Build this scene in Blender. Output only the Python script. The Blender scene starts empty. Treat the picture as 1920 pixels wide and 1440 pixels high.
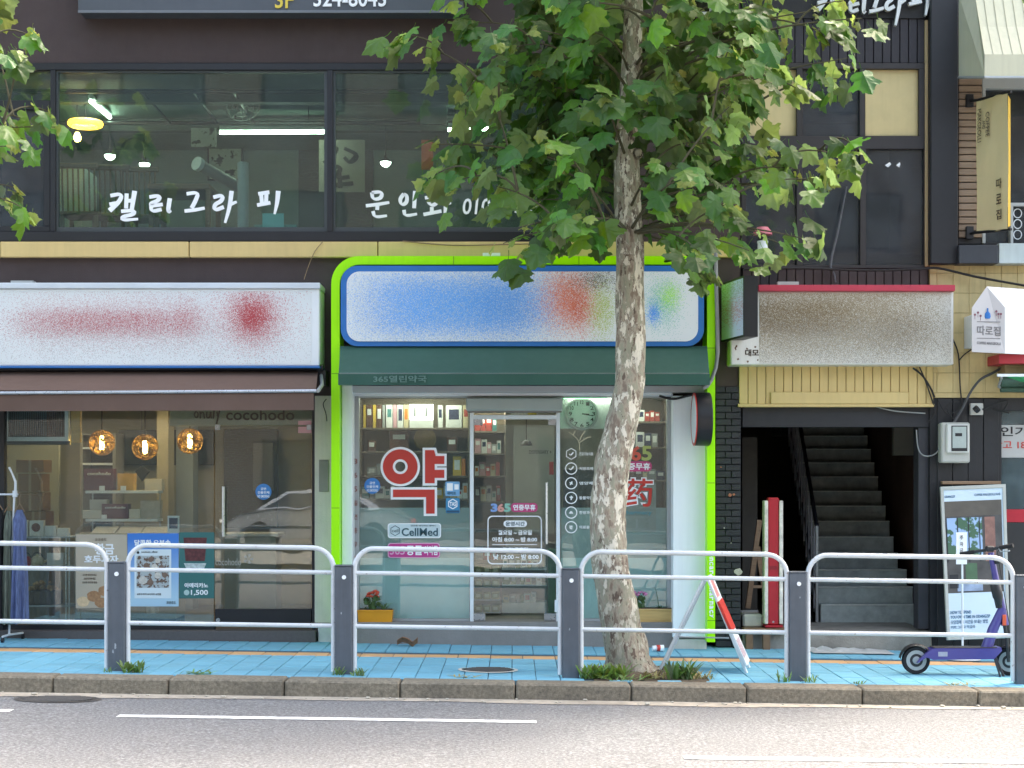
import bpy, bmesh, math, random
from mathutils import Vector, Matrix

random.seed(11)
SC = bpy.context.scene
COL = SC.collection
PI = math.pi

# ------------------------------------------------------------------ camera
F = 3008.0          # focal length in pixels of the 1920 px wide photograph
CY = -16.0          # camera distance to the facade plane (y = 0)
EZ = 1.6            # eye height
HZ = 900.0          # pixel row of the horizon
cam = bpy.data.cameras.new('camera')
cam_o = bpy.data.objects.new('camera', cam)
COL.objects.link(cam_o)
cam_o.location = (0, CY, EZ)
cam_o.rotation_euler = (PI / 2, 0, 0)
cam.sensor_width = 36
cam.lens = 36 * F / 1920
cam.shift_y = (HZ - 720) / 1920
cam.clip_start = 0.1
cam.clip_end = 500
SC.camera = cam_o

# ------------------------------------------------------------------ light
SUN_EL = math.radians(57)
SUN_AZ = math.radians(50)       # from +Y towards +X : behind the houses, to the right
sun_vec = Vector((math.cos(SUN_EL) * math.sin(SUN_AZ), math.cos(SUN_EL) * math.cos(SUN_AZ), math.sin(SUN_EL)))
world = bpy.data.worlds.new('World')
SC.world = world
world.use_nodes = True
wn = world.node_tree
sky = wn.nodes.new('ShaderNodeTexSky')
sky.sky_type = 'NISHITA'
sky.sun_disc = False
sky.sun_elevation = SUN_EL
sky.sun_rotation = SUN_AZ
sky.air_density = 1.0
sky.dust_density = 4.0
sky.ozone_density = 0.6
wn.nodes['Background'].inputs['Strength'].default_value = 0.15
wn.links.new(sky.outputs[0], wn.nodes['Background'].inputs['Color'])
sl = bpy.data.lights.new('sun', 'SUN')
sl.energy = 0.75
sl.angle = math.radians(7.0)
sl.color = (0.96, 0.98, 1.0)
sun_o = bpy.data.objects.new('sun', sl)
COL.objects.link(sun_o)
sun_o.location = (0, 0, 30)
sun_o.rotation_euler = sun_vec.to_track_quat('Z', 'Y').to_euler()
SC.view_settings.view_transform = 'Standard'
SC.view_settings.look = 'None'
SC.view_settings.exposure = 2.72
SC.view_settings.use_white_balance = True
SC.view_settings.white_balance_temperature = 7600
SC.view_settings.white_balance_tint = 8
SC.view_settings.gamma = 1.0
SC.view_settings.use_curve_mapping = False
SC.render.engine = 'CYCLES'
SC.cycles.use_denoising = True
SC.cycles.max_bounces = 10
SC.cycles.transparent_max_bounces = 24
SC.cycles.sample_clamp_indirect = 6
SC.cycles.caustics_reflective = False
SC.cycles.caustics_refractive = False

# ------------------------------------------------------------------ pixel -> place at a known depth
def S(y): return F / (y - CY)
def X(px, y): return (px - 960) / S(y)
def Z(py, y): return EZ + (HZ - py) / S(y)
def W(px, py, y): return (X(px, y), y, Z(py, y))
def gz(x): return -0.04 - 0.0145 * x        # the pavement falls gently to the right
SLOPE = math.atan(0.0145)

# ------------------------------------------------------------------ materials
def lin(c):
    if isinstance(c, str):
        c = tuple(int(c[i:i + 2], 16) / 255 for i in (0, 2, 4))
    return tuple(v / 12.92 if v <= 0.04045 else ((v + 0.055) / 1.055) ** 2.4 for v in c)

MATS = {}
def nd(nt, t, **kw):
    n = nt.nodes.new(t)
    for k, v in kw.items():
        setattr(n, k, v)
    return n
def lk(nt, a, b): nt.links.new(a, b)
def math_n(nt, op, a, b=None, c=None):
    n = nt.nodes.new('ShaderNodeMath'); n.operation = op
    for i, v in enumerate((a, b, c)):
        if v is None: continue
        if isinstance(v, (int, float)): n.inputs[i].default_value = v
        else: nt.links.new(v, n.inputs[i])
    return n.outputs[0]
def mixc(nt, fac, a, b, mode='MIX'):
    n = nt.nodes.new('ShaderNodeMix'); n.data_type = 'RGBA'; n.blend_type = mode
    for s, v in ((n.inputs[0], fac), (n.inputs[6], a), (n.inputs[7], b)):
        if isinstance(v, (int, float)): s.default_value = v
        elif isinstance(v, tuple): s.default_value = (*v[:3], 1)
        else: nt.links.new(v, s)
    return n.outputs[2]
def noise(nt, scale, detail=4, rough=.55, stretch=(1, 1, 1), vec=None):
    if vec is None:
        vec = nt.nodes.new('ShaderNodeNewGeometry').outputs['Position']
    m = nd(nt, 'ShaderNodeMapping'); m.inputs['Scale'].default_value = stretch
    lk(nt, vec, m.inputs['Vector'])
    n = nd(nt, 'ShaderNodeTexNoise'); n.inputs['Scale'].default_value = scale
    n.inputs['Detail'].default_value = detail; n.inputs['Roughness'].default_value = rough
    lk(nt, m.outputs[0], n.inputs['Vector'])
    return n.outputs['Fac']
def ramp(nt, fac, stops):
    r = nd(nt, 'ShaderNodeValToRGB')
    e = r.color_ramp.elements
    while len(e) < len(stops): e.new(0.5)
    for i, (p, c) in enumerate(stops):
        e[i].position = p; e[i].color = (*c[:3], 1)
    lk(nt, fac, r.inputs[0])
    return r.outputs[0]

def mk(name, col, rough=.6, var=.12, scale=4, bump=0, bscale=60, metal=0, spec=.5, streak=0, dirt=0, coat=0, stretch=(1, 1, 1), alpha=None):
    """plain procedural surface: colour + broken tone + streaks + fine relief"""
    if name in MATS: return MATS[name]
    m = bpy.data.materials.new(name); m.use_nodes = True
    nt = m.node_tree; b = nt.nodes['Principled BSDF']
    c = lin(col)
    out = None
    if var:
        n1 = noise(nt, scale, 5, .6, stretch)
        lo = tuple(v * (1 - var) for v in c); hi = tuple(min(.95, v * (1 + var)) for v in c)
        out = ramp(nt, n1, [(.3, lo), (.7, hi)])
    if streak:
        n2 = noise(nt, 5, 5, .6, (6, 6, .35))
        f = ramp(nt, n2, [(.42, (0, 0, 0)), (.75, (streak,) * 3)])
        out = mixc(nt, f, out if out else c, tuple(v * .35 + .01 for v in c))
    if dirt:
        n3 = noise(nt, 1.3, 8, .75)
        f = ramp(nt, n3, [(.45, (0, 0, 0)), (.72, (dirt,) * 3)])
        out = mixc(nt, f, out if out else c, (.06, .052, .045))
    if out: lk(nt, out, b.inputs['Base Color'])
    else: b.inputs['Base Color'].default_value = (*c, 1)
    n4 = noise(nt, scale * 6, 3, .5)
    r = nd(nt, 'ShaderNodeMapRange'); lk(nt, n4, r.inputs[0])
    r.inputs[3].default_value = max(.02, rough - .1); r.inputs[4].default_value = min(1, rough + .1)
    lk(nt, r.outputs[0], b.inputs['Roughness'])
    b.inputs['Metallic'].default_value = metal
    b.inputs['Specular IOR Level'].default_value = spec
    b.inputs['Coat Weight'].default_value = coat
    if bump:
        n5 = noise(nt, bscale, 4, .6, stretch)
        bp = nd(nt, 'ShaderNodeBump'); bp.inputs['Strength'].default_value = bump; bp.inputs['Distance'].default_value = .02
        lk(nt, n5, bp.inputs['Height']); lk(nt, bp.outputs[0], b.inputs['Normal'])
    MATS[name] = m
    return m

def emit(name, col, strength):
    if name in MATS: return MATS[name]
    m = bpy.data.materials.new(name); m.use_nodes = True
    b = m.node_tree.nodes['Principled BSDF']
    b.inputs['Base Color'].default_value = (.8, .8, .8, 1)
    b.inputs['Emission Color'].default_value = (*lin(col), 1)
    b.inputs['Emission Strength'].default_value = strength
    MATS[name] = m
    return m

def glass(name, tint=(.93, .97, .95), boost=1.0, haze=0.0, hcol='aab4b4'):
    """pane: clear transmission with Fresnel mirror and a diffuse film for dust and greyish reflections"""
    if name in MATS: return MATS[name]
    m = bpy.data.materials.new(name); m.use_nodes = True
    nt = m.node_tree; nt.nodes.remove(nt.nodes['Principled BSDF'])
    o = nt.nodes['Material Output']
    t = nd(nt, 'ShaderNodeBsdfTransparent'); t.inputs[0].default_value = (*tint, 1)
    g = nd(nt, 'ShaderNodeBsdfGlossy'); g.inputs['Roughness'].default_value = .0
    g.inputs['Color'].default_value = (1, 1, 1, 1)
    # slight waviness of the float glass
    bp = nd(nt, 'ShaderNodeBump'); bp.inputs['Strength'].default_value = .02; bp.inputs['Distance'].default_value = .05
    lk(nt, noise(nt, 1.6, 2), bp.inputs['Height']); lk(nt, bp.outputs[0], g.inputs['Normal'])
    fr = nd(nt, 'ShaderNodeLayerWeight'); fr.inputs['Blend'].default_value = .5
    p = math_n(nt, 'POWER', fr.outputs['Facing'], 5.0)
    f = math_n(nt, 'MULTIPLY_ADD', p, .9, .045 * boost)
    mx = nd(nt, 'ShaderNodeMixShader'); lk(nt, f, mx.inputs[0]); lk(nt, t.outputs[0], mx.inputs[1]); lk(nt, g.outputs[0], mx.inputs[2])
    last = mx
    if haze:
        d = nd(nt, 'ShaderNodeBsdfDiffuse'); d.inputs[0].default_value = (*lin(hcol), 1)
        n = ramp(nt, noise(nt, 1.7, 7, .7), [(.35, (haze * .4,) * 3), (.7, (haze * 1.4,) * 3)])
        m2 = nd(nt, 'ShaderNodeMixShader'); lk(nt, n, m2.inputs[0]); lk(nt, mx.outputs[0], m2.inputs[1]); lk(nt, d.outputs[0], m2.inputs[2])
        last = m2
    lk(nt, last.outputs[0], o.inputs[0])
    MATS[name] = m
    return m

def film(name, col, opacity, trans=.4):
    """frosted or printed foil on glass: part see-through, part diffuse and translucent"""
    if name in MATS: return MATS[name]
    m = bpy.data.materials.new(name); m.use_nodes = True
    nt = m.node_tree; nt.nodes.remove(nt.nodes['Principled BSDF'])
    o = nt.nodes['Material Output']; c = (*lin(col), 1)
    d = nd(nt, 'ShaderNodeBsdfDiffuse'); d.inputs[0].default_value = c
    t = nd(nt, 'ShaderNodeBsdfTranslucent'); t.inputs[0].default_value = c
    tr = nd(nt, 'ShaderNodeBsdfTransparent')
    a = nd(nt, 'ShaderNodeMixShader'); a.inputs[0].default_value = trans
    lk(nt, d.outputs[0], a.inputs[1]); lk(nt, t.outputs[0], a.inputs[2])
    b = nd(nt, 'ShaderNodeMixShader')
    n = ramp(nt, noise(nt, 2.2, 5, .6), [(.3, (opacity * .9,) * 3), (.7, (min(1, opacity * 1.08),) * 3)])
    lk(nt, n, b.inputs[0]); lk(nt, tr.outputs[0], b.inputs[1]); lk(nt, a.outputs[0], b.inputs[2])
    lk(nt, b.outputs[0], o.inputs[0])
    MATS[name] = m
    return m

def speckle(name, base, blobs, cell=.0055, rough=.35):
    """sign print broken into fine coloured grains: blobs = (cx, cz, sx, sz, colour, density)"""
    if name in MATS: return MATS[name]
    m = bpy.data.materials.new(name); m.use_nodes = True
    nt = m.node_tree; b = nt.nodes['Principled BSDF']
    g = nd(nt, 'ShaderNodeNewGeometry')
    sep = nd(nt, 'ShaderNodeSeparateXYZ'); lk(nt, g.outputs['Position'], sep.inputs[0])
    sn = nd(nt, 'ShaderNodeVectorMath', operation='SNAP'); lk(nt, g.outputs['Position'], sn.inputs[0])
    sn.inputs[1].default_value = (cell, 50, cell)
    out = ramp(nt, noise(nt, 2.5, 4), [(.3, tuple(v * .95 for v in lin(base))), (.7, lin(base))])
    for i, (cx, cz, sx, sz, col, dens) in enumerate(blobs):
        wh = nd(nt, 'ShaderNodeTexWhiteNoise'); wh.noise_dimensions = '4D'; wh.inputs['W'].default_value = i * 3.7 + .3
        lk(nt, sn.outputs[0], wh.inputs['Vector'])
        qx = math_n(nt, 'POWER', math_n(nt, 'ABSOLUTE', math_n(nt, 'DIVIDE', math_n(nt, 'SUBTRACT', sep.outputs[0], cx), sx)), 4.0 if sx > .5 else 2.2)
        qz = math_n(nt, 'POWER', math_n(nt, 'ABSOLUTE', math_n(nt, 'DIVIDE', math_n(nt, 'SUBTRACT', sep.outputs[2], cz), sz)), 3.4 if sx > .5 else 2.2)
        e = math_n(nt, 'MULTIPLY', math_n(nt, 'POWER', 2.718, math_n(nt, 'MULTIPLY', math_n(nt, 'ADD', qx, qz), -1.0)), dens)
        k = math_n(nt, 'LESS_THAN', wh.outputs['Value'], e)
        k = math_n(nt, 'ADD', math_n(nt, 'MULTIPLY', k, .62), math_n(nt, 'MULTIPLY', e, .38))
        out = mixc(nt, k, out, lin(col))
    lk(nt, out, b.inputs['Base Color'])
    b.inputs['Roughness'].default_value = rough
    MATS[name] = m
    return m

# ------------------------------------------------------------------ mesh builder
class MB:
    def __init__(s): s.v = []; s.f = []
    def add(s, vs, fs):
        n = len(s.v); s.v += [tuple(v) for v in vs]; s.f += [tuple(i + n for i in f) for f in fs]
        return s
    def box(s, x0, x1, y0, y1, z0, z1, c=0.0, rot=None, piv=None):
        if x0 > x1: x0, x1 = x1, x0
        if y0 > y1: y0, y1 = y1, y0
        if z0 > z1: z0, z1 = z1, z0
        c = min(c, (x1 - x0) * .45, (y1 - y0) * .45, (z1 - z0) * .45)
        if c <= 0:
            vs = [(x, y, z) for z in (z0, z1) for y in (y0, y1) for x in (x0, x1)]
            fs = [(0, 2, 3, 1), (4, 5, 7, 6), (0, 1, 5, 4), (2, 6, 7, 3), (0, 4, 6, 2), (1, 3, 7, 5)]
        else:
            vs = []; idx = {}
            X_ = (x0, x1); Y_ = (y0, y1); Z_ = (z0, z1)
            for i in (0, 1):
                for j in (0, 1):
                    for k in (0, 1):
                        p = [X_[i], Y_[j], Z_[k]]; sg = (1 - 2 * i, 1 - 2 * j, 1 - 2 * k)
                        for a in range(3):      # vertex lying on the face normal to axis a
                            q = list(p)
                            for b in range(3):
                                if b != a: q[b] += c * sg[b]
                            idx[(i, j, k, a)] = len(vs); vs.append(tuple(q))
            I = lambda i, j, k, a: idx[(i, j, k, a)]
            fs = []
            for i in (0, 1):
                fs.append((I(i, 0, 0, 0), I(i, 1, 0, 0), I(i, 1, 1, 0), I(i, 0, 1, 0)))
                fs.append((I(0, i, 0, 1), I(1, i, 0, 1), I(1, i, 1, 1), I(0, i, 1, 1)))
                fs.append((I(0, 0, i, 2), I(1, 0, i, 2), I(1, 1, i, 2), I(0, 1, i, 2)))
            for i in (0, 1):
                for j in (0, 1):
                    fs.append((I(i, j, 0, 0), I(i, j, 1, 0), I(i, j, 1, 1), I(i, j, 0, 1)))
                    fs.append((I(i, 0, j, 0), I(i, 1, j, 0), I(i, 1, j, 2), I(i, 0, j, 2)))
                    fs.append((I(0, i, j, 1), I(1, i, j, 1), I(1, i, j, 2), I(0, i, j, 2)))
                    for k in (0, 1): fs.append((I(i, j, k, 0), I(i, j, k, 1), I(i, j, k, 2)))
        if rot is not None:
            p = Vector(piv if piv is not None else ((x0 + x1) / 2, (y0 + y1) / 2, (z0 + z1) / 2))
            vs = [tuple(rot @ (Vector(v) - p) + p) for v in vs]
        return s.add(vs, fs)
    def pbox(s, px0, px1, py0, py1, ya, yb, c=0.0):
        """box whose FRONT face (at y = min) spans these photo pixels"""
        yf = min(ya, yb)
        return s.box(X(px0, yf), X(px1, yf), ya, yb, Z(py1, yf), Z(py0, yf), c)
    def prism(s, pts, y0, y1):
        """polygon of (x, z) points extruded from y0 to y1"""
        n = len(pts)
        vs = [(x, y0, z) for x, z in pts] + [(x, y1, z) for x, z in pts]
        fs = [tuple(range(n)), tuple(range(2 * n - 1, n - 1, -1))]
        fs += [(i, i + n, (i + 1) % n + n, (i + 1) % n) for i in range(n)]
        return s.add(vs, fs)
    def band(s, outer, inner, y0, y1):
        """closed ring between two (x, z) outlines with equal point counts"""
        n = len(outer)
        vs = [(x, y0, z) for x, z in outer] + [(x, y0, z) for x, z in inner] + [(x, y1, z) for x, z in outer] + [(x, y1, z) for x, z in inner]
        fs = []
        for i in range(n):
            j = (i + 1) % n
            fs += [(i, j, n + j, n + i), (2 * n + i, 3 * n + i, 3 * n + j, 2 * n + j), (i, 2 * n + i, 2 * n + j, j), (n + i, n + j, 3 * n + j, 3 * n + i)]
        return s.add(vs, fs)
    def tube(s, pts, r, n=8, caps=True):
        pts = [Vector(p) for p in pts]
        rs = r if isinstance(r, (list, tuple)) else [r] * len(pts)
        up = None; vs = []; fs = []
        for i, p in enumerate(pts):
            t = (pts[min(i + 1, len(pts) - 1)] - pts[max(i - 1, 0)])
            if t.length < 1e-9: t = Vector((0, 0, 1))
            t.normalize()
            if up is None: up = t.orthogonal().normalized()
            else:
                up = up - t * up.dot(t)
                up = up.normalized() if up.length > 1e-6 else t.orthogonal().normalized()
            w = t.cross(up)
            for k in range(n):
                a = 2 * PI * k / n
                vs.append(p + (up * math.cos(a) + w * math.sin(a)) * rs[i])
        for i in range(len(pts) - 1):
            for k in range(n):
                a = i * n + k; b = i * n + (k + 1) % n
                fs.append((a, b, b + n, a + n))
        if caps:
            fs.append(tuple(range(n - 1, -1, -1))); m = (len(pts) - 1) * n; fs.append(tuple(range(m, m + n)))
        return s.add(vs, fs)
    def lathe(s, prof, o=(0, 0, 0), axis='z', n=20, caps=True):
        """profile of (radius, height) turned round an axis through o"""
        vs = []; fs = []
        for r, h in prof:
            for k in range(n):
                a = 2 * PI * k / n
                u, v = r * math.cos(a), r * math.sin(a)
                p = {'z': (u, v, h), 'y': (u, h, v), 'x': (h, u, v)}[axis]
                vs.append((o[0] + p[0], o[1] + p[1], o[2] + p[2]))
        for i in range(len(prof) - 1):
            for k in range(n):
                a = i * n + k; b = i * n + (k + 1) % n
                fs.append((a, b, b + n, a + n))
        if caps and prof[0][0] > 1e-6: fs.append(tuple(range(n)))
        if caps and prof[-1][0] > 1e-6: m = (len(prof) - 1) * n; fs.append(tuple(range(m, m + n)))
        return s.add(vs, fs)
    def quadsheet(s, grid):
        """grid[i][j] of points"""
        n = len(grid[0]); vs = [p for row in grid for p in row]
        fs = [(i * n + j, i * n + j + 1, (i + 1) * n + j + 1, (i + 1) * n + j) for i in range(len(grid) - 1) for j in range(n - 1)]
        return s.add(vs, fs)
    def xf(s, M):
        s.v = [tuple(M @ Vector(v)) for v in s.v]; return s
    def mesh(s, name, mat, smooth=False, recalc=True):
        me = bpy.data.meshes.new(name)
        me.from_pydata(s.v, [], s.f)
        if recalc:
            bm = bmesh.new(); bm.from_mesh(me)
            bmesh.ops.remove_doubles(bm, verts=bm.verts, dist=1e-6)
            bmesh.ops.recalc_face_normals(bm, faces=bm.faces)
            bm.to_mesh(me); bm.free()
        me.materials.append(mat)
        if smooth:
            me.shade_smooth(); me.set_sharp_from_angle(angle=math.radians(40))
        me.update()
        return me
    def build(s, name, mat, parent=None, smooth=False, recalc=True):
        return link(name, s.mesh(name, mat, smooth, recalc), parent)

def link(name, me, parent=None):
    o = bpy.data.objects.new(name, me); COL.objects.link(o)
    if parent is not None: adopt(o, parent)
    return o
def wloc(o):
    v = Vector(o.location); p = o.parent
    return v
INV = {}
def adopt(o, parent):
    o.parent = parent
    o.matrix_parent_inverse = INV.get(parent.name, Matrix.Identity(4))
    INV[o.name] = INV.get(parent.name, Matrix.Identity(4)) if parent.type == 'EMPTY' and False else Matrix.Identity(4)

def thing(name, label, cat, loc=(0, 0, 0), group=None):
    o = bpy.data.objects.new(name, None); COL.objects.link(o)
    o.location = loc; o.empty_display_size = .1
    INV[o.name] = Matrix.Translation(-Vector(loc))
    o['label'] = label; o['category'] = cat
    if group: o['group'] = group
    return o
def tag(o, label, cat, group=None):
    o['label'] = label; o['category'] = cat
    if group: o['group'] = group
    return o
def struct(o, label=None, kind='structure'):
    o['kind'] = kind
    if label: o['label'] = label
    return o

# ------------------------------------------------------------------ lettering
TXT = {}
def glyphs(body, bold=0.0, res=3):
    """letters as vertices in a unit box (u, v, w) with w in 0..1 thickness"""
    k = (body, bold)
    if k not in TXT:
        sc2 = bpy.data.scenes.get('lettering_bench') or bpy.data.scenes.new('lettering_bench')
        c = bpy.data.curves.new('lettering', 'FONT'); c.body = body; c.extrude = .5; c.offset = bold; c.resolution_u = res
        o = bpy.data.objects.new('lettering', c); sc2.collection.objects.link(o)
        sc2.view_layers[0].update()
        me = bpy.data.meshes.new_from_object(o)
        vs = [tuple(v.co) for v in me.vertices]; fs = [tuple(p.vertices) for p in me.polygons]
        bpy.data.objects.remove(o); bpy.data.curves.remove(c); bpy.data.meshes.remove(me)
        xs = [v[0] for v in vs]; ys = [v[1] for v in vs]; zs = [v[2] for v in vs]
        x0, x1, y0, y1, z0, z1 = min(xs), max(xs), min(ys), max(ys), min(zs), max(zs)
        vs = [((v[0] - x0) / (x1 - x0), (v[1] - y0) / (y1 - y0), (v[2] - z0) / (z1 - z0)) for v in vs]
        TXT[k] = (vs, fs)
    return TXT[k]
def text3(name, body, O, U, V, N, mat, parent, bold=0.0, shear=0.0):
    vs, fs = glyphs(body, bold)
    O, U, V, N = map(Vector, (O, U, V, N))
    m = MB().add([O + U * (u + shear * v) + V * v + N * w for u, v, w in vs], fs)
    return m.build(name, mat, parent, recalc=False)
def text(name, body, px0, px1, py0, py1, y, mat, parent, bold=0.0, depth=.003, shear=0.0):
    """flat lettering facing the street whose box covers these photo pixels at depth y"""
    return text3(name, body, W(px0, py1, y), (X(px1, y) - X(px0, y), 0, 0), (0, 0, Z(py0, y) - Z(py1, y)), (0, -depth, 0), mat, parent, bold, shear)
def brush(name, strokes, px0, px1, py0, py1, y, mat, parent, w=.05, depth=.003):
    """brush-written strokes: lists of (u, v[, weight]) points in a unit box, v downwards"""
    m = MB(); sx = X(px1, y) - X(px0, y); sz = Z(py0, y) - Z(py1, y)
    for k, st in enumerate(strokes):
        pts = [Vector((X(px0, y) + p[0] * sx, Z(py0, y) - p[1] * sz)) for p in st]
        ws = [(p[2] if len(p) > 2 else 1) * w for p in st]
        # smooth the stroke
        for _ in range(2):
            q = [pts[0]]; qw = [ws[0]]
            for i in range(len(pts) - 1):
                q += [pts[i].lerp(pts[i + 1], .25), pts[i].lerp(pts[i + 1], .75)]
                qw += [ws[i] * .75 + ws[i + 1] * .25, ws[i] * .25 + ws[i + 1] * .75]
            q.append(pts[-1]); qw.append(ws[-1]); pts, ws = q, qw
        L = []; R = []
        for i, p in enumerate(pts):
            t = pts[min(i + 1, len(pts) - 1)] - pts[max(i - 1, 0)]
            t = t.normalized() if t.length > 1e-9 else Vector((1, 0))
            nrm = Vector((-t.y, t.x))
            # slanted nib
            a = ws[i] * (.65 + .5 * abs(t.x * .5 + t.y * .8))
            L.append(p + nrm * a * .5); R.append(p - nrm * a * .5)
        dy = -.0004 * k
        n = len(L); vs = []
        for yy in (y + dy, y + dy - depth):
            vs += [(p.x, yy, p.y) for p in L] + [(p.x, yy, p.y) for p in R]
        fs = []
        for i in range(n - 1):
            fs += [(i, i + 1, n + i + 1, n + i), (2 * n + i, 3 * n + i, 3 * n + i + 1, 2 * n + i + 1),
                   (i, 2 * n + i, 2 * n + i + 1, i + 1), (n + i, n + i + 1, 3 * n + i + 1, 3 * n + i)]
        m.add(vs, fs)
    return m.build(name, mat, parent)

def rrect(x0, x1, z0, z1, r, n=6):
    pts = []
    for cx, cz, a0 in ((x1 - r, z1 - r, 0), (x0 + r, z1 - r, 90), (x0 + r, z0 + r, 180), (x1 - r, z0 + r, 270)):
        for i in range(n + 1):
            a = math.radians(a0 + 90 * i / n); pts.append((cx + r * math.cos(a), cz + r * math.sin(a)))
    return pts
def prr(px0, px1, py0, py1, y, rpx, n=6):
    return rrect(X(px0, y), X(px1, y), Z(py1, y), Z(py0, y), rpx / S(y), n)
def disc(cx, cz, r, n=20): return [(cx + r * math.cos(2 * PI * i / n), cz + r * math.sin(2 * PI * i / n)) for i in range(n)]

# ================================================================== materials shared
M_brown = mk('brown_render', '433635', .75, .10, 1.5, .15, 90, streak=.12)
M_cream = mk('cream_paint', 'd0b67c', .6, .06, 3, .05, 120, streak=.10)
M_black = mk('black_frame', '17181d', .45, .15, 6)
M_blackwall = mk('black_wall_paint', '17181c', .65, .2, 4, .2, 60, dirt=.25)
M_white = mk('white_panel', 'dfe6ea', .4, .03, 3, streak=.06)
M_lime = mk('lime_panel', '9ef800', .38, .03, 3, streak=.10, dirt=.03)
M_blue = mk('blue_border', '1d6cb2', .4, .08, 5)
M_chrome = mk('brushed_metal', 'b8bcc0', .3, .08, 8, metal=.9)
M_alu = mk('pale_aluminium', 'a9adae', .45, .06, 6, metal=.35)
M_conc = mk('grey_concrete', 'cfc9be', .85, .1, 3, .3, 70, streak=.15)
M_ledge = mk('grey_ledge', '85817d', .8, .1, 4, .2, 60, dirt=.2)
M_granite = mk('dark_granite', '55504f', .55, .12, 30, 0, dirt=.15)
M_cable = mk('black_cable', '18181a', .6, 0)
M_gcable = mk('grey_cable', '8b8d8c', .6, .1)
M_glass = glass('clear_shop_glass', (.90, .95, .93), 1.7, .06)
M_glass2 = glass('tinted_upper_glass', (.70, .82, .79), 1.7, .05, '9fb0b0')  # haze colour stands in for greyish reflections on the upper windows
M_glassd = glass('dusty_dark_glass', (.40, .46, .52), 1.2, .2, '7d858c')
M_wht = mk('white_vinyl', 'f0f3f5', .5, .02, 3)
M_red = mk('red_vinyl', 'c4382f', .45, .05, 5)
M_wall_in = mk('shop_wall_inside', 'b9b29c', .8, .06, 2)
M_ceil_in = mk('ceiling_inside', 'bdbdb4', .85, .05, 2)
M_floor_in = mk('floor_inside', '7d7468', .5, .1, 3)
M_wood = mk('pale_wood', 'c8a468', .55, .15, 3, .1, 40, stretch=(1, 1, 12))
M_brownwood = mk('brown_wood', '8b7058', .7, .2, 3, .2, 40, stretch=(.6, 1, 14))
M_card = mk('cardboard', '8a6a4c', .8, .1, 4)

# ================================================================== ground
def asphalt():
    m = bpy.data.materials.new('asphalt'); m.use_nodes = True
    nt = m.node_tree; b = nt.nodes['Principled BSDF']
    n1 = noise(nt, 48, 4, .8, (.9, 1, 1)); n2 = noise(nt, .7, 6, .6, (.5, 1.6, 1)); n3 = noise(nt, 420, 2, .5)
    base = ramp(nt, n1, [(.33, (.07, .07, .072)), (.5, (.175, .175, .177)), (.67, (.36, .36, .362))])
    base = mixc(nt, ramp(nt, n2, [(.35, (0, 0, 0)), (.7, (.3, .3, .3))]), base, (.16, .155, .15))
    v = nd(nt, 'ShaderNodeTexVoronoi'); v.feature = 'DISTANCE_TO_EDGE'; v.inputs['Scale'].default_value = .55
    g = nd(nt, 'ShaderNodeNewGeometry'); mp = nd(nt, 'ShaderNodeMapping'); mp.inputs['Scale'].default_value = (.6, 1.4, 1)
    wob = nd(nt, 'ShaderNodeVectorMath', operation='ADD'); nz = nd(nt, 'ShaderNodeTexNoise'); nz.inputs['Scale'].default_value = 3
    lk(nt, g.outputs['Position'], wob.inputs[0]); lk(nt, nz.outputs['Color'], wob.inputs[1]); lk(nt, g.outputs['Position'], nz.inputs['Vector'])
    lk(nt, wob.outputs[0], mp.inputs[0]); lk(nt, mp.outputs[0], v.inputs['Vector'])
    crack = ramp(nt, v.outputs['Distance'], [(0, (.28,) * 3), (.006, (0, 0, 0))])
    base = mixc(nt, crack, base, (.04, .04, .04))
    lk(nt, base, b.inputs['Base Color']); b.inputs['Roughness'].default_value = .85
    bp = nd(nt, 'ShaderNodeBump'); bp.inputs['Strength'].default_value = 1.0; bp.inputs['Distance'].default_value = .012
    lk(nt, n1, bp.inputs['Height']); lk(nt, bp.outputs[0], b.inputs['Normal'])
    return m
M_asphalt = asphalt()
KF, KB = -3.12, -2.84          # kerb front and back
RZ = -.165                     # road level under the kerb at x = 0
def slab(y0, y1, z, x0=-60, x1=60, n=2):
    return MB().quadsheet([[(x0 + (x1 - x0) * i / n, y, z - .0145 * (x0 + (x1 - x0) * i / n)) for y in (y0, y1)] for i in range(n + 1)])
road = struct(slab(-60, KF + .02, RZ).build('road', M_asphalt))
# the far end of the ground on both sides is under the houses
soil = struct(slab(KF, 12, RZ - .05).build('ground', mk('packed_soil', '6b6258', .9, .2, 4)))
M_gutter = mk('sandy_gutter', 'b0a697', .9, .25, 9, .4, 150, dirt=.35)
# gutter edge wavers where the asphalt was laid against it
rows = []
for i in range(141):
    x = -7 + .1 * i
    e = KF - .20 - .03 * math.sin(x * 1.3) - .02 * math.sin(x * 4.1 + 1) - random.uniform(0, .025)
    rows.append([(x, KF, RZ + .004 - .0145 * x), (x, e, RZ + .004 - .0145 * x)])
struct(MB().quadsheet(rows).build('gutter_strip', M_gutter))

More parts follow.
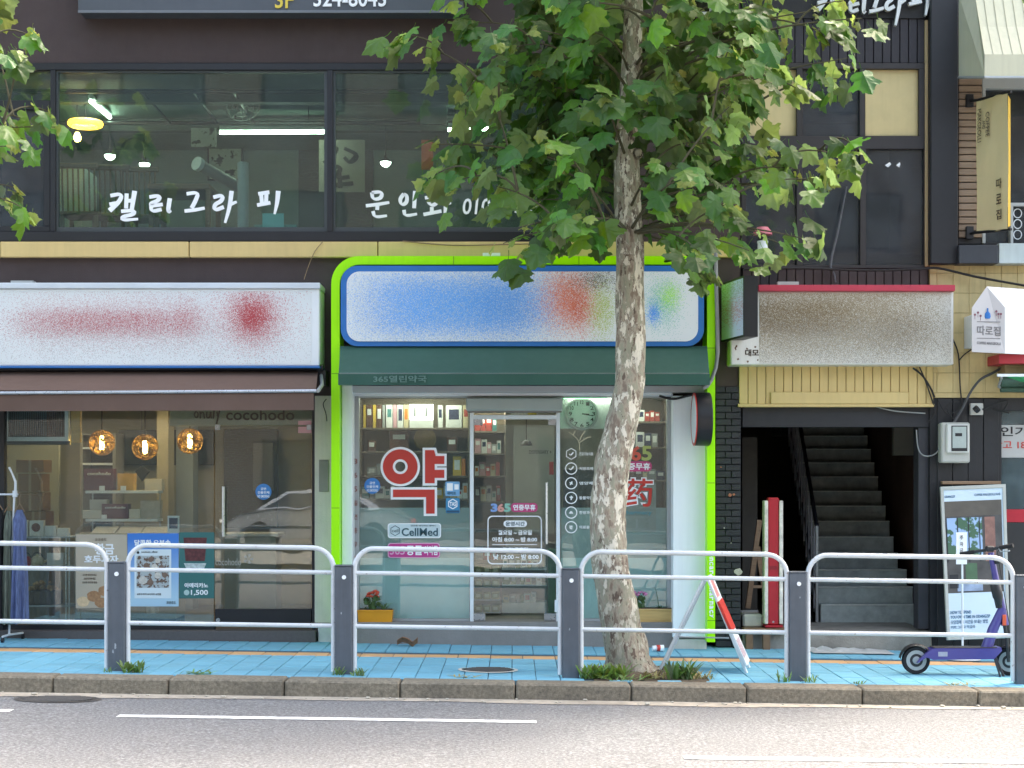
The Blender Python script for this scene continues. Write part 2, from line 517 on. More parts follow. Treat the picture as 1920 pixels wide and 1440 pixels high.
M_linepaint = mk('white_road_paint', 'e9e9e6', .7, .06, 12, .3, 200)
def wear(m):
    nt = m.node_tree; b = nt.nodes['Principled BSDF']
    f = ramp(nt, noise(nt, 34, 6, .75), [(.30, (0, 0, 0)), (.40, (1, 1, 1))])
    lk(nt, f, b.inputs['Alpha'])
wear(M_linepaint)
def road_line(x0, x1, y, w, label):
    m = MB(); n = 60
    rows = []
    for i in range(n + 1):
        x = x0 + (x1 - x0) * i / n; z = RZ + .005 - .0145 * x
        j = random.uniform(-.006, .006)
        rows.append([(x, y - w / 2 + j, z), (x, y + w / 2 + j, z)])
    o = m.quadsheet(rows).build('road_marking', M_linepaint)
    o['kind'] = 'structure'; o['label'] = label
road_line(X(221, -4.3), X(1006, -4.3), -4.3, .12, 'white lane line painted nearest the kerb')
road_line(X(-60, -4.12), X(22, -4.12), -4.12, .12, 'short end of a white lane line at the left')
road_line(X(1282, -5.72), X(1282, -5.72) + 3.4, -5.72, .12, 'white lane line painted in the sunlit lane')

# ---- kerb of granite blocks
M_kerb = mk('kerb_granite', '837a6a', .85, .4, 34, .6, 120, dirt=.6)
kerb = bpy.data.objects.new('kerb', None); COL.objects.link(kerb); struct(kerb)
L = 217 / S(KF)
kx0 = X(100, KF)
kmesh = MB().box(0, L - .009, 0, KB - KF, RZ - .1, -.036, .014).mesh('kerb_block', M_kerb)
for i in range(-3, 12):
    x = kx0 + i * L
    o = link('kerb_block', kmesh, kerb)
    o.location = (x, KF + random.uniform(-.004, .004), -.0145 * x + random.uniform(-.003, .003))
    o.rotation_euler = (random.uniform(-.008, .008), SLOPE + random.uniform(-.002, .002), random.uniform(-.003, .003))

# ---- pavement of blue painted blocks with one ochre course
def pavemat(name, c, cw, wear):
    m = bpy.data.materials.new(name); m.use_nodes = True
    nt = m.node_tree; b = nt.nodes['Principled BSDF']
    oi = nd(nt, 'ShaderNodeObjectInfo')
    base = ramp(nt, noise(nt, 1.1, 6, .65, (.6, 1.5, 1)), [(.32, tuple(v * .8 for v in lin(c))), (.68, lin(c))])
    base = mixc(nt, ramp(nt, noise(nt, 30, 4, .7), [(.55, (0, 0, 0)), (.72, (wear,) * 3)]), base, lin(cw))
    hs = nd(nt, 'ShaderNodeHueSaturation'); lk(nt, base, hs.inputs['Color'])
    lk(nt, math_n(nt, 'MULTIPLY_ADD', oi.outputs['Random'], .16, .92), hs.inputs['Value'])
    grime = ramp(nt, noise(nt, 2.3, 7, .75), [(.52, (0, 0, 0)), (.75, (.35,) * 3)])
    base = mixc(nt, grime, hs.outputs[0], (.16, .19, .2))
    lk(nt, base, b.inputs['Base Color']); b.inputs['Roughness'].default_value = .75
    bp = nd(nt, 'ShaderNodeBump'); bp.inputs['Strength'].default_value = .4; bp.inputs['Distance'].default_value = .01
    lk(nt, noise(nt, 90, 4), bp.inputs['Height']); lk(nt, bp.outputs[0], b.inputs['Normal'])
    return m
M_pave = pavemat('blue_painted_block', '70b4cb', '9aa9ad', .5)
M_ochre = pavemat('ochre_block', 'd8a878', '9d968c', .35)
M_joint = mk('pavement_joint', '3f5660', .9, .3, 12, .3, 90)
walk = slab(KB, .6, -.05, -60, 60).build('sidewalk', M_joint)
struct(walk)
PW, PD = .2, .2
PT = -.04
YO = -1.28; OW = .26
def blockmesh(name, w, d, mat): return MB().box(.003, w - .003, .003, d - .003, -.04, 0, .004).mesh(name, mat)
pm = blockmesh('paving_block', PW, PD, M_pave); om = blockmesh('ochre_block', .3, OW, M_ochre)

spots = []
col = 0
x = -6.2
while x < 6.0:
    off = (PD / 2 if col % 2 else 0)
    y = KB + .005 - off * 0
    first = True
    while y < .3:
        d = PD * (.5 if first and col % 2 else 1)
        if not (y + d > YO - .001 and y < YO + OW + .002):
            if not (-.35 < (x + PW / 2) - X(1180, -2.1) < .62 and -2.78 < y + d / 2 < -1.75):
                spots.append((x, y, d))
        elif y < YO < y + d:
            spots.append((x, y, YO - y)); y = YO + OW; first = False; continue
        first = False
        y += d
    x += PW; col += 1
spots = [s for s in spots if s[2] > .03 and s[1] < .02]
vis = [s for s in spots if abs((s[0] + .1) * S(s[1])) < 990]
vis.sort(key=lambda s: s[1])
near = set(vis[:300])
rest = MB()
for s in spots:
    x, y, d = s
    if s in near:
        o = link('paving_block', pm, walk); o.location = (x, y, PT - .0145 * x + random.uniform(-.002, .002))
        o.rotation_euler = (random.uniform(-.006, .006), SLOPE + random.uniform(-.006, .006), 0)
        if abs(d - PD) > .001: o.scale = (1, d / PD, 1)
    else:
        z = PT - .0145 * x + random.uniform(-.002, .002)
        rest.box(x + .003, x + PW - .003, y + .003, y + d - .003, z - .04, z, .004)
r_o = rest.build('far_paving_blocks', M_pave, walk); r_o['kind'] = 'stuff'
x = -6.2
while x < 6:
    o = link('ochre_block', om, walk); o.location = (x, YO, PT - .0145 * x + random.uniform(-.001, .003)); o.rotation_euler = (0, SLOPE, 0)
    x += .3
# tree pit of bare soil
tx = X(1180, -2.1)
rows = []
for i in range(13):
    x = tx - .34 + .96 * i / 12
    rows.append([(x, -2.79 + 1.04 * j / 8, gz(x) - .012 + random.uniform(0, .02) + .03 * math.exp(-((x - tx) ** 2 + (-2.1 + 2.79 - 1.04 * j / 8) ** 2) * 9)) for j in range(9)])
struct(MB().quadsheet(rows).build('tree_pit_soil', mk('tree_pit_soil', '5d5040', .95, .35, 20, .6, 80)))

# ---- covers in the ground
M_iron = mk('cast_iron', '4a4744', .7, .2, 14, .4, 60)
def round_cover(name, px, py, y, rx, ry, label):
    cx = X(px, y); zz = RZ if y < KF else PT
    t = thing(name, label, 'cover', (cx, y, zz - .0145 * cx))
    z = zz - .0145 * cx + .006
    ring = MB(); cov = MB()
    n = 28
    o1 = [(cx + rx * math.cos(2 * PI * i / n), y + ry * math.sin(2 * PI * i / n)) for i in range(n)]
    o2 = [(cx + rx * .88 * math.cos(2 * PI * i / n), y + ry * .88 * math.sin(2 * PI * i / n)) for i in range(n)]
    vs = [(a, b, z - .0145 * (a - cx)) for a, b in o1] + [(a, b, z + .003 - .0145 * (a - cx)) for a, b in o2]
    ring.add(vs, [(i, (i + 1) % n, n + (i + 1) % n, n + i) for i in range(n)]).build('rim', M_conc if y > KF else M_iron, t)
    cov.add([(a, b, z - .003 - .0145 * (a - cx)) for a, b in o2], [tuple(range(n))]).build('plate', M_iron, t)
    for k in range(-6, 7):
        w = math.sqrt(max(0, 1 - (k / 7) ** 2)) * rx * .8
        yy = y + k / 7 * ry * .84
        MB().box(cx - w, cx + w, yy - ry * .03, yy + ry * .03, z - .004, z + .005, .002).build('rib', M_iron, t)
    return t
round_cover('drain_cover', 108, 1313, -3.48, .34, .2, 'dark oval cast iron drain cover in the road beside the kerb')
round_cover('inspection_cover', 915, 1256, -2.2, .26, .22, 'worn round inspection cover set in the blue pavement')

# ================================================================== left and centre house
HTOP = 10.4
def solid(px0, px1, py0, py1, y0, y1, m, ztop=None, c=0):
    """wall piece given by its pixels on the front plane"""
    m.box(X(px0, y0), X(px1, y0), y0, y1, Z(py1, y0), ztop if ztop else Z(py0, y0), c)
hA = thing('shop_house', 'brown rendered shop house with long upper windows, bakery and pharmacy below', 'building', (X(500, 0), 0, 0))
xl, xr = X(-330, 0), X(1388, 0)
wm = MB()
wm.box(xl, xr, 0, .3, Z(118, 0), HTOP)                                   # spandrel and upper storeys
wm.box(X(1180, 0), xr, 0, .3, Z(452, 0), Z(118, 0))                      # pier right of the upper windows
wm.box(xl, xr, 0, .3, Z(742, 0), Z(452, 0))                              # wall behind cornice and signs
wm.box(xl, xl + .3, .3, 9, -.3, HTOP)                                    # left end wall
wm.box(xl + .3, xr, 8.7, 9, -.3, HTOP)                                   # back wall
wm.box(xr - .24, xr, .3, 8.7, -.3, HTOP)                                 # right end wall
wm.box(xl + .3, xr - .24, .3, 8.7, HTOP - .25, HTOP)                     # roof slab
wm.box(xl + .3, xr - .24, .3, 8.7, Z(482, 0), Z(448, 0))                 # upper floor slab
wm.build('wall', M_brown, hA)
# plaster pier between the two shops
pier = MB().pbox(590, 641, 742, 1168, .0, .45, .004).build('pier', M_conc, hA)
MB().pbox(596, 634, 1170, 1206, -.06, .3, .012).build('pier_plinth', mk('white_plinth', 'c9ccc8', .7, .1, 6, dirt=.3), hA)
MB().pbox(598, 616, 862, 922, -.012, 0, .003).build('inspection_plate', M_ledge, hA)
# cornice: cream metal sheets
for a, b in ((-330, -1), (0, 354), (355, 708), (709, 1062), (1063, 1384)):
    MB().box(X(a, -.08) + .002, X(b, -.08) - .002, -.08, 0, Z(482, -.08), Z(453, -.08), .006).build('cornice_sheet', M_cream, hA)
# ---- upper windows
wf = MB()
def bar(px0, px1, py0, py1, y0=-.03, y1=.12): wf.box(X(px0, y0), X(px1, y0), y0, y1, Z(py1, y0), Z(py0, y0), .004)
bar(-330, 1180, 118, 131, -.03); bar(-330, 1180, 434, 452, -.04)
bar(94, 104, 131, 434); bar(613, 624, 131, 434); bar(1132, 1180, 131, 434); bar(-140, -130, 131, 434)
wfo = wf.build('window_frame', M_black, hA)
for a, b, c, d in ((104, 613, 131, 434), (624, 1132, 131, 434), (-330, -140, 131, 434)):
    m2 = MB()
    for (p, q, r, s_) in ((a, b, c, c + 5), (a, b, d - 8, d), (a, a + 5, c + 5, d - 8), (b - 5, b, c + 5, d - 8)):
        m2.box(X(p, -.005), X(q, -.005), -.005, .06, Z(s_, -.005), Z(r, -.005))
    m2.build('sash', mk('grey_sash', '3c4244', .5, .1, 6), wfo)
    o = MB().box(X(a + 4, .02), X(b - 4, .02), .02, .026, Z(d - 7, .02), Z(c + 4, .02)).build('pane', M_glass2, wfo)
# left casement: small light above, sash below
m2 = MB()
for (p, q, r, s_) in ((-130, 94, 188, 205), (-130, 94, 424, 434), (82, 94, 205, 424), (-130, -118, 205, 424), (-24, -16, 205, 424)):
    m2.box(X(p, -.01), X(q, -.01), -.01, .07, Z(s_, -.01), Z(r, -.01), .004)
m2.build('sash', M_black, wfo)
MB().box(X(-130, .02), X(94, .02), .02, .026, Z(188, .02), Z(131, .02)).build('pane', M_glass2, wfo)
MB().box(X(-118, .03), X(82, .03), .03, .036, Z(424, .03), Z(205, .03)).build('pane', M_glassd, wfo)

# ---- upper room (calligraphy studio)
zf2, zc2 = Z(448, 0), Z(112, 0)
rx0, rx1 = xl + .3, xr - .24
M_room2 = mk('studio_wall', '8a9691', .85, .1, 1.5)
inn = MB()
inn.box(rx0, rx1, 4.4, 4.5, zf2, zc2)
inn.box(rx0, rx0 + .08, .3, 4.4, zf2, zc2); inn.box(X(1150, 3), X(1150, 3) + .08, .35, 4.4, zf2, zc2)
inn.build('studio_wall', M_room2, hA)
MB().box(rx0 + .08, X(1150, 3), .3, 4.4, zc2, zc2 + .1).build('studio_ceiling', mk('studio_ceiling', '77837d', .9, .12, 2), hA)
# dark brick dado and door in the studio's back wall
MB().box(X(560, 4.38), X(700, 4.38), 4.36, 4.40, zf2, Z(275, 4.38)).build('studio_door', mk('dark_door', '3f352f', .6, .1, 3), hA)
bm_ = MB()
for yy in (1.2, 2.6):
    bm_.box(rx0 + .08, X(1150, 3), yy, yy + .12, zc2 - .14, zc2 - .002)
bm_.build('ceiling_beam', mk('ceiling_beam', '4a524e', .8, .1, 3), hA)

def tube_lamp(p0, p1, label, mat, w=.06, drop=.0):
    p0, p1 = Vector(p0), Vector(p1)
    t = thing('tube_lamp', label, 'lamp', tuple(p0), None)
    d = (p1 - p0).normalized()
    MB().tube([p0 + Vector((0, 0, .03)), p1 + Vector((0, 0, .03))], w * .55, 6).build('lamp_housing', M_white, t)
    MB().tube([p0 - Vector((0, 0, .015)), p1 - Vector((0, 0, .015))], w * .33, 8).build('light_tube', mat, t, True)
    for q in (p0.lerp(p1, .15), p0.lerp(p1, .85)):
        MB().tube([q + Vector((0, 0, .05)), (q.x, q.y, zc2)], .006, 5).build('hanger', M_black, t)
    return t
E_tube = emit('cold_tube_light', 'e2fff0', 7)
E_warm = emit('warm_bulb_light', 'ffcf70', 9)
E_white = emit('white_bulb_light', 'eafdf8', 6)
E_ring = emit('amber_ring_light', 'ffb83a', 1.6)
tube_lamp(W(412, 246, 2.0), W(608, 245, 2.0), 'long level tube lamp in the middle of the upper window', E_tube)
tube_lamp(W(170, 187, 1.0), W(206, 218, 2.4), 'short slanting tube lamp near the ring lamp upstairs', E_tube)
tube_lamp(W(840, 241, 2.2), W(930, 239, 2.2), 'tube lamp upstairs half hidden by the plane tree leaves', E_tube)
def dome_pendant(px, py, y, label):
    c = Vector(W(px, py, y)); r = 10 / S(y)
    t = thing('pendant_lamp', label, 'lamp', tuple(c), 'small dome pendants upstairs')
    MB().lathe([(r, 0), (r * .92, -r * .35), (r * .6, -r * .75), (0.001, -r * .95)], c, 'z', 14).build('globe', E_white, t, True)
    MB().lathe([(r * 1.05, 0), (r * .9, r * .35), (r * .35, r * .6), (r * .3, r * 1.3)], c, 'z', 14).build('lamp_shade', M_black, t, True)
    MB().tube([c + Vector((0, 0, r)), (c.x, c.y, zc2)], .006, 5).build('cord', M_cable, t)
dome_pendant(206, 291, 2.6, 'small white dome pendant left of the chair backs upstairs')
dome_pendant(271, 307, 3.0, 'small white dome pendant hanging lowest in the left upper window')
dome_pendant(723, 304, 2.6, 'small white dome pendant in the right upper window')
c = Vector(W(160, 232, 1.3))
t = thing('ring_lamp', 'glowing amber ring lamp behind the upper left window', 'lamp', tuple(c))
m = MB(); pts = [(c.x + .155 * math.cos(a), c.y + .155 * math.sin(a), c.z) for a in [2 * PI * i / 24 for i in range(25)]]
m.tube(pts, .035, 8, False).build('ring', E_ring, t, True)
MB().tube([c, (c.x, c.y, zc2)], .008, 6).build('cord', M_cable, t)
MB().tube([c + Vector((-.155, 0, 0)), c + Vector((.155, 0, 0))], .008, 6).build('cross_bar', M_black, t)
c = Vector(W(145, 258, 1.5))
t = thing('bulb_lamp', 'bare warm bulb hanging just below the amber ring lamp', 'lamp', tuple(c))
MB().lathe([(.001, -.05), (.03, -.035), (.042, 0), (.03, .035), (.018, .06)], c, 'z', 12).build('bulb', E_warm, t, True)
MB().lathe([(.02, .05), (.02, .1)], c, 'z', 8).build('socket', M_black, t)
MB().tube([c + Vector((0, 0, .1)), (c.x, c.y, zc2)], .006, 5).build('cord', M_cable, t)
# conduits under the ceiling
cd = MB()
for y, z in ((.9, zc2 - .10), (2.3, zc2 - .12)):
    cd.tube([(rx0 + .1, y, z), (X(1100, 3), y, z)], .022, 6)
for px in (270, 365, 440): cd.tube([(X(px, 1), .9, zc2 - .1), (X(px, 1), 2.3, zc2 - .12)], .014, 6)
cd.build('conduit', M_black, hA)
# furniture of the studio
def chair(px, y, tint, label):
    x = X(px, y); z = zf2
    t = thing('spindle_chair', label, 'chair', (x, y, z), 'spindle chairs by the upper window')
    mt = mk('chair_wood_' + tint, tint, .6, .15, 5)
    for i in range(7):
        xx = x - .17 + .34 * i / 6
        MB().tube([(xx, y, z + .42), (xx, y - .03, z + .88)], .011, 6).build('spindle', mt, t)
    MB().box(x - .21, x + .21, y - .05, y - .01, z + .87, z + .93, .012).build('top_rail', mt, t)
    MB().box(x - .21, x + .21, y, y + .4, z + .39, z + .43, .012).build('seat', mt, t)
    for sx in (-.18, .18):
        for yy in (y + .02, y + .38): MB().box(x + sx - .018, x + sx + .018, yy - .018, yy + .018, z, z + .39).build('leg', mt, t)
chair(148, .9, '7d6a48', 'leftmost pale spindle chair behind the upper window'); chair(208, 1.0, '6f5c3e', 'middle pale spindle chair behind the upper window'); chair(262, 1.1, '7d6a48', 'spindle chair right of the other two upstairs')
t = thing('work_table', 'dark work table between chairs and paper roll upstairs', 'table', (X(330, 1.2), 1.2, zf2))
MB().box(X(285, 1.2), X(400, 1.2), 1.0, 1.7, zf2 + .68, zf2 + .74, .01).build('table_top', M_brownwood, t)
for px in (290, 395):
    for yy in (1.05, 1.65): MB().box(X(px, 1.2) - .025, X(px, 1.2) + .025, yy - .025, yy + .025, zf2, zf2 + .68).build('leg', M_brownwood, t)
tag(MB().box(X(112, 2), X(160, 2), 1.9, 2.5, zf2, Z(315, 2), .01).build('cabinet', mk('pale_green_cabinet', '9fb3a4', .5, .06, 3)), 'pale green cabinet at the left end of the upper window', 'cabinet')
c0 = Vector(W(456, 400, .8))
t = thing('paper_roll', 'white upright paper roll standing behind the upper window', 'paper roll', (c0.x, .8, zf2))
MB().lathe([(.06, zf2 - c0.z + .0), (.06, Z(306, .8) - c0.z), (.04, Z(304, .8) - c0.z)], c0, 'z', 16).build('roll', mk('roll_paper', 'b9bfbd', .7, .1, 6), t, True)
MB().lathe([(.1, zf2 - c0.z + .001), (.1, zf2 - c0.z + .03)], c0, 'z', 16).build('stand', M_black, t)
a, b = Vector(W(372, 308, 1.0)), Vector(W(450, 352, 1.5))
t = thing('paper_tube', 'slanting translucent tube of rolled paper upstairs', 'paper tube', tuple(a))
d = (b - a).normalized()
MB().tube([a, b], .06, 16).build('tube_body', mk('grey_roll', '8a908d', .6, .06, 4), t, True)
MB().tube([a - d * .03, a + d * .02], .075, 16).build('end_ring', M_white, t, True)
MB().tube([b, (b.x, b.y, zf2)], .02, 6).build('prop', M_black, t)
def picture(px0, px1, py0, py1, y, matp, label, frame=True):
    t = thing('picture', label, 'picture', W((px0 + px1) / 2, py1, y), None)
    MB().pbox(px0, px1, py0, py1, y, y + .02).build('print', matp, t)
    if frame:
        m = MB(); k = 3
        for a in ((px0 - k, px1 + k, py0 - k, py0), (px0 - k, px1 + k, py1, py1 + k), (px0 - k, px0, py0, py1), (px1, px1 + k, py0, py1)):
            m.pbox(*a, y - .012, y + .02)
        m.build('picture_frame', M_black, t)
    return t
def inkpaper(name, base, ink, sc, thr=.55):
    if name in MATS: return MATS[name]
    m = mk(name, base, .8, 0); nt = m.node_tree; b = nt.nodes['Principled BSDF']
    n = noise(nt, sc, 3, .6)
    lk(nt, ramp(nt, n, [(thr, lin(base)), (thr + .04, lin(ink))]), b.inputs['Base Color'])
    return m
picture(392, 452, 278, 335, 4.3, inkpaper('ink_painting_a', 'b9bfb4', '2d302c', 9, .56), 'framed ink painting behind the paper rolls upstairs')
picture(358, 405, 240, 275, 1.6, inkpaper('ink_painting_b', 'ccd0c8', '3a3d3a', 14, .55), 'loose ink sheet pinned above the slanting tube upstairs', False)
tp = thing('calligraphy_scroll', 'calligraphy scroll with black brush characters at the middle of the upper windows', 'scroll', W(640, 355, 2.4))
MB().pbox(598, 684, 262, 360, 2.4, 2.41).build('paper', mk('scroll_paper', 'a49c8e', .8, .08, 4), tp)
M_ink = mk('black_ink', '17171a', .6, 0)
brush('character', [[(0, .1), (.4, .05), (.2, .3), (.0, .45)], [(.55, .1), (.95, .25, 1.3), (.7, .45), (.55, .3)], [(.15, .55), (.5, .5), (.3, .8), (.7, .75)], [(.4, .6), (.45, 1.)], [(.1, .95), (.8, .9)]], 608, 676, 270, 352, 2.395, M_ink, tp, .05)
tag(MB().pbox(790, 812, 262, 318, 2.6, 2.62).build('orange_poster', mk('orange_poster', 'c75a36', .6, .05, 4)), 'small orange poster inside right upper window beside leaves', 'poster')
tag(MB().pbox(788, 838, 178, 232, 2.0, 2.03).build('white_board', mk('pale_board', 'a9b4b0', .5, .05, 4)), 'pale square board high inside the right upper window', 'board')
o = MB(); o.pbox(492, 532, 400, 428, .10, .105).xf(Matrix.Identity(4))
tag(o.build('cyan_sheet', mk('cyan_paper', '8fd0d2', .6, .03, 5)), 'cyan paper sheet propped at the foot of the upper window', 'paper')
tag(MB().pbox(476, 556, 421, 431, .13, .3, .004).build('paper_stack', mk('teal_papers', '7fa9a4', .7, .2, 30)), 'low stack of pale papers on the upper window sill', 'paper stack')
# fan on the ceiling
c = Vector(W(455, 203, 1.8))
t = thing('wall_fan', 'round wire fan tilted below the upstairs ceiling', 'fan', tuple(c))
R_ = Matrix.Rotation(-.5, 3, 'X') @ Matrix.Rotation(.7, 3, 'Y')
m = MB()
for r in (.06, .12, .18):
    m.tube([c + R_ @ Vector((r * math.cos(2 * PI * i / 20), 0, r * math.sin(2 * PI * i / 20))) for i in range(21)], .006, 4, False)
for i in range(8):
    a = PI * i / 4; m.tube([c, c + R_ @ Vector((.18 * math.cos(a), 0, .18 * math.sin(a)))], .004, 4)
m.build('cage', M_alu, t)
for i in range(3):
    a = 2 * PI * i / 3
    MB().add([c + R_ @ Vector((r * math.cos(a + w), .02, r * math.sin(a + w))) for r, w in ((.03, -.3), (.16, -.4), (.16, .4), (.03, .3))], [(0, 1, 2, 3)]).build('blade', mk('fan_blade', '9fb2b0', .4, 0), t)
MB().tube([c, c + Vector((-.06, .05, .12)), (c.x - .06, c.y + .05, zc2)], .014, 6).build('stem', M_black, t)

# lettering on the upper panes
t = thing('window_lettering', 'white brush-written Korean word on the left upper pane', 'lettering', W(365, 415, 0))
yw = .013
B1 = {
 'kael': [[(.05, .15), (.42, .08), (.38, .3), (.02, .62, 1.2)], [(.02, .42), (.35, .36)], [(.58, .08), (.56, .55)], [(.58, .32), (.72, .3)], [(.84, .0, 1.2), (.74, .6)], [(.4, .64), (.85, .6), (.8, .74), (.45, .8), (.42, .92), (.95, .88, .7)]],
 'ri': [[(.0, .25), (.5, .18), (.4, .4), (.08, .5), (.05, .62), (.6, .55)], [(.08, .62), (.1, .85), (.55, .75)], [(.92, .3, 1.1), (.82, .9), (.98, .8, .5)]],
 'geu': [[(.1, .12), (.7, .05), (.55, .4), (.35, .7)], [(.0, .82), (.5, .78), (1, .7, .8)]],
 'ra': [[(.0, .2), (.42, .12), (.36, .32), (.05, .42), (.04, .62), (.45, .5)], [(.78, .0, 1.1), (.7, .5), (.5, 1, .6)], [(.72, .42), (1, .34, .6)]],
 'pi': [[(.05, .12), (.55, .05)], [(.18, .12), (.22, .5)], [(.42, .1), (.4, .48)], [(.0, .58), (.6, .48)], [(.95, .0, 1.2), (.9, .5), (.78, .95, .5)]]}
for nm, a, b in (('kael', 204, 262), ('ri', 280, 322), ('geu', 346, 384), ('ra', 400, 444), ('pi', 482, 524)):
    brush('letter', B1[nm], a, b, 358, 418 if nm in ('kael', 'ra') else 404, yw, M_wht, t, .038)
t = thing('window_lettering', 'white brush-written Korean word and number on the right upper pane', 'lettering', W(840, 410, 0))
B2 = {
 'mun': [[(.25, .05), (.3, .3), (.65, .26), (.7, .02), (.25, .06)], [(.0, .52), (.5, .47), (1, .4, .8)], [(.5, .48), (.48, .66)], [(.3, .7), (.38, .92), (.9, .86, .7)]],
 'in': [[(.3, .1), (.08, .3), (.2, .5), (.45, .4), (.45, .15), (.3, .1)], [(.85, .0, 1.1), (.8, .6)], [(.3, .66), (.35, .88), (.95, .8, .7)]],
 'hwa': [[(.2, .1), (.45, .06)], [(.05, .24), (.6, .18)], [(.35, .26), (.15, .38), (.3, .52), (.5, .42), (.35, .26)], [(.3, .56), (.3, .74)], [(.0, .82), (.65, .7)], [(.82, .0, 1.1), (.8, .5), (.76, .98, .6)], [(.8, .46), (1, .42, .6)]]}
for nm, a, b in (('mun', 686, 730), ('in', 746, 784), ('hwa', 794, 846)):
    brush('letter', B2[nm], a, b, 358, 412, yw, M_wht, t, .036)
text('digits', '010-3', 866, 945, 372, 402, yw, M_wht, t, .015, .003, .04)
text('digits', '70  41', 962, 1078, 370, 400, yw, M_wht, t, .015, .003, .04)

# ---- dark sign board along the top
t = thing('top_signboard', 'dark grey signboard with phone number along the top edge', 'sign', W(505, 24, -.3))
MB().box(X(146, -.25), X(868, -.25), -.25, 0, Z(22, -.25), Z(22, -.25) + .75, .01).build('board', mk('slate_board', '4a4f56', .5, .08, 3, streak=.1), t)
MB().box(X(146, -.262), X(868, -.262), -.262, -.25, Z(24, -.262), Z(19, -.262), .003).build('edge_trim', mk('slate_trim', '6a6f75', .45, .05, 4), t)
text('lettering', '3F', 516, 550, -16, 16, -.252, mk('yellow_letter', 'd8bd4a', .5, .03), t, .015, .012)
text('lettering', '324-8043', 588, 724, -18, 13, -.252, M_wht, t, .015, .012)

# white-framed small window and downpipe near the tree
w1 = MB()
for a in ((1283, 1338, -60, -52), (1283, 1338, 52, 60), (1283, 1290, -52, 52), (1331, 1338, -52, 52), (1290, 1331, 22, 29)):
    w1.pbox(*a, -.05, .0)
wo = w1.build('small_window_frame', mk('white_upvc', 'd9d9d6', .4, .05, 5), hA)
MB().pbox(1290, 1331, -52, 52, -.02, -.0005).build('pane', mk('dark_pane', '1c1712', .1, 0, spec=.7), wo)
t = thing('downpipe', 'white plastic downpipe on the brown wall behind the tree', 'pipe', W(1333, 200, -.1))
MB().tube([W(1345, -220, -.12), W(1345, 190, -.12)], .03, 10).build('pipe', mk('white_pipe', 'dfe2e2', .4, .04, 5), t, True)
for py in (40, 160): MB().pbox(1338, 1352, py, py + 8, -.155, .0).build('clip', M_alu, t)

# ================================================================== bakery, left
zfl = Z(1183, 0) + .0            # shop floor level at the glass
bx0, bx1 = xl + .3, X(590, 0)
MB().box(xl, X(592, -.1), -.10, .3, -.35, Z(1183, -.1), .006).build('granite_step', M_granite, hA)
for a, b in ((20, 212), (213, 522), (523, 590)):
    pass
# shop room
inn = MB(); YB = 3.4
inn.box(bx0, bx1 + .0, YB, YB + .1, zfl, Z(742, 0))
inn.box(bx0, bx0 + .06, .3, YB, zfl, Z(742, 0))
inn.box(X(612, .0), X(612, 0) + .06, .45, YB, zfl, Z(742, 0))
inn.build('bakery_wall', mk('bakery_wall', '9c947d', .85, .08, 2), hA)
MB().box(bx0 + .06, X(612, 0), .3, YB, zfl - .06, zfl).build('bakery_floor', M_floor_in, hA)
MB().box(bx0 + .06, X(612, 0), .3, YB, Z(742, 0) - .002, Z(742, 0) + .06).build('bakery_ceiling', mk('bakery_ceiling', '8f8b7c', .9, .08, 2), hA)
# glazing
gy = .08
fr = MB()
for a in ((-330, 590, 742, 752), (-330, 402, 1172, 1183), (585, 590, 752, 1183), (-4, 8, 752, 1172)):
    fr.pbox(*a, gy - .04, gy + .05, .003)
fro = fr.build('shopfront_frame', M_black, hA)
MB().pbox(8, 150, 752, 1172, gy, gy + .008).build('pane', M_glass, fro)
MB().pbox(151, 401, 752, 1172, gy, gy + .008).build('pane', M_glass, fro)
MB().pbox(-330, -4, 752, 1172, gy, gy + .008).build('pane', M_glass, fro)
MB().pbox(402, 585, 752, 797, gy, gy + .008).build('pane', M_glass, fro)
dr = MB().pbox(403, 584, 799, 1142, gy - .006, gy + .006).build('glass_door', M_glass, hA)
MB().pbox(403, 584, 1142, 1168, gy - .03, gy + .03, .004).build('bottom_rail', M_black, dr)
for p in ((403, 412, 796, 806), (575, 584, 796, 806)): MB().pbox(*p, gy - .02, gy + .02, .003).build('patch_fitting', M_chrome, dr)
hd = MB().tube([W(419, 912, gy - .07), W(419, 1006, gy - .07)], .016, 10)
hd.tube([W(419, 928, gy - .07), W(419, 928, gy)], .01, 8).tube([W(419, 990, gy - .07), W(419, 990, gy)], .01, 8)
hd.build('handle', M_chrome, dr, True)
MB().prism(disc(X(410, gy), Z(1162, gy), .02, 14), gy - .045, gy - .028).build('lock', M_chrome, dr)

# sign box
t = thing('bakery_signboard', 'white light box sign with scattered red print above brown awning', 'sign', W(300, 687, -.5))
ys = -.42
MB().box(X(-330, ys), X(599, ys), ys, 0, Z(686, ys), Z(541, ys), .01).build('box', mk('sign_white', 'e3eaee', .35, .03, 3, streak=.05), t)
MB().box(X(-330, ys - .03), X(600, ys - .03), ys - .03, -.02, Z(541, ys - .03), Z(530, ys - .03), .006).build('top_trim', mk('sign_trim', 'c9d3dc', .35, .05, 5), t)
MB().box(X(-330, ys - .015), X(600, ys - .015), ys - .015, -.03, Z(690, ys - .015), Z(686.5, ys - .015), .003).build('bottom_trim', M_blue, t)
zc = Z(600, ys)
sp = speckle('bakery_print', 'dfe6e8',
   [(X(210, ys), zc, .95, .28, 'c09a9c', .40), (X(200, ys), Z(605, ys), .9, .13, 'b04a52', .5), (X(350, ys), Z(600, ys), .12, .2, 'b04a52', .3), (X(475, ys), Z(592, ys), .36, .30, 'c05058', .4), (X(474, ys), Z(597, ys), .2, .21, 'b03840', .9), (X(280, ys), Z(640, ys), 1.5, .22, '9a9a9a', .15)])
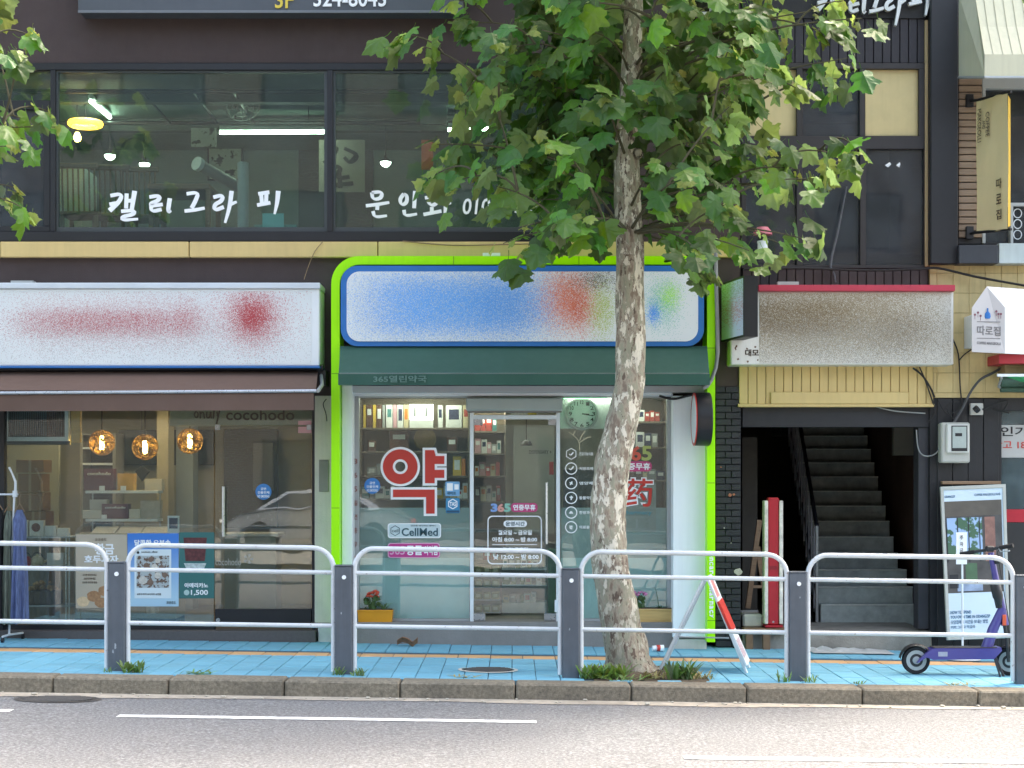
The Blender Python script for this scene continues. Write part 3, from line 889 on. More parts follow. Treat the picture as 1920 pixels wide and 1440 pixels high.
MB().box(X(-60, ys - .003), X(584, ys - .003), ys - .004, ys, Z(682, ys), Z(546, ys)).build('printed_face', sp, t)
MB().pbox(20, 62, 526, 531, -.3, -.2).build('sign_bracket', M_alu, t)
# awning
M_aw = mk('brown_canvas', '634d43', .8, .08, 2, .1, 200, streak=.08)
t = thing('brown_awning', 'brown fabric awning with silver front bar over the bakery', 'awning', W(300, 735, -.8))
ya, yb = -.30, -.95
MB().tube([(X(-330, ya), ya, Z(694, ya)), W(606, 690, ya)], .035, 10).build('roller', M_black, t, True)
rows = []
for i in range(40):
    f = i / 39
    x0 = X(-330, ya) * (1 - f) + X(596, ya) * f; x1 = X(-330, yb) * (1 - f) + X(592, yb) * f
    rows.append([(x0 * (1 - k / 4) + x1 * k / 4, ya + (yb - ya) * k / 4, Z(696, ya) * (1 - k / 4) + Z(732 + (1.5 if i % 13 == 0 else 0), yb) * k / 4 - .012 * math.sin(PI * k / 4)) for k in range(5)])
MB().quadsheet(rows).build('canvas', M_aw, t, True)
MB().tube([(X(-330, yb), yb, Z(739, yb)), W(593, 733, yb)], .017, 10).build('front_bar', M_chrome, t, True)
rows = []
for i in range(60):
    f = i / 59; px = -330 + (588 + 330) * f
    rows.append([(X(px, yb), yb + .01 + .008 * math.sin(i * .9) * k / 3, Z(737 + (769 - 737) * k / 3 + (740 - 737) * (1 - f), yb)) for k in range(4)])
MB().quadsheet(rows).build('valance', M_aw, t, True)
MB().tube([W(602, 700, -.25), W(604, 722, -.5), W(596, 733, yb + .02)], .018, 8).build('arm', M_alu, t, True)
MB().pbox(598, 611, 694, 722, -.3, 0, .004).build('arm_bracket', M_black, t)

# lettering on the transom
t = thing('transom_lettering', 'brown shop name lettering on the bakery glass above door', 'lettering', W(470, 795, gy))
M_bl = mk('brown_letter', '4a3a2e', .6, .05)
text('letters', 'cocohodo', 424, 552, 767, 788, gy - .002, M_bl, t, .012)
brush('script', [[(.02, .5), (.1, .25), (.2, .5), (.1, .75), (.02, .5)], [(.25, .3), (.26, .75)], [(.26, .45), (.38, .28), (.42, .75)], [(.5, .3), (.5, .72), (.62, .7), (.66, .3)], [(.66, .3), (.68, .75)], [(.8, .0), (.76, .75)], [(.9, .3), (.92, .6)], [(1.0, .2), (.88, 1.1)]], 363, 412, 763, 792, gy - .002, M_bl, t, .014)
tag(MB().pbox(559, 584, 789, 797, gy - .006, gy - .003).build('pink_sticker', mk('pink_sticker', 'd9a0a4', .6, .05)), 'narrow pink sticker at the top corner of the bakery transom', 'sticker')
tag(MB().pbox(559, 584, 800, 812, gy - .012, gy - .008).build('pink_sticker', mk('pink_sticker', 'd9a0a4', .6, .05)), 'larger pink sticker at the top corner of bakery door', 'sticker')
def round_sticker(px, py, rpx, y, label, lines):
    t = thing('round_sticker', label, 'sticker', W(px, py + rpx, y))
    MB().prism(disc(X(px, y), Z(py, y), rpx / S(y), 24), y - .002, y).build('disc', mk('blue_sticker', '2f7cc0', .4, .08, 8), t)
    for i, (s_, w) in enumerate(lines):
        text('letters', s_, px - w, px + w, py - 8 + i * 7, py - 3 + i * 7, y - .0025, M_wht, t, .02, .001)
round_sticker(494, 922, 15, gy - .008, 'blue round sticker on the bakery glass door', (('금연', 5), ('건물전체', 11), ('NO SMOKING', 11)))

# posters on the glass
yp = gy - .003
t = thing('walnut_poster', 'beige poster with white Korean title and walnuts on bakery window', 'poster', W(190, 1140, yp))
MB().pbox(142, 238, 1002, 1140, yp - .002, yp).build('sheet', mk('beige_sheet', 'b8ac98', .6, .05, 2), t)
text('title', '황금', 178, 214, 1019, 1040, yp - .003, M_wht, t, .03)
text('title', '호두과자', 158, 222, 1041, 1056, yp - .003, M_wht, t, .035)
text('small_print', '코코호도', 178, 200, 1009, 1014, yp - .003, M_bl, t)
for i, w in enumerate((26, 22, 28)): text('small_print', '고소한 호두와 앙금', 168 - w / 2, 168 + w / 2, 1076 + 7 * i, 1080 + 7 * i, yp - .003, M_bl, t)
M_nut = mk('printed_walnut', 'a67c58', .7, .3, 40); M_nut2 = mk('printed_kernel', 'd9bd96', .7, .15, 30)
for k, (px, py, r) in enumerate(((156, 1128, 12), (176, 1118, 13), (196, 1108, 12), (212, 1118, 13), (190, 1130, 12), (224, 1128, 11), (206, 1133, 8))):
    MB().prism([(X(px, yp) + r / S(yp) * math.cos(a) * (1 + .08 * math.sin(5 * a + k)), Z(py, yp) + r * .8 / S(yp) * math.sin(a)) for a in [2 * PI * i / 16 for i in range(16)]], yp - .004 - .0004 * k, yp - .003).build('walnut_print', M_nut if k % 3 else M_nut2, t)
t = thing('blue_poster', 'sky blue poster with a framed photo of cakes on bakery window', 'poster', W(286, 1137, yp))
def grad(name, c0, c1, z0, z1):
    m = mk(name, c0, .5, 0); nt = m.node_tree
    g = nd(nt, 'ShaderNodeNewGeometry'); sp = nd(nt, 'ShaderNodeSeparateXYZ'); lk(nt, g.outputs['Position'], sp.inputs[0])
    r = nd(nt, 'ShaderNodeMapRange'); lk(nt, sp.outputs[2], r.inputs[0]); r.inputs[1].default_value = z0; r.inputs[2].default_value = z1
    lk(nt, mixc(nt, r.outputs[0], lin(c0), lin(c1)), nt.nodes['Principled BSDF'].inputs['Base Color'])
    return m
MB().pbox(239, 335, 1000, 1137, yp - .002, yp).build('sheet', grad('blue_print', 'a9cbdc', '2e79cc', Z(1120, yp), Z(1010, yp)), t)
text('title', '달콤한 오븐속', 252, 320, 1012, 1023, yp - .003, M_wht, t, .03)
MB().pbox(252, 321, 1030, 1122, yp - .004, yp - .002).build('photo_border', mk('print_white', 'd5e2e6', .5, .02), t)
MB().pbox(256, 317, 1042, 1102, yp - .006, yp - .004).build('photo', inkpaper('cake_photo', 'aeb6b6', '6b5547', 28, .5), t)
for k, (px, py, r) in enumerate(((283, 1049, 5), (296, 1051, 5), (275, 1061, 6), (290, 1063, 6), (303, 1064, 5), (296, 1079, 6), (309, 1078, 5), (268, 1088, 8), (282, 1092, 6))):
    MB().prism(disc(X(px, yp), Z(py, yp), r / S(yp), 12), yp - .0075 - .0002 * k, yp - .006).build('cake_print', mk('cake_print' + str(k % 2), ('7b6355', 'c9c3b8')[k % 2], .6, .2, 40), t)
MB().prism(disc(X(259, yp), Z(1036, yp), .014, 10), yp - .005, yp - .004).build('avatar_dot', M_ink, t)
text('small_print', 'cocohodo_official', 265, 295, 1033, 1037, yp - .0045, M_ink, t)
text('small_print', '#호두과자 #디저트 #선물', 257, 302, 1112, 1116, yp - .0045, M_ink, t)
text('small_print', '코코호도', 312, 330, 1127, 1132, yp - .0045, M_ink, t)
t = thing('teal_poster', 'teal poster with an iced drink and price 1,500', 'poster', W(368, 1122, yp))
MB().pbox(336, 402, 998, 1122, yp - .002, yp).build('sheet', mk('teal_sheet', '2d6a68', .5, .06, 3), t)
MB().prism([(X(a, yp), Z(b, yp)) for a, b in ((344, 1008), (388, 1008), (384, 1052), (348, 1052))], yp - .004, yp - .002).build('drink_print', mk('drink_print', '5c2c2e', .5, .45, 26), t)
MB().prism([(X(a, yp), Z(b, yp)) for a, b in ((345, 1056), (387, 1056), (380, 1072), (352, 1072))], yp - .004, yp - .002).build('cup_print', mk('cup_print', 'b9c6c4', .5, .3, 30), t)
text('price', '1,500', 358, 390, 1106, 1117, yp - .003, M_wht, t, .02)
text('small_print', '아메리카노', 346, 390, 1093, 1102, yp - .003, M_wht, t, .03)
MB().prism(disc(X(350, yp), Z(1111, yp), .028, 14), yp - .0035, yp - .002).build('price_badge', mk('badge_grey', 'a8c4c0', .5, .02), t)
t = thing('door_lettering', 'faint white shop name low on the bakery glass door', 'lettering', W(440, 1062, gy))
text('letters', 'cocohodo', 404, 452, 1047, 1060, gy - .009, mk('faint_white', 'a6a49c', .6, 0), t, 0)
for k in range(5):
    a = 2 * PI * k / 5
    MB().prism([(X(466, gy) + .045 * math.cos(a + w) * r, Z(1048, gy) + .045 * math.sin(a + w) * r) for r, w in ((.2, 0), (1, -.35), (1.15, 0), (1, .35))], gy - .0085, gy - .0065).build('petal', MATS['faint_white'], t)

# woven globe lamps
def globe_lamp(px, py, y, label):
    c = Vector(W(px, py, y)); r = 24 / S(y)
    t = thing('woven_globe_lamp', label, 'lamp', tuple(c), 'woven globe lamps in the bakery')
    m = MB(); rnd = random.Random(px)
    for i in range(34):
        ax = Vector((rnd.gauss(0, 1), rnd.gauss(0, 1), rnd.gauss(0, 1))).normalized()
        q = ax.to_track_quat('Z', 'Y'); h = rnd.uniform(-.55, .55) * r; rr = math.sqrt(r * r - h * h)
        m.tube([c + q @ Vector((rr * math.cos(2 * PI * k / 18), rr * math.sin(2 * PI * k / 18), h)) for k in range(19)], .0042, 3, False)
    m.build('woven_shade', mk('woven_rattan', '8f7248', .7, .2, 30), t)
    MB().lathe([(.001, -.075), (.022, -.07), (.026, 0), (.022, .06), (.012, .07)], c, 'z', 12).build('bulb', E_bulb, t, True)
    MB().tube([c + Vector((0, 0, .07)), (c.x, c.y, Z(742, 0))], .007, 6).build('cord', M_cable, t)
E_bulb = emit('pendant_filament', 'ffd070', 13)
globe_lamp(191, 830, .75, 'leftmost woven globe pendant lamp in the bakery window')
globe_lamp(272, 838, .75, 'middle woven globe pendant lamp, hanging lowest in the bakery')
globe_lamp(356, 827, .75, 'rightmost woven globe pendant lamp in the bakery window')
# recessed ceiling lamps of the bakery (they glow at the top of the panes)
E_spot = emit('bakery_spot', 'fff0d6', 16)
for k, (px, y) in enumerate(((290, 1.2), (60, 1.5), (450, 2.0), (180, 2.4))):
    c = (X(px, y), y, Z(742, 0) - .02)
    t = thing('ceiling_spot', ('bakery ceiling spot lamp above the middle globe lamp', 'bakery ceiling spot lamp above the cardboard boxes', 'bakery ceiling spot lamp behind the glass door', 'bakery ceiling spot lamp above the dark shelf cabinet')[k], 'lamp', c, 'bakery ceiling spots')
    MB().lathe([(.09, 0), (.09, .016)], c, 'z', 14).build('diffuser', E_spot, t)
    MB().lathe([(.09, -.004), (.11, -.004), (.11, .016), (.09, .016)], c, 'z', 14, False).build('rim', M_white, t)

# interior of the bakery
MB().pbox(318, 588, 756, 799, .5, .56, .003).build('soffit_board', mk('soffit_beige', 'a9a087', .7, .06, 2), hA)
def ibox(name, px0, px1, py0, py1, y, d, mat, label, cat, group=None, c=.004):
    return tag(MB().pbox(px0, px1, py0, py1, y, y + d, c).build(name, mat), label, cat, group)
col_ = MB().pbox(294, 316, 742, 1172, 1.7, 2.0, .004).build('column', mk('beige_column', '9d9279', .8, .06, 2), hA)
MB().pbox(330, 362, 742, 1172, 2.6, 2.9, .004).build('column', mk('pale_column', '9aa0a0', .8, .06, 2), hA)
t = thing('wall_vent', 'white framed striped vent panel at top left of the bakery', 'panel', W(68, 828, .2))
m = MB()
for a in ((8, 128, 768, 771), (8, 128, 819, 827), (8, 14, 771, 819), (121, 128, 771, 819)): m.pbox(*a, .2, .26, .003)
m.build('panel_frame', M_white, t)
MB().pbox(14, 121, 771, 819, .245, .26).build('panel_back', mk('vent_back', '15171a', .5, .3, 4), t)
for i in range(26):
    px = 15.5 + i * 4.05
    MB().pbox(px, px + 1.6, 771, 819, .225, .245).build('slat', mk('vent_slat' + str(i // 9), ('35535b', '2d4a55', '4d3029')[i // 9], .4, .1), t)
MB().pbox(4, 131, 762, 834, .262, .3).build('panel_housing', M_black, t)
ibox('wooden_board', 133, 151, 752, 830, .22, .05, M_wood, 'upright pale wood board beside the striped vent panel', 'board')
MB().pbox(8, 110, 834, 1000, 2.3, 2.36).build('recess_wall', mk('recess_wall', '9a9680', .85, .05, 2), hA)
for k, (a, b, c_, d) in enumerate(((30, 82, 862, 886), (34, 78, 888, 922), (32, 80, 923, 958), (38, 86, 959, 986))):
    o = thing('cardboard_box', ('top', 'second', 'third', 'lowest')[k] + ' brown cardboard box of the stack in the bakery', 'box', W(a, d, 1.2), 'stacked cardboard boxes')
    MB().pbox(a, b, c_, d, 1.2, 1.5, .004).build('carton', M_card, o)
    MB().pbox((a + b) / 2 - 2.5, (a + b) / 2 + 2.5, c_, d, 1.198, 1.2).build('tape', mk('parcel_tape', '9c8464', .4, .05), o)
ibox('storage_rack', 28, 92, 987, 1172, 1.15, .4, mk('rack_grey', '6e6a60', .6, .08), 'low storage unit under the cardboard box stack', 'cabinet')
# cabinet with shelf boards
t = thing('shelf_cabinet', 'dark shelf cabinet left in the bakery', 'cabinet', W(185, 1000, 2.1))
m = MB()
for a in ((150, 217, 812, 816), (150, 155, 816, 1000), (211, 217, 816, 1000)): m.pbox(*a, 2.1, 2.5)
m.build('cabinet_frame', mk('cabinet_frame', '8d8b80', .5, .05), t)
MB().pbox(155, 211, 816, 1000, 2.44, 2.5).build('cabinet_back', mk('cabinet_dark', '241f1d', .6, .1), t)
for py in (838, 868): MB().pbox(155, 211, py, py + 4, 2.1, 2.44).build('shelf', M_white, t)
for k in range(5): ibox('jar', 157 + k * 11, 164 + k * 11, 827, 838, 2.15, .06, mk('jar_' + str(k % 2), ('9b8f7d', '5a4238')[k % 2], .4, .05), ('first', 'second', 'third', 'fourth', 'fifth')[k] + ' small jar from left in the dark bakery cabinet', 'jar', 'jars in the dark cabinet')
ibox('dark_area_panel', 222, 293, 806, 872, 3.3, .04, mk('dark_area_black', '1f2322', .4, .15, 5), 'black panel standing in for a dark opening in the bakery back wall', 'board')  # black panels put in for the dark areas at the back
ibox('dark_area_panel', 322, 400, 806, 872, 3.3, .04, mk('dark_area_black', '1f2322', .4, .15, 5), 'black panel standing in for the dark region at the bakery back wall', 'board')
def shelf(px0, px1, py, y, label):
    t = thing('display_shelf', label, 'shelf', W(px0, py, y))
    MB().pbox(px0, px1, py, py + 5, y, y + .25, .003).build('board', M_white, t)
    for px in (px0 + 4, px1 - 4): MB().box(X(px, y) - .008, X(px, y) + .008, y + .2, y + .22, Z(1172, y + .2), Z(py + 5, y)).build('upright', M_alu, t)
shelf(160, 296, 920, .95, 'upper white display shelf in the bakery window'); shelf(160, 296, 973, .90, 'lower white display shelf in the bakery window')
M_mar = mk('maroon_carton', '5a2a38', .5, .08, 6)
def carton(px0, px1, py0, py1, y, mat, label, word=None, gr='bakery gift boxes', depth=.12):
    t = thing('gift_box', label, 'box', W(px0, py1, y), gr)
    MB().pbox(px0, px1, py0, py1, y, y + depth, .003).build('carton', mat, t)
    MB().pbox(px0, px1, py0 - 1.2, py0 + (py1 - py0) * .42, y - .003, y + depth + .003, .001).build('lid', mat, t)
    if word: text('letters', word, px0 + (px1 - px0) * .12, px1 - (px1 - px0) * .1, py0 + (py1 - py0) * .12, py0 + (py1 - py0) * .28, y - .004, M_wht, t, .01)
M_wcart = mk('white_carton', 'c8c4b8', .5, .05, 5)
carton(157, 213, 880, 919.5, 1.0, M_mar, 'large maroon lettered gift box on the upper bakery shelf', 'cocohodo')
carton(220, 251, 889, 919.5, 1.0, mk('mustard_carton', 'c09a4a', .5, .06, 6), 'mustard yellow gift box on the upper bakery shelf')
carton(271, 304, 899, 919.5, 1.0, M_wcart, 'white box with a dark mark on the upper bakery shelf')
carton(191, 240, 946, 972.5, .93, M_mar, 'smaller maroon lettered gift box on the lower bakery shelf', 'cocohodo')
carton(155, 190, 958, 972.5, .93, M_wcart, 'low white box left of the small maroon box'); carton(168, 200, 938, 957, 1.06, M_wcart, 'white box standing behind the low white box')
carton(242, 262, 956, 972.5, .93, M_wcart, 'little white box right of the small maroon box'); carton(263, 300, 940, 972.5, .96, mk('grey_bag', 'a9a69c', .6, .15, 20), 'grey paper pack at right end of the lower shelf')
for k, px in enumerate((186, 226, 190)): ibox('price_card', px, px + 10, (911, 911, 965)[k], (920, 920, 972.5)[k], .945 if k < 2 else .9, .01, M_wht, ('price card before the large maroon box', 'price card before the mustard box', 'price card before the small maroon box')[k], 'card', None, .001)
def lozenge():
    t = thing('diamond_ornament', 'black diamond shaped ornament hanging above the white box', 'ornament', W(266, 900, 1.3))
    MB().prism([(X(a, 1.3), Z(b, 1.3)) for a, b in ((253, 884), (266, 873), (280, 884), (266, 902))], 1.3, 1.34).build('diamond', M_black, t)
    MB().tube([W(266, 873, 1.32), W(266, 742, 1.32)], .004, 4).build('string', M_cable, t)
lozenge()
t = thing('bakery_counter', 'beige counter with slanted trays behind the bakery posters', 'counter', W(260, 1172, .7))
MB().pbox(140, 330, 1000, 1160, .62, 1.1, .006).build('counter_body', mk('counter_beige', 'a59c86', .6, .05, 2), t)
MB().pbox(140, 330, 1160, 1172, .66, 1.1).build('plinth', M_black, t)
for a, b in ((168, 212), (214, 260), (262, 311)):
    m = MB().box(X(a, .62), X(b, .62), .64, .9, Z(998, .62), Z(998, .62) + .02, .003, Matrix.Rotation(.28, 3, 'X'))
    m.build('tray', M_wcart, t)
t = thing('price_stand', 'small framed purple price stand on the bakery counter', 'sign', W(325, 1000, .55))
MB().pbox(314, 336, 967, 999, .56, .575, .002).build('stand_frame', M_white, t); MB().pbox(317, 333, 971, 991, .556, .56).build('card', mk('purple_card', '34324e', .5, .05), t)
MB().pbox(318, 332, 999, 1001, .56, .6).build('foot', M_white, t)
t = thing('bakery_counter', 'plain pale counter low behind the bakery glass door', 'counter', W(450, 1172, 1.2))
MB().pbox(420, 518, 1006, 1165, 1.2, 1.6, .006).build('counter_body', mk('counter_pale', '9a927c', .6, .05, 2), t)
MB().pbox(416, 522, 1000, 1006, 1.17, 1.63, .004).build('counter_top', M_wcart, t)
ibox('doorway_panel', 420, 520, 805, 990, 3.2, .1, mk('doorway_dark', '2c2925', .6, .1), 'dark doorway in the bakery back wall', 'door')
ibox('speckled_panel', 474, 512, 830, 920, 2.9, .05, mk('speckled_panel', '3d4044', .5, .6, 120), 'dark speckled panel behind the bakery door', 'panel')
t = thing('pot', 'pale plant pot under the blue poster', 'pot', W(286, 1160, .35))
MB().lathe([(.06, 0), (.085, .15), (.09, .16), (.08, .16), (.075, .12)], W(286, 1150, .35), 'z', 16).build('pot_body', M_conc, t, True)
# rack behind the clothes with packs, kettles and walnuts
t = thing('wire_rack', 'wire shop rack with packs and walnuts left in the bakery', 'rack', W(85, 1160, .5))
for px in (48, 124, 130):
    MB().tube([W(px, 1000, .45), W(px, 1165, .45)], .008, 6).build('upright', M_chrome, t)
for py in (1006, 1062, 1135): MB().pbox(46, 132, py, py + 3, .42, .75).build('shelf', M_alu, t)
for k, (a, b, c_) in enumerate(((42, 52, 975), (55, 82, 976), (83, 106, 986), (107, 129, 990))):
    ibox('snack_pack', a, b, c_, 1005.5, .5, .06, M_wcart, ('narrow white snack pack beside the blue clothes', 'white snack pack printed with a walnut', 'low white snack pack third along the rack', 'low white snack pack at the right end of rack')[k], 'pack', 'white packs on the rack')
    if k == 1: tag(MB().prism(disc(X(67, .49), Z(989, .49), .045, 14), .494, .499).build('walnut_seal', mk('walnut_seal', '6b3a2c', .6, .3, 40)), 'round brown walnut print on the white snack pack', 'print')
def kettle(px, py, y, mat, label):
    c = Vector(W(px, py, y)); t = thing('kettle', label, 'kettle', tuple(c))
    MB().lathe([(.05, 0), (.068, .03), (.066, .07), (.045, .1), (.02, .105), (.012, .12), (.001, .125)], c, 'z', 16).build('body', mat, t, True)
    MB().tube([c + Vector((.06, 0, .04)), c + Vector((.1, 0, .06)), c + Vector((.115, 0, .1))], [.016, .011, .008], 8).build('spout', mat, t, True)
    MB().tube([c + Vector((.055 * math.cos(a), 0, .09 + .05 * math.sin(a))) for a in [PI * i / 8 for i in range(9)]], .006, 6).build('handle', M_black, t, True)
kettle(47, 1061.5, .5, mk('red_enamel', 'a3202a', .3, .05), 'red kettle on the bakery wire rack'); kettle(70, 1061.5, .52, mk('cream_enamel', 'b9ab8a', .3, .2, 20), 'cream patterned kettle beside the red one')
t = thing('paper_bag', 'white paper bag with handle beside the kettles', 'bag', W(103, 1061, .5))
MB().pbox(88, 119, 1037, 1061.5, .5, .58, .003).build('bag_body', M_wcart, t)
MB().tube([W(97, 1037, .52), W(99, 1031, .52), W(108, 1031, .52), W(110, 1037, .52)], .004, 5).build('handle', M_bl, t)
wb = thing('walnut_basket', 'wire basket heaped with walnuts low in the bakery', 'basket', W(78, 1134, .5))
MB().pbox(50, 106, 1108, 1134.5, .46, .7, .01).build('basket_body', mk('basket_wire', '4b4138', .6, .3, 60), wb)
nut = MB().lathe([(.001, -.02), (.014, -.014), (.02, 0), (.014, .014), (.001, .02)], (0, 0, 0), 'z', 8).mesh('walnut', mk('walnut_shell', 'b08a5c', .7, .2, 60, .4, 80), True)
rn = random.Random(4)
for k in range(46):
    o = link('walnut', nut, wb); u = rn.uniform(-1, 1); hgt = (1 - u * u) * .09 * rn.random()
    o.location = (X(78, .55) + u * .14, .48 + rn.uniform(0, .18), Z(1108, .5) + hgt + .008); o.rotation_euler = (rn.uniform(0, 3), rn.uniform(0, 3), 0)

# clothes rack on the pavement, far left
yr = -.35
M_rackw = mk('white_rack', 'cfd4d8', .35, .05, 6)
t = thing('clothes_rack', 'white metal clothes rack standing at the left edge', 'clothes rack', W(20, 1205, yr))
MB().tube([W(27, 930, yr), W(24, 1000, yr), W(17, 1192, yr)], .011, 8).build('upright', M_rackw, t, True)
MB().tube([W(-120, 930, yr), W(-122, 1192, yr)], .011, 8).build('upright', M_rackw, t, True)
MB().tube([W(-125, 927, yr), W(34, 927, yr)], .010, 8).build('hanging_rail', M_rackw, t, True)
MB().tube([W(17, 876, yr), W(23, 888, yr), W(29, 903, yr), W(29, 930, yr)], [.012, .009, .013, .014], 8).build('finial', M_rackw, t, True)
MB().tube([W(28, 920, yr), W(28, 932, yr)], .024, 10).build('joint', M_rackw, t, True)
for px, yy in ((17, yr - .2), (31, yr + .2)):
    MB().tube([W(17, 1190, yr), (X(px, yr), yy, gz(X(px, yr)) + .06)], .011, 8).build('foot', M_rackw, t)
    MB().lathe([(.001, -.012), (.024, -.012), (.024, .012), (.001, .012)], (X(px, yr), yy, gz(X(px, yr)) + .025), 'x', 12).build('castor', M_black, t)
def garment(px0, px1, py0, py1, y, colr, label):
    t = thing('hanging_garment', label, 'garment', W((px0 + px1) / 2, py1, y), 'clothes on the white rack')
    rows = []; ph = px0 * .7
    cx = (px0 + px1) / 2
    for i in range(13):
        v = i / 12; half = (px1 - px0) / 2 * (.42 + .58 * min(1, v * 13)) * (.9 - .22 * math.exp(-((v - .35) / .15) ** 2) + .2 * v)
        row = []
        for j in range(49):
            a = 2 * PI * j / 48
            fold = .026 * math.sin(7 * a + ph + 2 * v) * (.25 + v)
            row.append((X(cx, y) + math.cos(a) * (half / S(y) + fold * .4), y + math.sin(a) * (.09 + fold) * (.4 + .6 * min(1, v * 5)), Z(py0 + (py1 - py0) * v, y) + (.006 * math.sin(3 * a + ph) if i == 12 else 0)))
        rows.append(row)
    MB().quadsheet(rows).build('cloth', mk('cloth_' + colr, colr, .9, .35, 9, .5, 30, stretch=(7, 7, 1)), t, True)
    h = MB().tube([W(cx - 9, py0 + 3, y), W(cx, py0 - 12, y), W(cx + 9, py0 + 3, y)], .006, 5); h.tube([W(cx, py0 - 12, y), W(cx, py0 - 24, y), W(cx + 3, py0 - 30, y), W(cx - 2, py0 - 33, y)], .003, 4)
    h.build('hanger', M_brownwood, t)
garment(-18, 10, 953, 1180, yr, '17181c', 'black garment hanging at the left picture edge')
garment(8, 26, 958, 1170, yr + .02, '6f7668', 'sage green garment second from the right on the rack')
garment(24, 50, 956, 1168, yr - .02, '5d6a90', 'faded blue dress at the right end of rack')

# ================================================================== pharmacy, centre
pgy = .04
zfp = Z(1166, 0)
MB().box(X(645, -.12), X(1262, -.12), -.12, .4, -.35, Z(1167, -.12), .006).build('ledge', M_ledge, hA)
M_wpan = mk('white_cladding', 'eef4f8', .4, .03, 2, streak=.08)
MB().pbox(641, 661, 722, 1165, -.22, .1, .004).build('white_side_panel', M_wpan, hA)
MB().pbox(1262, 1326, 742, 1196, -.22, .3, .004).build('white_side_panel', M_wpan, hA)
MB().pbox(1263, 1325, 1198, 1222, -.2, .2, .012).build('block_footing', M_conc, hA)
MB().pbox(648, 1322, 723, 736, -.2, .1, .004).build('head_panel', mk('head_panel', 'b9bfc4', .45, .04, 3), hA)
MB().pbox(661, 1262, 736, 742, -.1, .1, .003).build('head_trim', M_white, hA)
fr = MB()
for a in ((661, 673, 742, 1166), (1251, 1262, 742, 1166)): fr.pbox(*a, pgy - .05, pgy + .06, .003)
for a in ((673, 880, 1160, 1166), (1052, 1251, 1160, 1166), (673, 1251, 742, 746)): fr.pbox(*a, pgy - .02, pgy + .03, .002)
fo = fr.build('pharmacy_window_frame', M_alu, hA)
MB().pbox(673, 881, 746, 1160, pgy, pgy + .008).build('pane', M_glass, fo)
MB().pbox(1047, 1251, 746, 1160, pgy, pgy + .008).build('pane', M_glass, fo)
# door
d = MB().pbox(889, 1042, 796, 1150, pgy - .008, pgy + .004).build('glass_door', M_glass, hA)
m = MB()
for a in ((881, 888, 772, 1166), (1043, 1050, 772, 1166), (888, 1043, 778, 786)): m.pbox(*a, pgy - .05, pgy + .03, .003)
m.build('door_frame', M_white, d)
for a in ((888, 910, 1150, 1164), (1020, 1043, 1150, 1164), (888, 905, 784, 797), (1028, 1043, 784, 797)): MB().pbox(*a, pgy - .03, pgy + .02, .003).build('patch_fitting', M_chrome, d)
MB().tube([W(1025, 905, pgy - .06), W(1025, 1020, pgy - .06)], .012, 8).build('handle', M_chrome, d, True)
MB().pbox(1040, 1048, 1125, 1148, pgy - .07, pgy - .05, .003).build('lock_box', M_white, d)
t = thing('door_operator', 'long pale grey operator box above the pharmacy door', 'box', W(964, 772, -.1))
MB().pbox(874, 1055, 746, 770, -.14, .03, .012).build('housing', mk('operator_grey', 'a9b5b3', .5, .04, 4), t)
MB().pbox(876, 1053, 770, 773, -.12, .02, .001).build('bottom_lip', M_ledge, t)

# room
inn = MB(); YP = 3.2; ztp = Z(736, 0)
px0w, px1w = X(640, 0) + .06, X(1290, 0)
inn.box(px0w, px1w, YP, YP + .1, zfp, ztp); inn.box(px0w - .06, px0w, .45, YP, zfp, ztp); inn.box(px1w, px1w + .06, .3, YP, zfp, ztp)
inn.build('pharmacy_wall', mk('pharmacy_wall', 'c9c6bb', .8, .05, 2), hA)
MB().box(px0w, px1w, .12, YP, zfp - .06, zfp).build('pharmacy_floor', mk('pharmacy_floor', '8b867c', .4, .08, 3), hA)
MB().box(px0w, px1w, .3, YP, ztp, ztp + .06).build('pharmacy_ceiling', M_ceil_in, hA)
E_pan = emit('pharmacy_panel_light', 'f4fff8', 4.5)
E_pan2 = emit('added_front_light', 'f4fff8', 3.2)  # for the two front lamps, added to brighten the shelf fronts
E_green = emit('green_led_light', '7dffba', .9)
for k, (pxc, y) in enumerate(((780, .42), (1150, .42), (940, 1.8))):
    t = thing('ceiling_panel_lamp', ('added ceiling panel lamp lighting the pharmacy shelf fronts', 'added ceiling panel lamp behind the pharmacy clock', 'ceiling panel lamp deep inside the pharmacy')[k], 'lamp', (X(pxc, y), y, ztp))
    MB().box(X(pxc, y) - .45, X(pxc, y) + .45, y - .05, y + .05, ztp - .03, ztp - .012).build('diffuser', E_pan2 if k < 2 else E_pan, t)
    MB().box(X(pxc, y) - .48, X(pxc, y) + .48, y - .07, y + .07, ztp - .012, ztp - .001).build('lamp_frame', M_white, t)
for a, b in ((903, 1036), (1057, 1138)):
    t = thing('green_led_tube', ('green glowing tube lamp above the pharmacy door' if a < 1000 else 'green glowing tube lamp above the wall clock'), 'lamp', W(a, 744, .16))
    MB().tube([W(a, 744.5, .16), W(b, 744.5, .16)], .018, 8).build('light_tube', E_green, t, True)
    MB().pbox(a - 2, b + 2, 737, 741.5, .14, .2).build('lamp_housing', M_white, t)

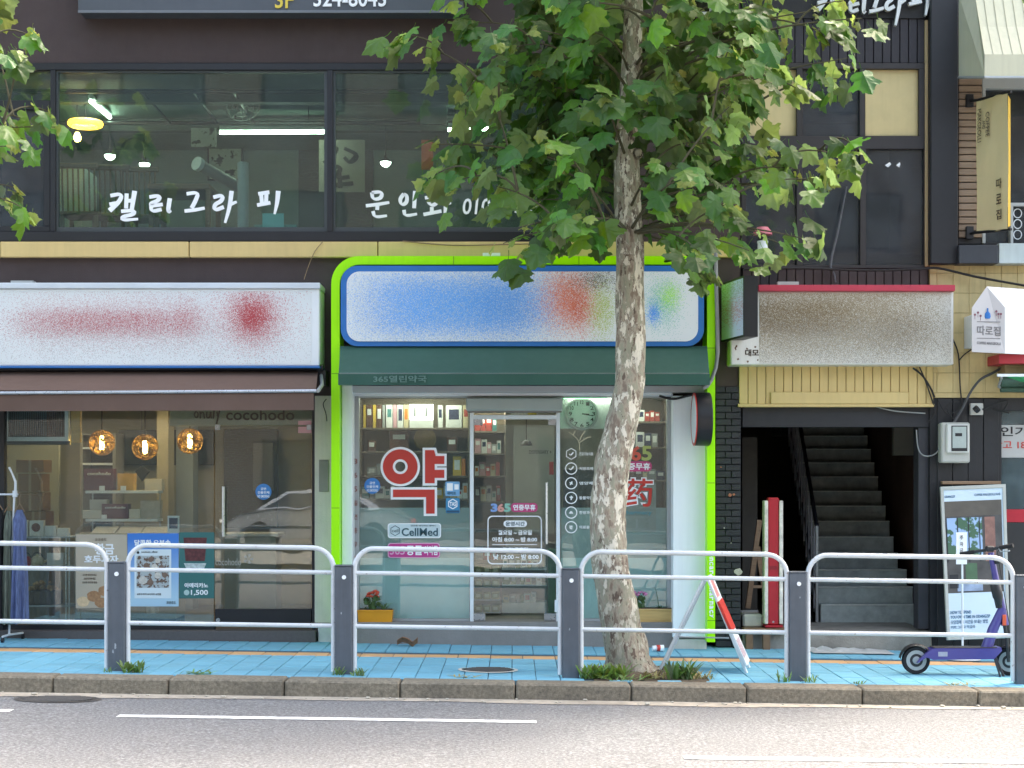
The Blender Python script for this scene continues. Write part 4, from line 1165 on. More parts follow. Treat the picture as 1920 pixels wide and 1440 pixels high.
# back shelves with medicine
M_shelf = mk('shelf_dark', '6e6458', .6, .08, 4)
rs = random.Random(21)
def shelves(px0, px1, pys, y, d, label, back='8f8573'):
    t = thing('medicine_shelf', label, 'shelf unit', W(px0, 1160, y))
    for py in pys: MB().pbox(px0, px1, py, py + 3.5, y, y + d, .002).build('shelf_board', M_shelf, t)
    MB().pbox(px0, px1, 748, 1160, y + d, y + d + .03).build('back_panel', mk('shelf_back_' + back, back, .7, .06, 3), t)
    for px in (px0, px1 - 3): MB().pbox(px, px + 3, 748, 1160, y + .01, y + d).build('side_panel', M_shelf, t)
    return t
PAL = {'white': 'd8d8d4', 'cream': 'c9bb98', 'yellow': 'c9a640', 'brown': '57392b', 'red': 'a8433c', 'orange': 'd07a34', 'teal': '3f7a78', 'navy': '2b3550', 'grey': '8e9290', 'pink': 'c79aa0', 'green': '5c7a50'}
ORD = 'first second third fourth fifth sixth seventh eighth ninth tenth eleventh twelfth thirteenth fourteenth fifteenth sixteenth seventeenth eighteenth'.split()
COUNT = {}
def product(px0, px1, py0, py1, y, colr, where, group, dep=.09):
    k = COUNT[where] = COUNT.get(where, -1) + 1
    m = mk('pack_' + colr, PAL[colr], .45, .06, 9)
    o = thing('medicine_box', colr + (' box, ' + ORD[min(k, 17)] + ' from left on ' if group else ' medicine box on ') + where, 'box', W(px0, py1, y), group)
    MB().pbox(px0, px1, py0, py1, y, y + dep, .002).build('carton', m, o)
    w = px1 - px0; h = py1 - py0
    if w > 7 and h > 9:
        lab = 'white' if colr not in ('white', 'cream') else rs.choice(('red', 'navy', 'teal', 'orange'))
        MB().pbox(px0 + w * .18, px1 - w * .18, py0 + h * .18, py0 + h * (.4 + .3 * rs.random()), y - .001, y).build('print_band', mk('pack_' + lab, PAL[lab], .45, .06, 9), o)
def fill(px0, px1, pyb, hmax, y, where, group, pal, wmin=7, wmax=18, gap=.12):
    px = px0
    while px < px1 - wmin:
        w = rs.uniform(wmin, wmax)
        if px + w > px1: break
        if rs.random() > gap: product(px, px + w - .8, pyb - hmax * rs.uniform(.55, 1), pyb - .05, y + rs.uniform(0, .02), rs.choice(pal), where, group)
        px += w
ys_ = .55
shelves(675, 880, (802, 846, 892, 935), ys_, .32, 'tall medicine shelf behind the left pharmacy pane')
# top shelf
for i, (a, b, cc) in enumerate(((681, 686, 'yellow'), (687, 698, 'brown'), (699, 705, 'yellow'), (706, 716, 'brown'), (717, 722, 'grey'), (724, 736, 'white'), (737, 744, 'pink'), (745, 756, 'white'), (757, 766, 'cream'))):
    product(a, b, 759, 801.9, ys_ + .03, cc, 'the top shelf left of the lit white packs', 'tall boxes on the top pharmacy shelf')
E_disp = emit('lit_white_display', 'f4ffff', .45)
t = thing('lit_display_box', 'glowing white double pack display on the top pharmacy shelf', 'display', W(790, 802, ys_))
MB().pbox(768, 812, 758, 787, ys_ + .02, ys_ + .12).build('light_face', E_disp, t)
MB().pbox(768, 812, 787.5, 801.9, ys_ + .02, ys_ + .12).build('base', mk('pack_white', PAL['white'], .45, .06, 9), t)
for px in (775, 797): MB().pbox(px, px + 5, 764, 781, ys_ + .018, ys_ + .02).build('print_band', mk('pack_grey', PAL['grey'], .45, .06, 9), t)
for (a, b, cc) in ((821, 830, 'white'), (836, 866, 'white'), (868, 879, 'cream')):
    product(a, b, 760, 801.9, ys_ + .03, cc, 'the top shelf right of the lit white packs', 'pale boxes on the top pharmacy shelf')
fill(676, 712, 845.9, 30, ys_ + .02, 'the second shelf at the far left', 'small boxes on the second pharmacy shelf', ['brown', 'white', 'grey', 'brown'])
product(730, 766, 808, 845.9, ys_ + .05, 'brown', 'the second shelf beside the round tray', None)
c = W(797, 845, ys_ + .2)
t = thing('round_tray', 'round tan bamboo tray leaning on the second pharmacy shelf', 'tray', c)
cz = Z(823, ys_ + .2)
MB().lathe([(.001, .0), (.112, .0), (.118, -.02), (.112, -.02), (.108, -.008)], (c[0], c[1], cz), 'y', 28).build('tray_body', mk('bamboo_tan', 'ad936a', .6, .15, 8), t, True)
product(838, 857, 820, 845.9, ys_ + .04, 'brown', 'the second shelf right of the round tray', None)
fill(676, 716, 891.9, 26, ys_ + .02, 'the third shelf left of the red sign', 'boxes on the third pharmacy shelf', ['grey', 'white', 'navy'])
fill(840, 879, 891.9, 40, ys_ + .02, 'the third shelf right of the red sign', 'bright boxes right of the red sign', ['orange', 'red', 'orange', 'teal', 'yellow'])
fill(676, 879, 934.9, 30, ys_ + .02, 'the fourth shelf behind the red sign', 'boxes on the fourth pharmacy shelf', ['white', 'grey', 'cream', 'teal', 'yellow', 'white'])
# behind the door: tall unit at left, counter, dispensary
shelves(886, 948, (808, 850, 892, 940), 1.9, .3, 'narrow medicine shelf seen through the pharmacy door')
for py, rw_ in ((808, 'top'), (850, 'second'), (892, 'third'), (940, 'fourth')): fill(890, 946, py - .1, 30, 1.92, 'the ' + rw_ + ' board of narrow shelf behind the door', 'boxes on the narrow pharmacy shelf', ['white', 'red', 'grey', 'cream', 'pink', 'teal', 'brown'], 6, 13)
t = thing('dispensary_panel', 'white dispensary wall panel with small lettering in the pharmacy', 'panel', W(1000, 1000, 2.9))
MB().pbox(962, 1040, 800, 1000, 2.9, 2.95, .003).build('panel_board', mk('panel_pale', 'c3c6bf', .5, .04), t)
text('letters', 'DISPENSARY +', 992, 1034, 844, 851, 2.897, M_ink, t, .01)
t = thing('black_pendant', 'small black pendant lamp seen through the pharmacy door', 'lamp', W(987, 836, 1.6))
c = Vector(W(987, 832, 1.6)); MB().lathe([(.07, -.02), (.05, .02), (.02, .04)], c, 'z', 14).build('lamp_shade', M_black, t, True); MB().tube([c + Vector((0, 0, .04)), (c.x, c.y, ztp)], .005, 5).build('cord', M_cable, t)
ibox('red_tag', 1030, 1038, 866, 890, 1.0, .01, M_red, 'small red hanging tag inside the pharmacy door', 'tag', None, .001)
# baskets with tags, low left behind the door
t = thing('basket_stand', 'stand of small yellow tagged baskets behind the pharmacy door', 'rack', W(914, 1160, .8))
MB().pbox(888, 938, 1056, 1158, 1.02, 1.05).build('back_panel', mk('basket_back', '6a6a4a', .7, .1), t)
for r in range(4):
    MB().pbox(888, 938, 1076 + r * 24, 1078 + r * 24, .82, 1.02).build('shelf', M_alu, t)
    for k in range(3):
        a = 890 + k * 16
        b = MB().pbox(a, a + 14, 1063 + r * 24, 1076 + r * 24, .84, .98, .004).build('basket', mk('basket_olive', '8e8a58', .6, .1, 12), t)
        MB().pbox(a + 3, a + 11, 1066 + r * 24, 1072 + r * 24, .835, .84).build('price_tag', mk('tag_pale', 'c6c2a0', .5, .03), b)
t = thing('pharmacy_counter', 'white pharmacy counter unit with small goods behind the door', 'counter', W(990, 1160, 1.0))
MB().pbox(941, 1026, 1130, 1150, 1.0, 1.4, .004).build('plinth', mk('pack_white', PAL['white'], .45, .06, 9), t)
MB().pbox(941, 1026, 1066, 1069, 1.0, 1.4, .002).build('shelf', M_white, t); MB().pbox(941, 1026, 1096, 1099, 1.0, 1.4, .002).build('shelf', M_white, t)
MB().pbox(941, 1026, 1040, 1130, 1.4, 1.43).build('back_panel', mk('unit_back', '6f7a64', .6, .1, 5), t)
for pyb, rw_ in ((1066, 'top'), (1096, 'middle'), (1130, 'bottom')): fill(943, 1024, pyb - .1, 20, 1.02, 'the ' + rw_ + ' level of white counter unit', 'goods on the pharmacy counter unit', ['white', 'grey', 'cream', 'green', 'white'], 7, 15)
ibox('green_stand', 1028, 1042, 1030, 1152, .7, .2, mk('deep_green', '3c6a48', .6, .1, 5), 'narrow green goods stand at the right of the pharmacy door', 'stand')
fill(892, 940, 1050, 26, 1.3, 'the dark shelf low behind the door', 'dark goods behind the door', ['brown', 'brown', 'red', 'grey'], 8, 16)
ibox('low_shelf', 888, 944, 1050, 1053, 1.28, .3, M_shelf, 'low dark shelf above the yellow tagged baskets', 'shelf', None, .001)
# right pane: clock wall, shelf, plant drawing
MB().pbox(1050, 1160, 746, 804, .42, .46, .003).build('clock_wall_board', mk('clock_board', 'c9d2d0', .5, .03, 3), hA)
c = W(1091, 776, .4)
t = thing('wall_clock', 'round white wall clock with silver rim in the pharmacy', 'clock', c)
R = 31 / S(.4)
MB().lathe([(R, .02), (R, -.02), (R * .86, -.025), (R * .84, -.01)], c, 'y', 32, False).build('rim', M_alu, t, True)
MB().lathe([(.001, -.008), (R * .86, -.008)], c, 'y', 32, False).build('dial', mk('dial_white', 'e4e9ea', .4, .02), t)
for i in range(12):
    a = PI / 6 * i; x, z = c[0] + R * .7 * math.sin(a), c[2] + R * .7 * math.cos(a)
    text('numeral', str(12 if i == 0 else i), (x * S(.39) + 960) - 3.2, (x * S(.39) + 960) + 3.2, HZ - (z - EZ) * S(.39) - 3.5, HZ - (z - EZ) * S(.39) + 3.5, .39, M_ink, t, .01)
for L_, a, w in ((.45, 1.65, .006), (.68, 1.75, .004)):
    MB().tube([(c[0], .388, c[2]), (c[0] + R * L_ * math.sin(a), .388, c[2] + R * L_ * math.cos(a))], w, 5).build('hand', M_ink, t)
shelves(1165, 1250, (790, 838, 900), .6, .3, 'medicine shelf behind the right pharmacy pane', '6a665c')
fill(1196, 1249, 789.9, 24, .62, 'the top right shelf', 'red boxes on the top right shelf', ['red', 'red', 'white'], 8, 14)
fill(1168, 1249, 837.9, 30, .62, 'the second right shelf', 'boxes on the second right shelf', ['grey', 'navy', 'brown', 'white'])
fill(1168, 1249, 899.9, 30, .62, 'the third right shelf', 'boxes on the third right shelf', ['grey', 'brown', 'cream', 'navy'])
ibox('dark_unit', 1058, 1160, 880, 960, .9, .4, mk('unit_dark', '2d2c2a', .5, .2, 5), 'dark unit behind the round white symbols', 'cabinet')

# frosted film inside the glass
M_film = film('aqua_frost', 'd2f0f2', .92, .4)
M_film2 = film('grey_frost', 'a3b4b6', .45)
for a, b in ((674, 880), (1052, 1250)):
    o = MB().pbox(a, b, 1046, 1159, pgy + .012, pgy + .014).build('frosted_film', M_film, fo)
    MB().pbox(a, b, 952, 1046, pgy + .012, pgy + .014).build('frosted_film', film('aqua_frost_thin', 'bcd6d8', .62, .4), fo)
# ---- decals on the pharmacy panes
yd = pgy - .002
t = thing('red_pharmacy_sign', 'big red Korean syllable with white outline on left pharmacy pane', 'lettering', W(775, 968, yd))
def poly(name, pts, mat, y0, y1): return MB().prism([(X(a, yd), Z(b, yd)) for a, b in pts], y0, y1).build(name, mat, t)
def ring(name, px, py, ro, ri, mat, y0, y1):
    MB().band(disc(X(px, yd), Z(py, yd), ro / S(yd), 40), disc(X(px, yd), Z(py, yd), ri / S(yd), 40), y0, y1).build(name, mat, t)
ring('white_outline', 750.5, 875, 37, 9.5, M_wht, yd - .004, yd); ring('red_circle', 750.5, 875, 32.5, 14, M_red, yd - .010, yd - .004)
def offs(pts, e):
    n = len(pts); out = []
    for i in range(n):
        p, q, r = Vector(pts[i - 1]), Vector(pts[i]), Vector(pts[(i + 1) % n])
        a = (q - p).normalized(); b = (r - q).normalized()
        na, nb = Vector((a.y, -a.x)), Vector((b.y, -b.x))
        out.append(tuple(q + (na + nb) * e / max(.3, 1 + na.dot(nb))))
    return out
sh1 = [(797, 844), (814, 844), (817, 855), (833, 855), (833, 870), (815, 870), (815, 881), (833, 881), (833, 896), (815, 896), (815, 906), (797, 906)]
sh2 = [(737, 918), (815, 918), (815, 963), (799, 963), (799, 932), (737, 932)]
for sh in (sh1, sh2):
    poly('white_outline', offs(sh, 4.5), M_wht, yd - .0038 if sh is sh1 else yd - .0032, yd); poly('red_stroke', sh, M_red, yd - .010, yd - .0042)
def label_plate(name, px0, px1, py0, py1, colr, label, r=5, out=None):
    t = thing(name, label, 'sticker', W(px0, py1, yd))
    if out: MB().prism(prr(px0, px1, py0, py1, yd, r, 4), yd - .0015, yd).build('plate_border', out, t); px0 += 1.6; px1 -= 1.6; py0 += 1.6; py1 -= 1.6
    MB().prism(prr(px0, px1, py0, py1, yd, r, 4), yd - .003, yd - .0015).build('plate', colr, t)
    return t
M_navyl = mk('dark_teal_letter', '2b5560', .5, .03)
t = label_plate('white_sticker', 727, 827, 981, 1009, mk('plate_pale', 'c5d6da', .45, .03), 'pale oblong brand sticker below the big red syllable', 5, M_wht)
text('letters', 'CellMed', 753, 821, 990, 1005, yd - .0035, M_navyl, t, .02)
text('small_print', '건강을 생각하는 셀메드', 770, 818, 984, 987, yd - .0035, M_navyl, t)
h = [(X(741 + 10 * math.cos(a), yd), Z(995 + 10 * math.sin(a), yd)) for a in [PI / 6 + PI / 3 * i for i in range(6)]]; h2 = [(X(741 + 8.6 * math.cos(a), yd), Z(995 + 8.6 * math.sin(a), yd)) for a in [PI / 6 + PI / 3 * i for i in range(6)]]
MB().band(h, h2, yd - .0045, yd - .0035).build('hexagon_mark', M_navyl, t); text('small_print', 'cell', 735, 747, 992, 998, yd - .0035, M_navyl, t)
M_mag = mk('magenta_vinyl', 'c03a86', .45, .04)
t = label_plate('magenta_sticker', 727, 825, 1018, 1046, M_mag, 'magenta oblong sticker crossed by the railing on left pharmacy pane', 5, mk('pale_pink', 'd9a8c4', .5, 0))
text('letters', '365', 731, 759, 1024, 1040, yd - .0035, mk('pale_pink', 'd9a8c4', .5, 0), t, .01); text('letters', '동물', 762, 792, 1023, 1041, yd - .0035, M_wht, t, .03); text('letters', '의약품', 795, 821, 1023, 1041, yd - .0035, M_wht, t, .02)
round_sticker(698, 911, 15, yd, 'blue round sticker on the left pharmacy pane', (('금연', 5), ('건물전체', 11), ('NO SMOKING', 10)))
t = label_plate('blue_square_sticker', 835, 862, 903, 930, mk('sticker_sky', '6fa6cf', .45, .1, 20), 'light blue square sticker, upper of two beside the red syllable', 2)
MB().pbox(838, 849, 906, 920, yd - .004, yd - .003).build('white_block', M_wht, t); MB().pbox(852, 860, 908, 918, yd - .004, yd - .003).build('white_block', M_wht, t); text('letters', '세이프', 838, 855, 922, 928, yd - .0035, M_navyl, t, .02)
t = label_plate('blue_hexagon_sticker', 836, 862, 934, 962, mk('sticker_blue', '2b86b4', .45, .04), 'blue sticker with white hexagon, lower of two beside syllable', 2)
h = [(X(849 + 10 * math.cos(a), yd), Z(945 + 10 * math.sin(a), yd)) for a in [PI / 6 + PI / 3 * i for i in range(6)]]; h2 = [(X(849 + 8 * math.cos(a), yd), Z(945 + 8 * math.sin(a), yd)) for a in [PI / 6 + PI / 3 * i for i in range(6)]]
MB().band(h, h2, yd - .0045, yd - .003).build('hexagon_mark', M_wht, t); text('letters', 'TAS', 843, 855, 941, 949, yd - .0035, M_wht, t, .03); MB().pbox(837, 861, 957, 961, yd - .004, yd - .003).build('dark_strip', mk('strip_navy', '1d4a66', .5, 0), t)
# opening hours on the door
yo = pgy - .010
t = thing('opening_hours_decal', 'white framed opening hours lettering on pharmacy door', 'lettering', W(966, 1058, yo))
MB().band(prr(914, 1016, 967, 1058, yo, 9, 6), prr(916, 1014, 969, 1056, yo, 8, 6), yo - .003, yo).build('border', M_wht, t)
MB().prism(prr(944, 988, 976, 988, yo, 6, 5), yo - .002, yo).build('pill', M_wht, t)
text('letters', '운영시간', 948, 984, 978, 986, yo - .0025, M_navyl, t, .02)
text('letters', '월요일 ~ 금요일', 934, 997, 994, 1003, yo, M_wht, t, .03); text('letters', '아침 8:00 ~ 밤 8:00', 923, 1007, 1007, 1016, yo, M_wht, t, .03)
MB().pbox(923, 1007, 1020.5, 1021.8, yo - .002, yo).build('rule', M_wht, t)
text('letters', '토·일 공휴일', 942, 990, 1026, 1034, yo, M_wht, t, .03); text('letters', '낮 12:00 ~ 밤 8:00', 925, 1010, 1039, 1049, yo, M_wht, t, .03)
t = thing('round_the_year_decal', 'coloured 365 and magenta pill lettering on pharmacy door', 'lettering', W(960, 960, yo))
for k, (ch, cl) in enumerate((('3', '7fa3d8'), ('6', 'd89a8e'), ('5', '86bfae'))): text('digit', ch, 920 + 12.5 * k, 933 + 12.5 * k, 944, 960, yo, mk('digit_' + ch, cl, .5, 0), t, .05)
MB().prism(prr(958, 1008, 943, 960, yo, 7, 6), yo - .002, yo).build('pill', mk('pill_pink', 'c04478', .5, 0), t); text('letters', '연중무휴', 962, 1004, 946, 957, yo - .0025, M_wht, t, .03)
tag(MB().pbox(990, 1006, 774, 786, yo - .02, yo - .018).build('yellow_notice', mk('yellow_notice', 'c8bd5a', .5, .2, 60)), 'small yellow notice on top of the pharmacy door', 'notice')
tag(MB().pbox(958, 988, 773, 786, yo - .02, yo - .018).build('white_notice', mk('white_notice', 'c6d0c0', .5, .2, 60)), 'pale notice left of the yellow one above the door', 'notice')
# column of round symbols on the right pane
t = thing('symbol_column', 'column of six round white symbols with captions on right pane', 'lettering', W(1085, 1000, yd))
for k in range(6):
    py = 851 + 27.5 * k; 
    if k == 0:
        h = [(X(1071 + 11 * math.cos(a), yd), Z(py + 11 * math.sin(a), yd)) for a in [PI / 6 + PI / 3 * i for i in range(6)]]; h2 = [(X(1071 + 9.4 * math.cos(a), yd), Z(py + 9.4 * math.sin(a), yd)) for a in [PI / 6 + PI / 3 * i for i in range(6)]]
        MB().band(h, h2, yd - .003, yd).build('symbol_ring', M_wht, t)
    else:
        MB().band(disc(X(1071, yd), Z(py, yd), 11.5 / S(yd), 24), disc(X(1071, yd), Z(py, yd), 9.6 / S(yd), 24), yd - .003, yd).build('symbol_ring', M_wht, t)
    st = [[[(.1, .5), (.4, .8), (.9, .2)]], [[(.1, .5), (.4, .8), (.95, .1)]], [[(.2, .3), (.8, .7)], [(.7, .2), (.3, .8)]], [[(.5, .1), (.5, .9)], [(.2, .3), (.5, .6), (.8, .3)]], [[(.2, .7), (.5, .2), (.8, .7)], [(.3, .6), (.7, .6)]], [[(.3, .2), (.3, .8), (.7, .8)], [(.6, .2), (.6, .6)]]][k]
    brush('symbol', st, 1066, 1076, py - 5, py + 5, yd, M_wht, t, .012)
    text('caption', ('건강기능식품', '처방조제', '영양제', '동물약품', '한방과립', '의료용품')[k], 1086, 1112, py - 3, py + 3, yd, M_wht, t, .02)
brush('plant_drawing', [[(.5, 1), (.48, .5), (.2, .2), (.0, .05)], [(.48, .6), (.8, .35), (1, .3)], [(.49, .5), (.6, .2), (.75, .0)], [(.2, .2), (.3, .0)]], 1066, 1108, 808, 845, yd, mk('drawing_cream', 'c9c4a8', .6, 0), t, .008)
t = thing('red_character_decal', 'red Chinese character with white outline right of the tree trunk', 'lettering', W(1195, 952, yd))
text('white_outline', '药', 1168, 1226, 895, 952, yd, M_wht, t, .05, .002); text('character', '药', 1170, 1224, 897, 950, yd - .002, M_red, t, .012, .003)
text('letters', 'Pharmacy', 1168, 1222, 957, 967, yd, mk('teal_letter', '4d8f98', .5, 0), t, .01)
t = thing('round_the_year_decal', 'coloured 365 over magenta pill right of the tree trunk', 'lettering', W(1195, 884, yd))
for k, (ch, cl) in enumerate((('3', '7fa3d8'), ('6', 'd8604e'), ('5', 'a9b56a'))): text('digit', ch, 1163 + 20 * k, 1182 + 20 * k, 836, 864, yd, mk('digitb_' + ch, cl, .5, 0), t, .03)
MB().prism(prr(1160, 1222, 865, 884, yd, 8, 6), yd - .002, yd).build('pill', mk('pill_pink', 'c04478', .5, 0), t); text('letters', '연중무휴', 1164, 1219, 868, 881, yd - .0025, M_wht, t, .03)
t = thing('paper_notice', 'pale paper notice taped behind the red Chinese character', 'notice', W(1200, 998, pgy))
MB().pbox(1158, 1230, 905, 998, pgy + .0095, pgy + .011).build('sheet', film('thin_paper', 'b5c2c0', .7), t)
for k in range(2): MB().pbox(1172 + 24 * k, 1192 + 24 * k, 972, 990, pgy + .009, pgy + .0095).build('print_block', mk('print_grey', '86938f', .6, .2, 40), t)
# side lettering strip left of the pane
t = thing('side_lettering', 'tiny vertical brown lettering on left pharmacy frame', 'lettering', W(666, 1100, -.01))
for k, ch in enumerate('365일연중무휴약국'): text('letter', ch, 663.5, 670, 860 + k * 26, 870 + k * 26, pgy - .051, mk('faded_brown', '8a5a52', .6, 0), t, .02)

# ---- lime arch
ya = -.38
t = thing('lime_arch', 'bright lime green arch panel framing the pharmacy front', 'arch', W(980, 1200, ya))
def arch(o, r, bot_l, bot_r):
    pts = [(X(o[0], ya), bot_l)]
    for cx, a0 in ((o[0] + r, 180), (o[1] - r, 90)):
        for i in range(11):
            a = math.radians(a0 - 9 * i)
            pts.append((X(cx, ya) + r / S(ya) * math.cos(a), Z(o[2] + r, ya) + r / S(ya) * math.sin(a)))
    pts.append((X(o[1], ya), bot_r))
    return pts
out = arch((621, 1341, 480), 52, Z(1195, ya), Z(1204, ya)); inn_ = arch((637, 1326, 496), 38, Z(1195, ya), Z(1204, ya))
n = len(out)
m = MB(); vs = [(x, ya, z) for x, z in out] + [(x, ya, z) for x, z in inn_] + [(x, 0, z) for x, z in out] + [(x, 0, z) for x, z in inn_]
fs = []
for i in range(n - 1):
    j = i + 1; fs += [(i, j, n + j, n + i), (2 * n + i, 3 * n + i, 3 * n + j, 2 * n + j), (i, 2 * n + i, 2 * n + j, j), (n + i, n + j, 3 * n + j, 3 * n + i)]
fs += [(0, n, 3 * n, 2 * n), (n - 1, 3 * n - 1, 4 * n - 1, 2 * n - 1)]
m.add(vs, fs).build('arch_band', M_lime, t)
for k, ch in enumerate('OnCare Pharmacy'):
    if ch == ' ': continue
    pc = 1037 + k * 8.2
    text3('letter', ch, W(1330, pc, ya - .001), (0, 0, -(6.4 / S(ya))), (7.5 / S(ya), 0, 0), (0, -.003, 0), M_wht, t, .03)
MB().pbox(905, 938, 474, 480, -.3, -.22).build('top_bracket', M_white, t)
M_seam = mk('lime_seam', '4f8a10', .6, .1)
for q in ((621.5, 636.5, 700, 701), (621.5, 636.5, 952, 953), (1326.5, 1340.5, 652, 653), (1326.5, 1340.5, 905, 906), (1326.5, 1340.5, 1163, 1164), (850, 851, 480.5, 495.5), (1085, 1086, 480.5, 495.5)):
    MB().pbox(*q, ya - .0015, ya + .0).build('seam', M_seam, t)
# sign
t = thing('pharmacy_signboard', 'white rounded sign with blue border and scattered blue print', 'sign', W(980, 648, ya))
y1 = -.44
MB().prism(prr(639, 1320, 498, 649, y1, 32, 8), y1, -.02).build('border_box', M_blue, t)
xs_ = lambda p: X(p, y1)
sp = speckle('pharmacy_print', 'dfe6ea', [
    (xs_(850), Z(575, y1), .95, .36, '9db0c0', .4), (xs_(850), Z(572, y1), .85, .3, '5aa6ee', .8), (xs_(960), Z(575, y1), .4, .24, '4d92dd', .5),
    (xs_(1065), Z(560, y1), .22, .3, 'd8714e', .75), (xs_(1090), Z(575, y1), .14, .22, 'c85a3c', .6), (xs_(1130), Z(580, y1), .12, .26, '9db52a', .6), (xs_(1120), Z(525, y1), .2, .1, '3a3a28', .5),
    (xs_(1240), Z(570, y1), .16, .24, '58b8b0', .55), (xs_(1255), Z(555, y1), .1, .12, '9be04a', .6), (xs_(1225), Z(588, y1), .06, .1, '3f8fe8', .8)])
MB().prism(prr(650, 1309, 509, 640, y1 - .012, 24, 8), y1 - .012, y1 - .0005).build('printed_face', sp, t)
# green awning
M_gaw = mk('green_canvas', '35614f', .75, .06, 2, .08, 200)
M_gaw = mk('green_canvas2', '2a5449', .75, .06, 2, .08, 200, streak=.06)
t = thing('green_awning', 'dark green fabric awning with straight valance over the pharmacy', 'awning', W(980, 722, -.9))
y0_, y1_ = -.40, -.85
A, Bp, C = (638, 1326, 649, y0_), (635, 1330, 700, y1_), (632, 1331, 722, y1_)
rows = []
for i in range(31):
    f = i / 30; row = []
    for k in range(6):
        g = k / 5; yy = y0_ + (y1_ - y0_) * g; px = (638 + (1326 - 638) * f) * (1 - g) + (635 + (1330 - 635) * f) * g
        row.append((X(px, yy), yy, Z(649, y0_) * (1 - g) + Z(700, y1_) * g - .006 * math.sin(PI * g) * (1 + .4 * math.sin(i))))
    rows.append(row)
MB().quadsheet(rows).build('canvas', M_gaw, t, True)
rows = []
for i in range(61):
    f = i / 60; px = 634 + (1331 - 634) * f
    rows.append([(X(px, y1_), y1_ + .004 * math.sin(i * .7) * k + .012 * k / 3, Z(701 + 21 * k / 3, y1_)) for k in range(4)])
MB().quadsheet(rows).build('valance', M_gaw, t, True)
for px, s_ in ((638, 0), (1326, 1)):
    pa = 635 if s_ == 0 else 1330
    MB().add([(X(px, y0_), y0_, Z(651, y0_)), (X(pa, y1_), y1_ + .01, Z(702, y1_)), (X(pa, y1_), y1_ + .01, Z(722, y1_)), (X(px, y0_), y0_, Z(716, y0_))], [(0, 1, 2, 3)]).build('side_flap', M_gaw, t)
MB().tube([W(636, 701, y1_ + .015), W(1329, 701, y1_ + .015)], .012, 8).build('front_bar', M_alu, t)
t = thing('awning_lettering', 'pale worn printed patch on left end of green awning valance', 'print', W(748, 722, y1_))
text('letters', '365열린약국', 700, 800, 704, 717, y1_ - .012, mk('worn_print', '5a7a72', .7, .1), t, .02)

# ---- round projecting sign, pipe
t = thing('round_projecting_sign', 'round black projecting sign edge with red rim beside pharmacy', 'sign', W(1310, 785, -.5))
c = Vector(W(1302, 786, -.55)); R = 50 / S(-.55)
MB().lathe([(.001, -.0), (R * .96, 0), (R, .01), (R, .14), (R * .96, .15), (.001, .15)], c, 'x', 32).build('drum', M_black, t, True)
MB().lathe([(.001, -.006), (R * .9, -.006), (R * .9, -.001)], c, 'x', 32).build('face', mk('round_face', 'd8dadb', .4, .05), t)
MB().lathe([(R * .9, -.008), (R * 1.0, -.008), (R * 1.0, .0), (R * .9, 0)], c, 'x', 32, False).build('red_rim', M_red, t)
MB().box(c.x + .04, c.x + .09, c.y + R - .04, 0, c.z - .02, c.z + .02).build('bracket', M_black, t)
t = thing('curved_conduit', 'grey curved conduit running down beside the lime arch', 'pipe', W(1343, 730, -.15))
MB().tube([W(1342, 470, -.42), W(1343, 540, -.42), W(1345, 600, -.42), W(1346, 660, -.42), W(1342, 690, -.42), W(1334, 712, -.42), W(1326, 724, -.42), W(1318, 728, -.42)], .019, 8).build('pipe', M_gcable, t, True)
# blue projecting sign
t = thing('blue_projecting_sign', 'small pale blue projecting sign box with black side', 'sign', W(1390, 632, -.6))
zb, zt = Z(633, -.6), Z(519, -.6)
Aq, Bq, Cq, Dq = (X(1353, -.06), -.06), (X(1395, -.7), -.7), (X(1421, -.7), -.7), (X(1353, -.06) + .132, -.06)
def qprism(name, quad, z0, z1, mat):
    vs = [(x, y, z) for z in (z0, z1) for x, y in quad]
    return MB().add(vs, [(0, 1, 2, 3), (4, 7, 6, 5), (0, 4, 5, 1), (1, 5, 6, 2), (2, 6, 7, 3), (3, 7, 4, 0)]).build(name, mat, t)
qprism('body', (Aq, Bq, Cq, Dq), zb, zt, M_black)
sp = speckle('projecting_print', 'd5e2fa', [(X(1376, -.4), Z(582, -.4), .13, .12, 'c89098', .5), (X(1376, -.4), Z(540, -.4), .12, .1, '9ab0a0', .45)])
e_ = .004
qprism('printed_face', ((Aq[0] - e_, Aq[1] - .02), (Bq[0] - e_, Bq[1] + .02), (Bq[0] - .0005, Bq[1] + .02), (Aq[0] - .0005, Aq[1] - .02)), zb + .02, zt - .02, sp)
MB().box(Aq[0] + .03, Aq[0] + .09, -.06, 0, (zb + zt) / 2 - .1, (zb + zt) / 2 + .1).build('bracket', M_black, t)

# ---- flower boxes on the ledge, litter
def trough(px0, px1, py0, py1, y, mat, label):
    t = thing('flower_box', label, 'planter', W((px0 + px1) / 2, py1, y))
    x0, x1 = X(px0, y), X(px1, y); z0, z1 = Z(py1, y), Z(py0, y)
    i = .012
    vs = [(x0 + i, y + i, z0), (x1 - i, y + i, z0), (x1 - i, y + .15 - i, z0), (x0 + i, y + .15 - i, z0), (x0, y, z1), (x1, y, z1), (x1, y + .15, z1), (x0, y + .15, z1)]
    MB().add(vs, [(3, 2, 1, 0), (0, 1, 5, 4), (1, 2, 6, 5), (2, 3, 7, 6), (3, 0, 4, 7), (4, 5, 6, 7)]).build('box_body', mat, t)
    MB().box(x0 - .006, x1 + .006, y - .006, y + .012, z1 - .012, z1 + .006, .003).build('rim', mat, t)
    MB().box(x0 + .012, x1 - .012, y + .012, y + .138, z1, z1 + .012).build('soil', MATS['tree_pit_soil'], t)
    return t, z1
M_leafd = mk('house_plant_leaf', '3d5a2c', .5, .25, 20)
